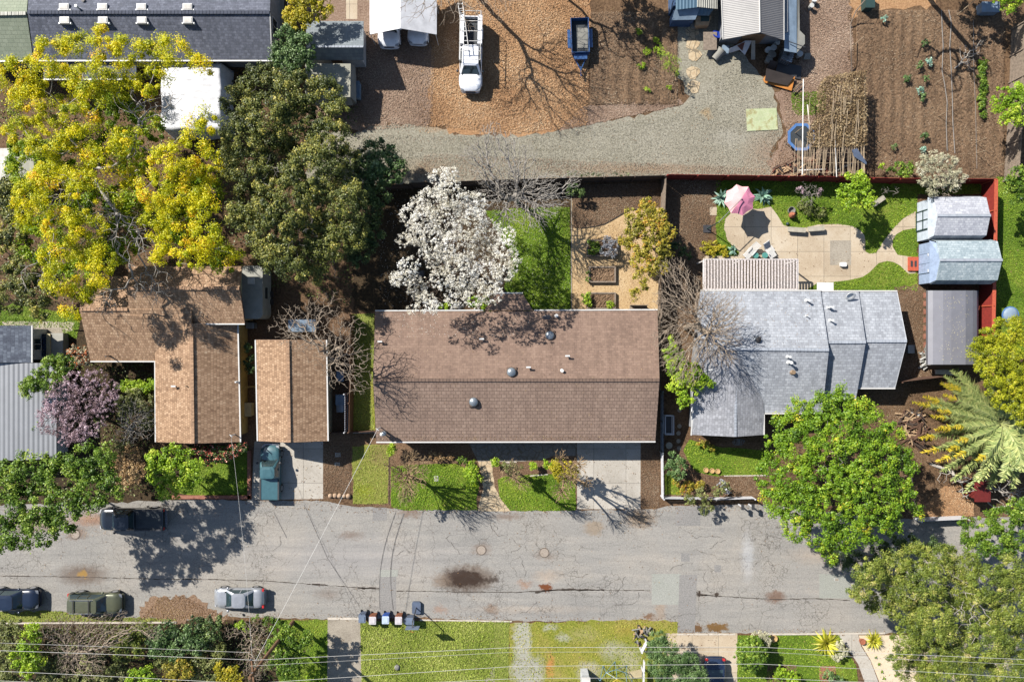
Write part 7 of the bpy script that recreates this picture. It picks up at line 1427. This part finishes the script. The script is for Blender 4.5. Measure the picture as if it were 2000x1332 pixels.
tree('pruned_tree', 'small pruned tree with bare shoots above the right front lawn', 'tree', (1000,918), [(995,912,14),(1008,918,13),(1000,924,10)], G['leaf_tangle'], G['bark_tan'], h=2.4, lsz=.13, cr=.25, dens=.8, seed=55, tip=.012, bare=[(1008,935,18,5.8),(992,928,18,5.6),(1022,944,18,5.4),(1002,908,16,6.4),(1008,924,16,6.8)], twigs=70, wob=.05, pw=.8, fork=1.4)
tree('pruned_tree', 'larger pruned tree with long bare shoots beside the driveway', 'tree', (1105,925), [(1085,915,16),(1105,912,18),(1118,925,16),(1095,930,12)], G['leaf_yellow'], G['bark_tan'], h=2.8, lsz=.14, cr=.28, dens=.8, seed=56, tip=.013, bare=[(1108,938,26,6.1),(1128,932,24,6.7),(1096,962,24,5.7),(1132,905,18,6.5),(1096,892,18,5.9),(1145,945,18,6.3),(1115,925,20,7.3)], twigs=60, wob=.05, pw=.8, fork=1.5)
# ---- right side
tree('bare_tree', 'wide leafless brown tree over the left end of the grey house', 'tree', (1338,640), [], None, G['bark_twig'], h=5, tip=.008, bare=[(1315,530,34,6.3),(1345,560,34,6.5),(1300,585,30,6.3),(1320,620,42,6.9),(1360,610,40,7.1),(1410,600,36,7.1),(1440,625,26,6.9),(1400,640,44,7.1),(1430,600,30,7.1),(1385,590,30,6.9),(1430,660,26,6.9),(1300,660,34,6.5),(1345,670,42,6.9),(1385,690,34,6.9),(1420,700,26,6.7),(1310,700,30,6.4),(1340,725,34,6.5)], twigs=75, seed=57, squash=.6, wob=.09, pw=.45)
tree('green_tree', 'yellow green tree beside the left wall of the grey house', 'tree', (1335,735), [(1315,690,22),(1325,715,24),(1345,730,26),(1365,740,18),(1325,750,20),(1345,765,20),(1378,748,14),(1335,785,12),(1310,670,10)], G['leaf_lime'], G['bark_brown'], h=4.2, lsz=.18, cr=.36, seed=58)
tree('round_shrub', 'rounded grey green bush inside the white picket corner', 'shrub', (1318,908), [(1312,895,14),(1326,905,16),(1312,915,15),(1325,925,12)], G['leaf_bluegreen'], None, h=1.6, lsz=.15, cr=.3, seed=59)
tree('shrub', 'mixed low rust and green shrub left of the picket fence gap', 'shrub', (1345,952), [(1320,940,9),(1345,950,12),(1365,945,10),(1330,960,8)], G['leaf_golden'], None, h=.7, lsz=.13, cr=.22, seed=60)
tree('shrub', 'straggly green shrub growing through the white picket fence', 'shrub', (1365,972), [(1345,975,12),(1370,965,14),(1385,985,12),(1375,995,10),(1400,960,12),(1415,950,10)], G['leaf_tangle'], G['bark_brown'], h=1.7, lsz=.14, cr=.25, dens=.7, seed=61, bare=[(1375,975,26)], twigs=20, tip=.008)
tree('shrub', 'yellow tipped low shrub under the eaves by the right front lawn', 'shrub', (1375,870), [(1365,862,7),(1378,868,8),(1388,874,7)], G['leaf_golden'], None, h=.6, lsz=.12, cr=.2, seed=62)
tree('ground_rocks', 'grey mound of stones and dry stalks by the picket fence', 'rockery', (1415,948), [(1410,945,9),(1420,955,8)], G['leaf_silver'], None, h=.4, lsz=.16, cr=.2, seed=63)
MAP = [(1560,800,26),(1600,790,28),(1645,775,24),(1630,800,34),(1680,800,30),(1540,830,34),(1590,835,42),(1645,840,44),(1700,835,36),(1740,850,26),(1515,870,30),(1560,880,44),(1615,885,48),(1670,890,46),(1725,890,40),(1765,885,20),(1500,920,34),(1545,935,44),(1600,935,50),(1660,940,48),(1715,940,44),(1760,930,28),(1520,975,36),(1565,985,46),(1620,990,48),(1680,990,46),(1730,985,36),(1770,970,22),(1560,1030,32),(1610,1040,42),(1665,1040,40),(1715,1030,32),(1755,1020,20),(1625,1080,22),(1530,1010,18),(1490,960,16),(1790,1000,12),(1780,910,12)]
tree('maple_tree', 'big bright green leafy tree covering the road end', 'tree', (1625,925), [(x,y,r*.92,6+1.6*(1-((x-1630)/150)**2-((y-925)/170)**2)) for x,y,r in MAP], G['leaf_maple'], G['bark_grey'], h=6.5, lsz=.17, cr=.45, dens=.85, seed=64, cdens=1.15, squash=.6, asp=.75, bare=[(1640,920,60,7.4)], twigs=3)
tree('feathery_tree', 'yellow feathery tree at the right edge above the palm', 'tree', (1955,700), [(1925,665,26),(1915,690,24),(1960,650,30),(1990,640,26),(1945,690,34),(1985,690,38),(1930,720,26),(1965,735,34),(1995,740,34),(1940,755,26),(1980,780,28),(2000,800,30),(1955,780,18),(1898,682,10)], G['leaf_feather'], G['bark_brown'], h=5, lsz=.13, cr=.38, dens=.8, seed=65)
tree('green_tree', 'dark green tree at the far right edge above the bright lawn', 'tree', (1990,365), [(1970,360,18),(1990,350,24),(2000,375,22),(1985,385,14)], G['leaf_green'], G['bark_brown'], h=4, lsz=.18, cr=.36, seed=66)
tree('lime_tree', 'lime green round tree at the right edge of the vegetable plot', 'tree', (1970,205), [(1960,190,20),(1980,178,18),(1950,205,12),(1970,215,22),(1990,200,26),(1975,235,18),(1995,235,18)], G['leaf_lime'], G['bark_brown'], h=3.8, lsz=.18, cr=.36, seed=67)
tree('lime_tree', 'small lime tree at the top edge beside the blue cart', 'tree', (1965,8), [(1955,5,16),(1978,0,18),(1968,18,12)], G['leaf_lime'], G['bark_brown'], h=3.6, lsz=.17, cr=.34, seed=68)
tree('lime_tree', 'lime green tree standing in the lawn below the red fence', 'tree', (1672,385), [(1660,355,18),(1680,352,16),(1650,378,18),(1672,380,22),(1692,375,14),(1660,400,16),(1685,400,16),(1700,395,10)], G['leaf_lime'], G['bark_brown'], h=3.6, lsz=.18, cr=.35, seed=69)
tree('pale_shrub', 'pale cream blossom bush over the red fence by the sheds', 'shrub', (1835,355), [(1805,320,18),(1830,310,18),(1850,320,18),(1815,345,22),(1845,345,22),(1870,345,16),(1830,365,20),(1858,362,14),(1795,330,12)], G['leaf_whitish'], G['bark_twig'], h=3.2, lsz=.11, cr=.3, lpc=34, seed=70, cdens=.8, bare=[(1840,350,40)], twigs=34)
tree('shrub', 'green shrub left of the pale cream blossom bush', 'shrub', (1765,335), [(1755,328,12),(1772,330,13),(1765,342,10),(1740,335,8)], G['leaf_green'], None, h=1.2, lsz=.16, cr=.26, seed=71)
tree('shrub', 'small lime shrubs behind the red fence under the trellis', 'shrub', (1665,345), [(1655,342,7),(1680,344,6),(1722,324,6)], G['leaf_lime'], None, h=.8, lsz=.13, cr=.2, seed=72)
tree('bare_shrub', 'grey leafless shrub in the lawn left of the lime tree', 'shrub', (1580,385), [(1565,372,7),(1600,375,6)], G['petal_pink'], G['bark_grey'], h=1.8, lsz=.1, cr=.2, dens=.5, seed=73, bare=[(1568,372,18),(1590,375,18),(1578,390,16)], twigs=60, tip=.008)
tree('bare_shrub', 'small leafless weeping shrub between lime tree and shed', 'shrub', (1745,385), [], None, G['bark_grey'], h=1.0, seed=74, bare=[(1728,372,10),(1750,371,9)], twigs=60, tip=.008)
tree('shrub', 'low green shrub right of the chiminea in the lawn', 'shrub', (1590,413), [(1580,410,14),(1600,415,12),(1565,400,8)], G['leaf_tangle'], None, h=.4, lsz=.12, cr=.22, seed=75)
tree('golden_shrub', 'yellow flowering ground plant left of the left lounge chair', 'plant', (1390,486), [(1375,482,9),(1392,478,10),(1408,485,10),(1390,492,9),(1415,494,7)], G['leaf_yellow'], None, h=.35, lsz=.12, cr=.22, seed=76)
tree('round_shrub', 'dark shrub in the mulch strip above the leafless brown tree', 'shrub', (1325,490), [(1318,482,12),(1335,492,10),(1345,500,8)], G['leaf_dark'], None, h=.9, lsz=.14, cr=.25, seed=77)
tree('round_shrub', 'large clipped dark green ball bush below the road', 'shrub', (1466,1270), [(1466,1266,26),(1460,1276,28),(1472,1278,28),(1466,1284,26)], G['leaf_green'], None, h=1.9, lsz=.12, cr=.2, lpc=40, cdens=1.2, seed=78, wild=.3, squash=.9)
tree('tan_shrub', 'tan brown hydrangea bush behind the clipped ball bush', 'shrub', (1495,1250), [(1478,1240,10),(1492,1240,10),(1498,1252,9)], G['leaf_whitish'], None, h=1.0, lsz=.12, cr=.2, seed=79)
tree('tan_shrub', 'tan succulent clump right of the left yellow spiky plant', 'shrub', (1642,1268), [(1638,1258,9),(1648,1270,10),(1636,1280,10)], G['leaf_whitish'], None, h=.8, lsz=.13, cr=.2, seed=80)
tree('olive_bush', 'large grey green olive bush below the road beside the drive', 'shrub', (1310,1275), [(1285,1252,20),(1300,1270,24),(1325,1285,24),(1345,1295,20),(1290,1305,26),(1320,1320,26),(1355,1320,26),(1300,1345,24),(1370,1335,18),(1278,1278,14)], G['leaf_bluegreen'], G['bark_grey'], h=3.6, lsz=.12, cr=.34, dens=1.2, seed=81, cdens=1.8, asp=.5)
tree('shrub', 'lime shrub in the lower lawn with its lower part cut off', 'shrub', (1535,1315), [(1525,1310,12),(1545,1320,14),(1552,1332,12),(1520,1325,10)], G['leaf_lime'], None, h=.9, lsz=.14, cr=.25, seed=82)
tree('shrub', 'bluish shrub beside the red paver at the lower edge', 'shrub', (1628,1325), [(1618,1320,12),(1635,1328,14),(1622,1335,10)], G['leaf_bluegreen'], None, h=.9, lsz=.14, cr=.25, seed=83)
OK2 = [(1700,1120,34),(1680,1150,28),(1720,1170,32),(1745,1110,36),(1790,1090,36),(1760,1150,40),(1835,1090,34),(1810,1140,42),(1880,1110,40),(1860,1160,44),(1780,1200,44),(1830,1215,46),(1930,1140,44),(1910,1190,46),(1975,1120,40),(1980,1190,44),(1770,1250,36),(1810,1280,46),(1865,1260,48),(1930,1250,48),(1990,1250,44),(1790,1320,40),(1850,1330,46),(1910,1320,48),(1975,1320,48),(1750,1290,18),(2010,1150,30),(1700,1180,16)]
tree('oak_tree', 'large grey green oak filling the lower right corner', 'tree', (1850,1150), [(x,y,r*.92,6.2+1.3*math.sin(x*.05+y*.06)) for x,y,r in OK2], G['leaf_oak'], G['bark_pale'], h=6.5, lsz=.145, cr=.45, dens=1.0, seed=84, cdens=1.6, squash=.6, asp=.55, bare=[(1800,1130,60,6.8),(1880,1180,60,6.8)], twigs=6, tip=.013)
tree('green_tree', 'mid green tree below the white panel fence, right edge', 'tree', (1950,1040), [(1895,1045,22),(1925,1025,26),(1960,1010,28),(1995,1000,26),(1910,1070,26),(1950,1060,32),(1990,1050,34),(1880,1025,12),(1985,985,16)], G['leaf_green'], G['bark_brown'], h=4.5, lsz=.17, cr=.4, seed=85)
tree('dark_tree', 'dark green undergrowth between the big green tree and the oak', 'shrub', (1690,1085), [(1640,1095,20),(1680,1100,22),(1715,1085,24),(1745,1065,22),(1775,1060,20),(1810,1060,18)], G['leaf_dark'], G['bark_brown'], h=3.2, lsz=.17, cr=.38, seed=86)
tree('dead_tree', 'fallen bleached leafless branches below the palm', 'tree', (1815,905), [], None, G['bark_pale'], h=1.2, fork=.6, seed=87, bare=[(1850,930,20,.8),(1890,950,26,1.2),(1930,940,30,1.4),(1975,945,30,1.4),(1960,965,34,1.2),(2000,975,26,1.2),(1920,925,20,1.2)], twigs=12, tip=.02, wob=.2)
tree('dead_tree', 'bleached dry branch lying in the tilled vegetable plot', 'branch', (1862,138), [], None, G['bark_pale'], h=.7, fork=.3, seed=88, bare=[(1885,115,18,.7),(1905,100,16,.8),(1895,125,14,.6),(1915,88,10,.8),(1880,95,10,.7)], twigs=26, tip=.012, wob=.1)
# ---- top
tree('shrub', 'willowy lime shrub on the corner of the small tilled plot', 'shrub', (1310,135), [(1298,110,12),(1315,120,13),(1305,132,13),(1322,140,9),(1290,98,8)], G['leaf_lime'], G['bark_tan'], h=1.8, lsz=.12, cr=.25, dens=.55, seed=89, asp=.25, bare=[(1308,122,26,1.8)], twigs=50, tip=.006)
for i, (x, y, r, lb) in enumerate(((1245,62,8,'topmost'),(1280,80,8,'upper right'),(1262,100,9,'middle'),(1282,98,8,'middle right'),(1252,127,8,'lower middle'),(1307,170,6,'lower right'),(1264,176,6,'lowest'))):
    tree('weed_clump', f'green weed clump on the small tilled plot, {lb} one', 'plant', (x,y), [(x,y,r*.8),(x+r*.6,y+2,r*.6)], G['leaf_lime'], None, h=.3, lsz=.11, cr=.18, dens=.6, seed=90+i, group='weeds on the small tilled plot')
proto = None
CR = [(1726,38,8,'upper left'),(1806,83,9,'upper middle'),(1795,128,9,'large pair, left'),(1812,122,10,'large pair, right'),(1770,155,10,'left of the lower cluster'),(1806,155,8,'right of the lower cluster'),(1797,178,9,'above the lone stake'),(1801,190,9,'below the lower cluster'),(1804,267,10,'lower middle'),(1804,294,9,'near the pale bush'),(1746,286,7,'lower left')]
for i, (x, y, r, lb) in enumerate(CR):
    tree('cabbage_plant', f'grey green crop plant in the vegetable plot, {lb}', 'plant', (x,y), [(x,y,r*.75),(x+r*.3,y-r*.3,r*.5)], G['leaf_bluegreen' if i % 3 else 'leaf_agave'], None, h=.45, lsz=.2, cr=.2, dens=.9, seed=100+i, group='crop plants in the vegetable plot', asp=.6)
rowp = tree('crop_row', 'dense row of low bright greens at the right of the plot', 'vegetables', (1917,175), [(1918+math.sin(y)*1.5, y, 9 if y < 200 else 6) for y in range(122, 234, 7)], G['leaf_green'], None, h=.3, lsz=.12, cr=.2, seed=112)
# trees whose crowns stand beyond the top edge but reach in or throw shade
tree('bare_tree', 'tall leafless tree reaching in over the white pickup at the top', 'tree', (900,-40), [], None, G['bark_twig'], h=8, tip=.011, bare=[(860,5,50,8),(920,20,44,8.5),(800,10,40,7.6),(960,0,50,8.5),(880,-40,60,8.5),(985,-20,50,8),(940,-60,60,9),(850,-60,50,8.5),(820,-30,50,8),(870,-120,60,9),(940,-130,60,9),(990,-90,50,8.5),(900,-190,60,9)], wob=.07, pw=.4, twigs=11, seed=113, squash=.7)
tree('bare_tree', 'leafless tree beyond the top edge whose shadow crosses the trailer', 'tree', (1065,-36), [], None, G['bark_twig'], h=7, tip=.013, bare=[(1080,-100,50,7),(1130,-90,50,7.5),(1030,-110,50,7),(1100,-140,50,7.5),(1160,-60,40,6.5)], twigs=8, seed=114)
tree('evergreen_tree', 'evergreen beyond the top edge shading the corner of the tilled plot', 'tree', (1165,-45), [(1160,-110,34),(1200,-95,34),(1185,-60,26),(1230,-80,30),(1140,-75,26)], G['leaf_dark'], G['bark_dark'], h=4.8, lsz=.18, cr=.45, seed=115)
tree('pine_tree', 'tall tree beyond the top edge shading the right of the plot', 'tree', (1775,-60), [], None, G['bark_dark'], h=10, tip=.05, bare=[(1740,-160,40,9),(1800,-170,60,11),(1860,-150,50,9)], twigs=2.5, seed=116)
tree('evergreen_tree', 'dark evergreen beyond the top right corner above the cart', 'tree', (1880,-70), [(1870,-100,30),(1900,-70,34),(1935,-60,30),(1960,-90,30)], G['leaf_dark'], G['bark_dark'], h=4.5, lsz=.18, cr=.45, seed=117)
# ---- palm
def fan(T, name, fronds, mat, rng, Lf, z0, tipmat=None):
    V = []; F = []; VT = []; FT = []; n = 0; rb = MB()
    for az, el, L in fronds:
        d = np.array([math.cos(az), math.sin(az)]); pts = []
        for i in range(15):
            f = i/14; r = L*(f*math.cos(el)+.0); z = z0+L*(math.sin(el)*f-(.55+.1*math.cos(el))*f*f*.8); pts.append(np.array([d[0]*r, d[1]*r, max(.15, z)]))
        rb.tube(pts, [.035*(1-.8*i/14) for i in range(15)], 5, cap=False); sd = np.array([-d[1], d[0], 0])
        for i in range(140):
            if rng.random() < .12: continue
            f = .1+.9*i/140; k = f*14; a = int(k); p = pts[min(a, 13)]*(1-(k-a))+pts[min(a+1, 14)]*(k-a); ll = Lf*rng.uniform(.6, 1.12)*(math.sin(math.pi*min(1, f*.85+.12))**.6)*(1.0)
            for s in (-1, 1):
                q = p+sd*s*ll*rng.uniform(.55,.85)+np.array([*d, 0])*ll*rng.uniform(.5,.85)+np.array([0,0,-.25*ll+rng.normal(0,.16)]); w = np.array([*d, 0])*.06; m = (p+q)/2+np.array([0,0,.05])
                dst, df = (VT, FT) if (tipmat and f > .82+.3*(d[0] > -.75)) else (V, F); b = len(dst); dst += [p-w, q, p+w, m+w*1.2]; df.append((b, b+1, b+3, b+2) if 0 else (b, b+1, b+3, b+2))
    T.part(name, np_mesh(name, V, F, rng.random(len(F))*.7+.2), mat)
    if VT: T.part('frond_tips', np_mesh('frond_tips', VT, FT, rng.random(len(FT))), tipmat)
    T.part('frond_ribs', rb, G['leaf_rib'])
mt('leaf_rib', C(170,176,110), .6)
x, y, _ = W(1957, 826, 3.2); T = Thing('palm_tree', 'big palm with yellow tipped fronds at the right edge', 'palm', (x, y, 0)); rg = rs(120)
T.part('trunk', MB().tube([(.1,-.1,0),(.05,0,1.4),(0,0,3.1)], [.5,.42,.4], 14), G['bark_brown'], smooth=True)
fan(T, 'fronds', [(2*math.pi*i/78+rg.normal(0,.05), rg.uniform(.15,.95), rg.uniform(6.0,7.3)) for i in range(78)], G['leaf_palm'], rg, .74, 3.1, G['leaf_palm_tip'])
def spiky(name, label, px, py, r, mat, n=70, seed=1, z=.3, w=.06, grp=None):
    x, y, _ = W(px, py, z); T = Thing(name, label, 'plant', (x, y, 0), group=grp); rg = rs(seed); V = []; F = []
    for i in range(n):
        az = rg.uniform(0, 6.283); el = rg.uniform(.1, 1.35); L = r*rg.uniform(.75, 1.1); d = np.array([math.cos(az)*math.cos(el), math.sin(az)*math.cos(el), math.sin(el)]); s = np.array([-math.sin(az), math.cos(az), 0])*w
        p1 = d*L*.5; p2 = d*L+np.array([0,0,-.25*L*math.cos(el)]); b = len(V); V += [-s*.6, s*.6, p1+s, p1-s, p2, p2]; F += [(b, b+1, b+2, b+3), (b+3, b+2, b+4, b+5)]
    V = [v+np.array([0,0,.1]) for v in V]; T.part('leaves', np_mesh('leaves', V, F, np.repeat(rg.random(n), 2)), G[mat]); return T
spiky('spiky_plant', 'large yellow striped spiky plant below the road, left one', 1616,1258,1.5,'leaf_spiky',130,1,.5,.06); spiky('spiky_plant', 'yellow striped spiky plant below the road, right smaller one', 1707,1252,1.1,'leaf_spiky',90,2,.4,.055)
spiky('agave', 'blue green agave right of the pink parasol', 1492,382,1.05,'leaf_agave',46,3,.4,.11); spiky('agave', 'blue green agave half under the pink parasol', 1410,386,1.0,'leaf_agave',40,4,.4,.1); spiky('agave', 'small blue agave by the left lounge chair', 1432,488,.6,'leaf_agave',40,5,.3,.07)
for i, (x, y) in enumerate(((1710,1283),(1716,1296),(1722,1311),(1726,1324),(1742,1287),(1748,1307),(1748,1318))): spiky('sand_plant', 'small green tuft in the pale sand below the spiky plants', x, y, .2, 'leaf_green', 14, 10+i, .1, .04, 'tufts in the pale sand')
# ---- shrubs below the road, left
def shb(name, label, base, lobes, leafm, h, seed, **k): return tree(name, label, 'shrub', base, lobes, G[leafm], k.pop('bark', None), h=h, lsz=k.pop('lsz', .16), cr=k.pop('cr', .34), seed=seed, **k)
shb('lime_shrub','tall lime shrub by the lower left kerb under the wires',(62,1265),[(62,1232,18),(58,1258,22),(45,1280,22),(65,1290,22),(55,1308,16),(75,1225,10)],'leaf_lime',2.6,130)
shb('green_shrub','dark olive bush in the lower left corner',(15,1270),[(10,1230,20),(25,1255,22),(5,1280,24),(20,1310,24),(35,1225,14),(10,1330,20)],'leaf_tangle',2.2,131)
tree('bare_shrub','wide leafless thicket in front of the olive green car','shrub',(150,1275),[],None,G['bark_twig'],h=3.4,bare=[(240,1235,24),(270,1220,16),(300,1235,18),(100,1225,24),(135,1215,26),(170,1225,30),(205,1220,26),(120,1255,30),(165,1265,36),(205,1250,28),(140,1295,32),(180,1300,30),(240,1205,16,3)],twigs=85,seed=132,pw=.4,tip=.009,squash=.6)
shb('green_shrub','low olive scrub under the wide leafless thicket',(155,1285),[(100,1290,22),(135,1270,18),(180,1285,22),(120,1320,24),(165,1325,24),(205,1320,18),(90,1330,18)],'leaf_tangle',.9,133)
shb('green_shrub','grey green bush right of the leafless thicket',(260,1255),[(225,1235,18),(250,1245,22),(275,1235,20),(265,1265,22),(235,1270,20),(290,1225,14)],'leaf_oak',2.0,134)
shb('green_shrub','long green bush along the kerb behind the leaf litter',(330,1240),[(300,1240,18),(325,1230,20),(350,1245,22),(375,1235,20),(310,1265,22),(345,1270,22),(385,1260,20)],'leaf_bluegreen',2.0,135)
shb('green_shrub','dark bush below the silver sedan',(395,1225),[(385,1215,16),(405,1222,18),(425,1215,16),(415,1245,18),(395,1245,16)],'leaf_dark',1.8,136)
shb('lime_shrub','small lime bush at the right of the silver sedan',(470,1222),[(468,1218,10),(478,1225,9)],'leaf_lime',1.2,137)
shb('lime_shrub','lime bush in the lowest row under the wires, left one',(285,1325),[(265,1325,18),(285,1315,18),(300,1330,16)],'leaf_lime',2.2,138)
shb('golden_shrub','golden bush in the lowest row under the wires, middle one',(350,1305),[(335,1305,16),(355,1298,16),(365,1312,14),(340,1320,14)],'leaf_golden',2.2,139)
shb('golden_shrub','yellow bush in the lowest row left of the pole',(445,1318),[(435,1310,16),(455,1318,18),(440,1332,16),(470,1330,12)],'leaf_yellow',2.2,140)
shb('green_shrub','dull green scrub behind the golden bush',(400,1290),[(385,1290,20),(410,1285,22),(430,1275,18),(395,1315,20),(415,1325,18),(230,1300,22),(250,1320,18),(320,1290,16)],'leaf_tangle',1.4,141)
tree('bare_shrub','leafless bush at the foot of the pole','shrub',(505,1255),[],None,G['bark_twig'],h=2.6,bare=[(480,1230,22),(505,1225,24),(500,1255,28),(480,1275,24),(515,1285,24),(500,1310,26),(450,1235,16)],twigs=70,seed=142,tip=.0085)
tree('green_tree','green tree beside the pole above the driveway edge','tree',(563,1265),[(550,1235,22),(570,1245,22),(540,1260,22),(562,1272,24),(590,1258,18),(545,1300,20),(570,1305,22),(585,1290,16),(600,1240,12),(560,1330,18)],G['leaf_green'],G['bark_brown'],h=3.4,lsz=.16,cr=.34,seed=143)
shb('lime_shrub','lime bush in the lower grass right of the pole tree',(615,1318),[(610,1312,14),(622,1322,14)],'leaf_lime',1.2,144)
shb('ground_ivy','dark ivy patch shading the verge right of the leafless bush',(520,1212),[(500,1208,8),(520,1212,9),(535,1212,8)],'leaf_green',.5,145,lsz=.13,cr=.2)
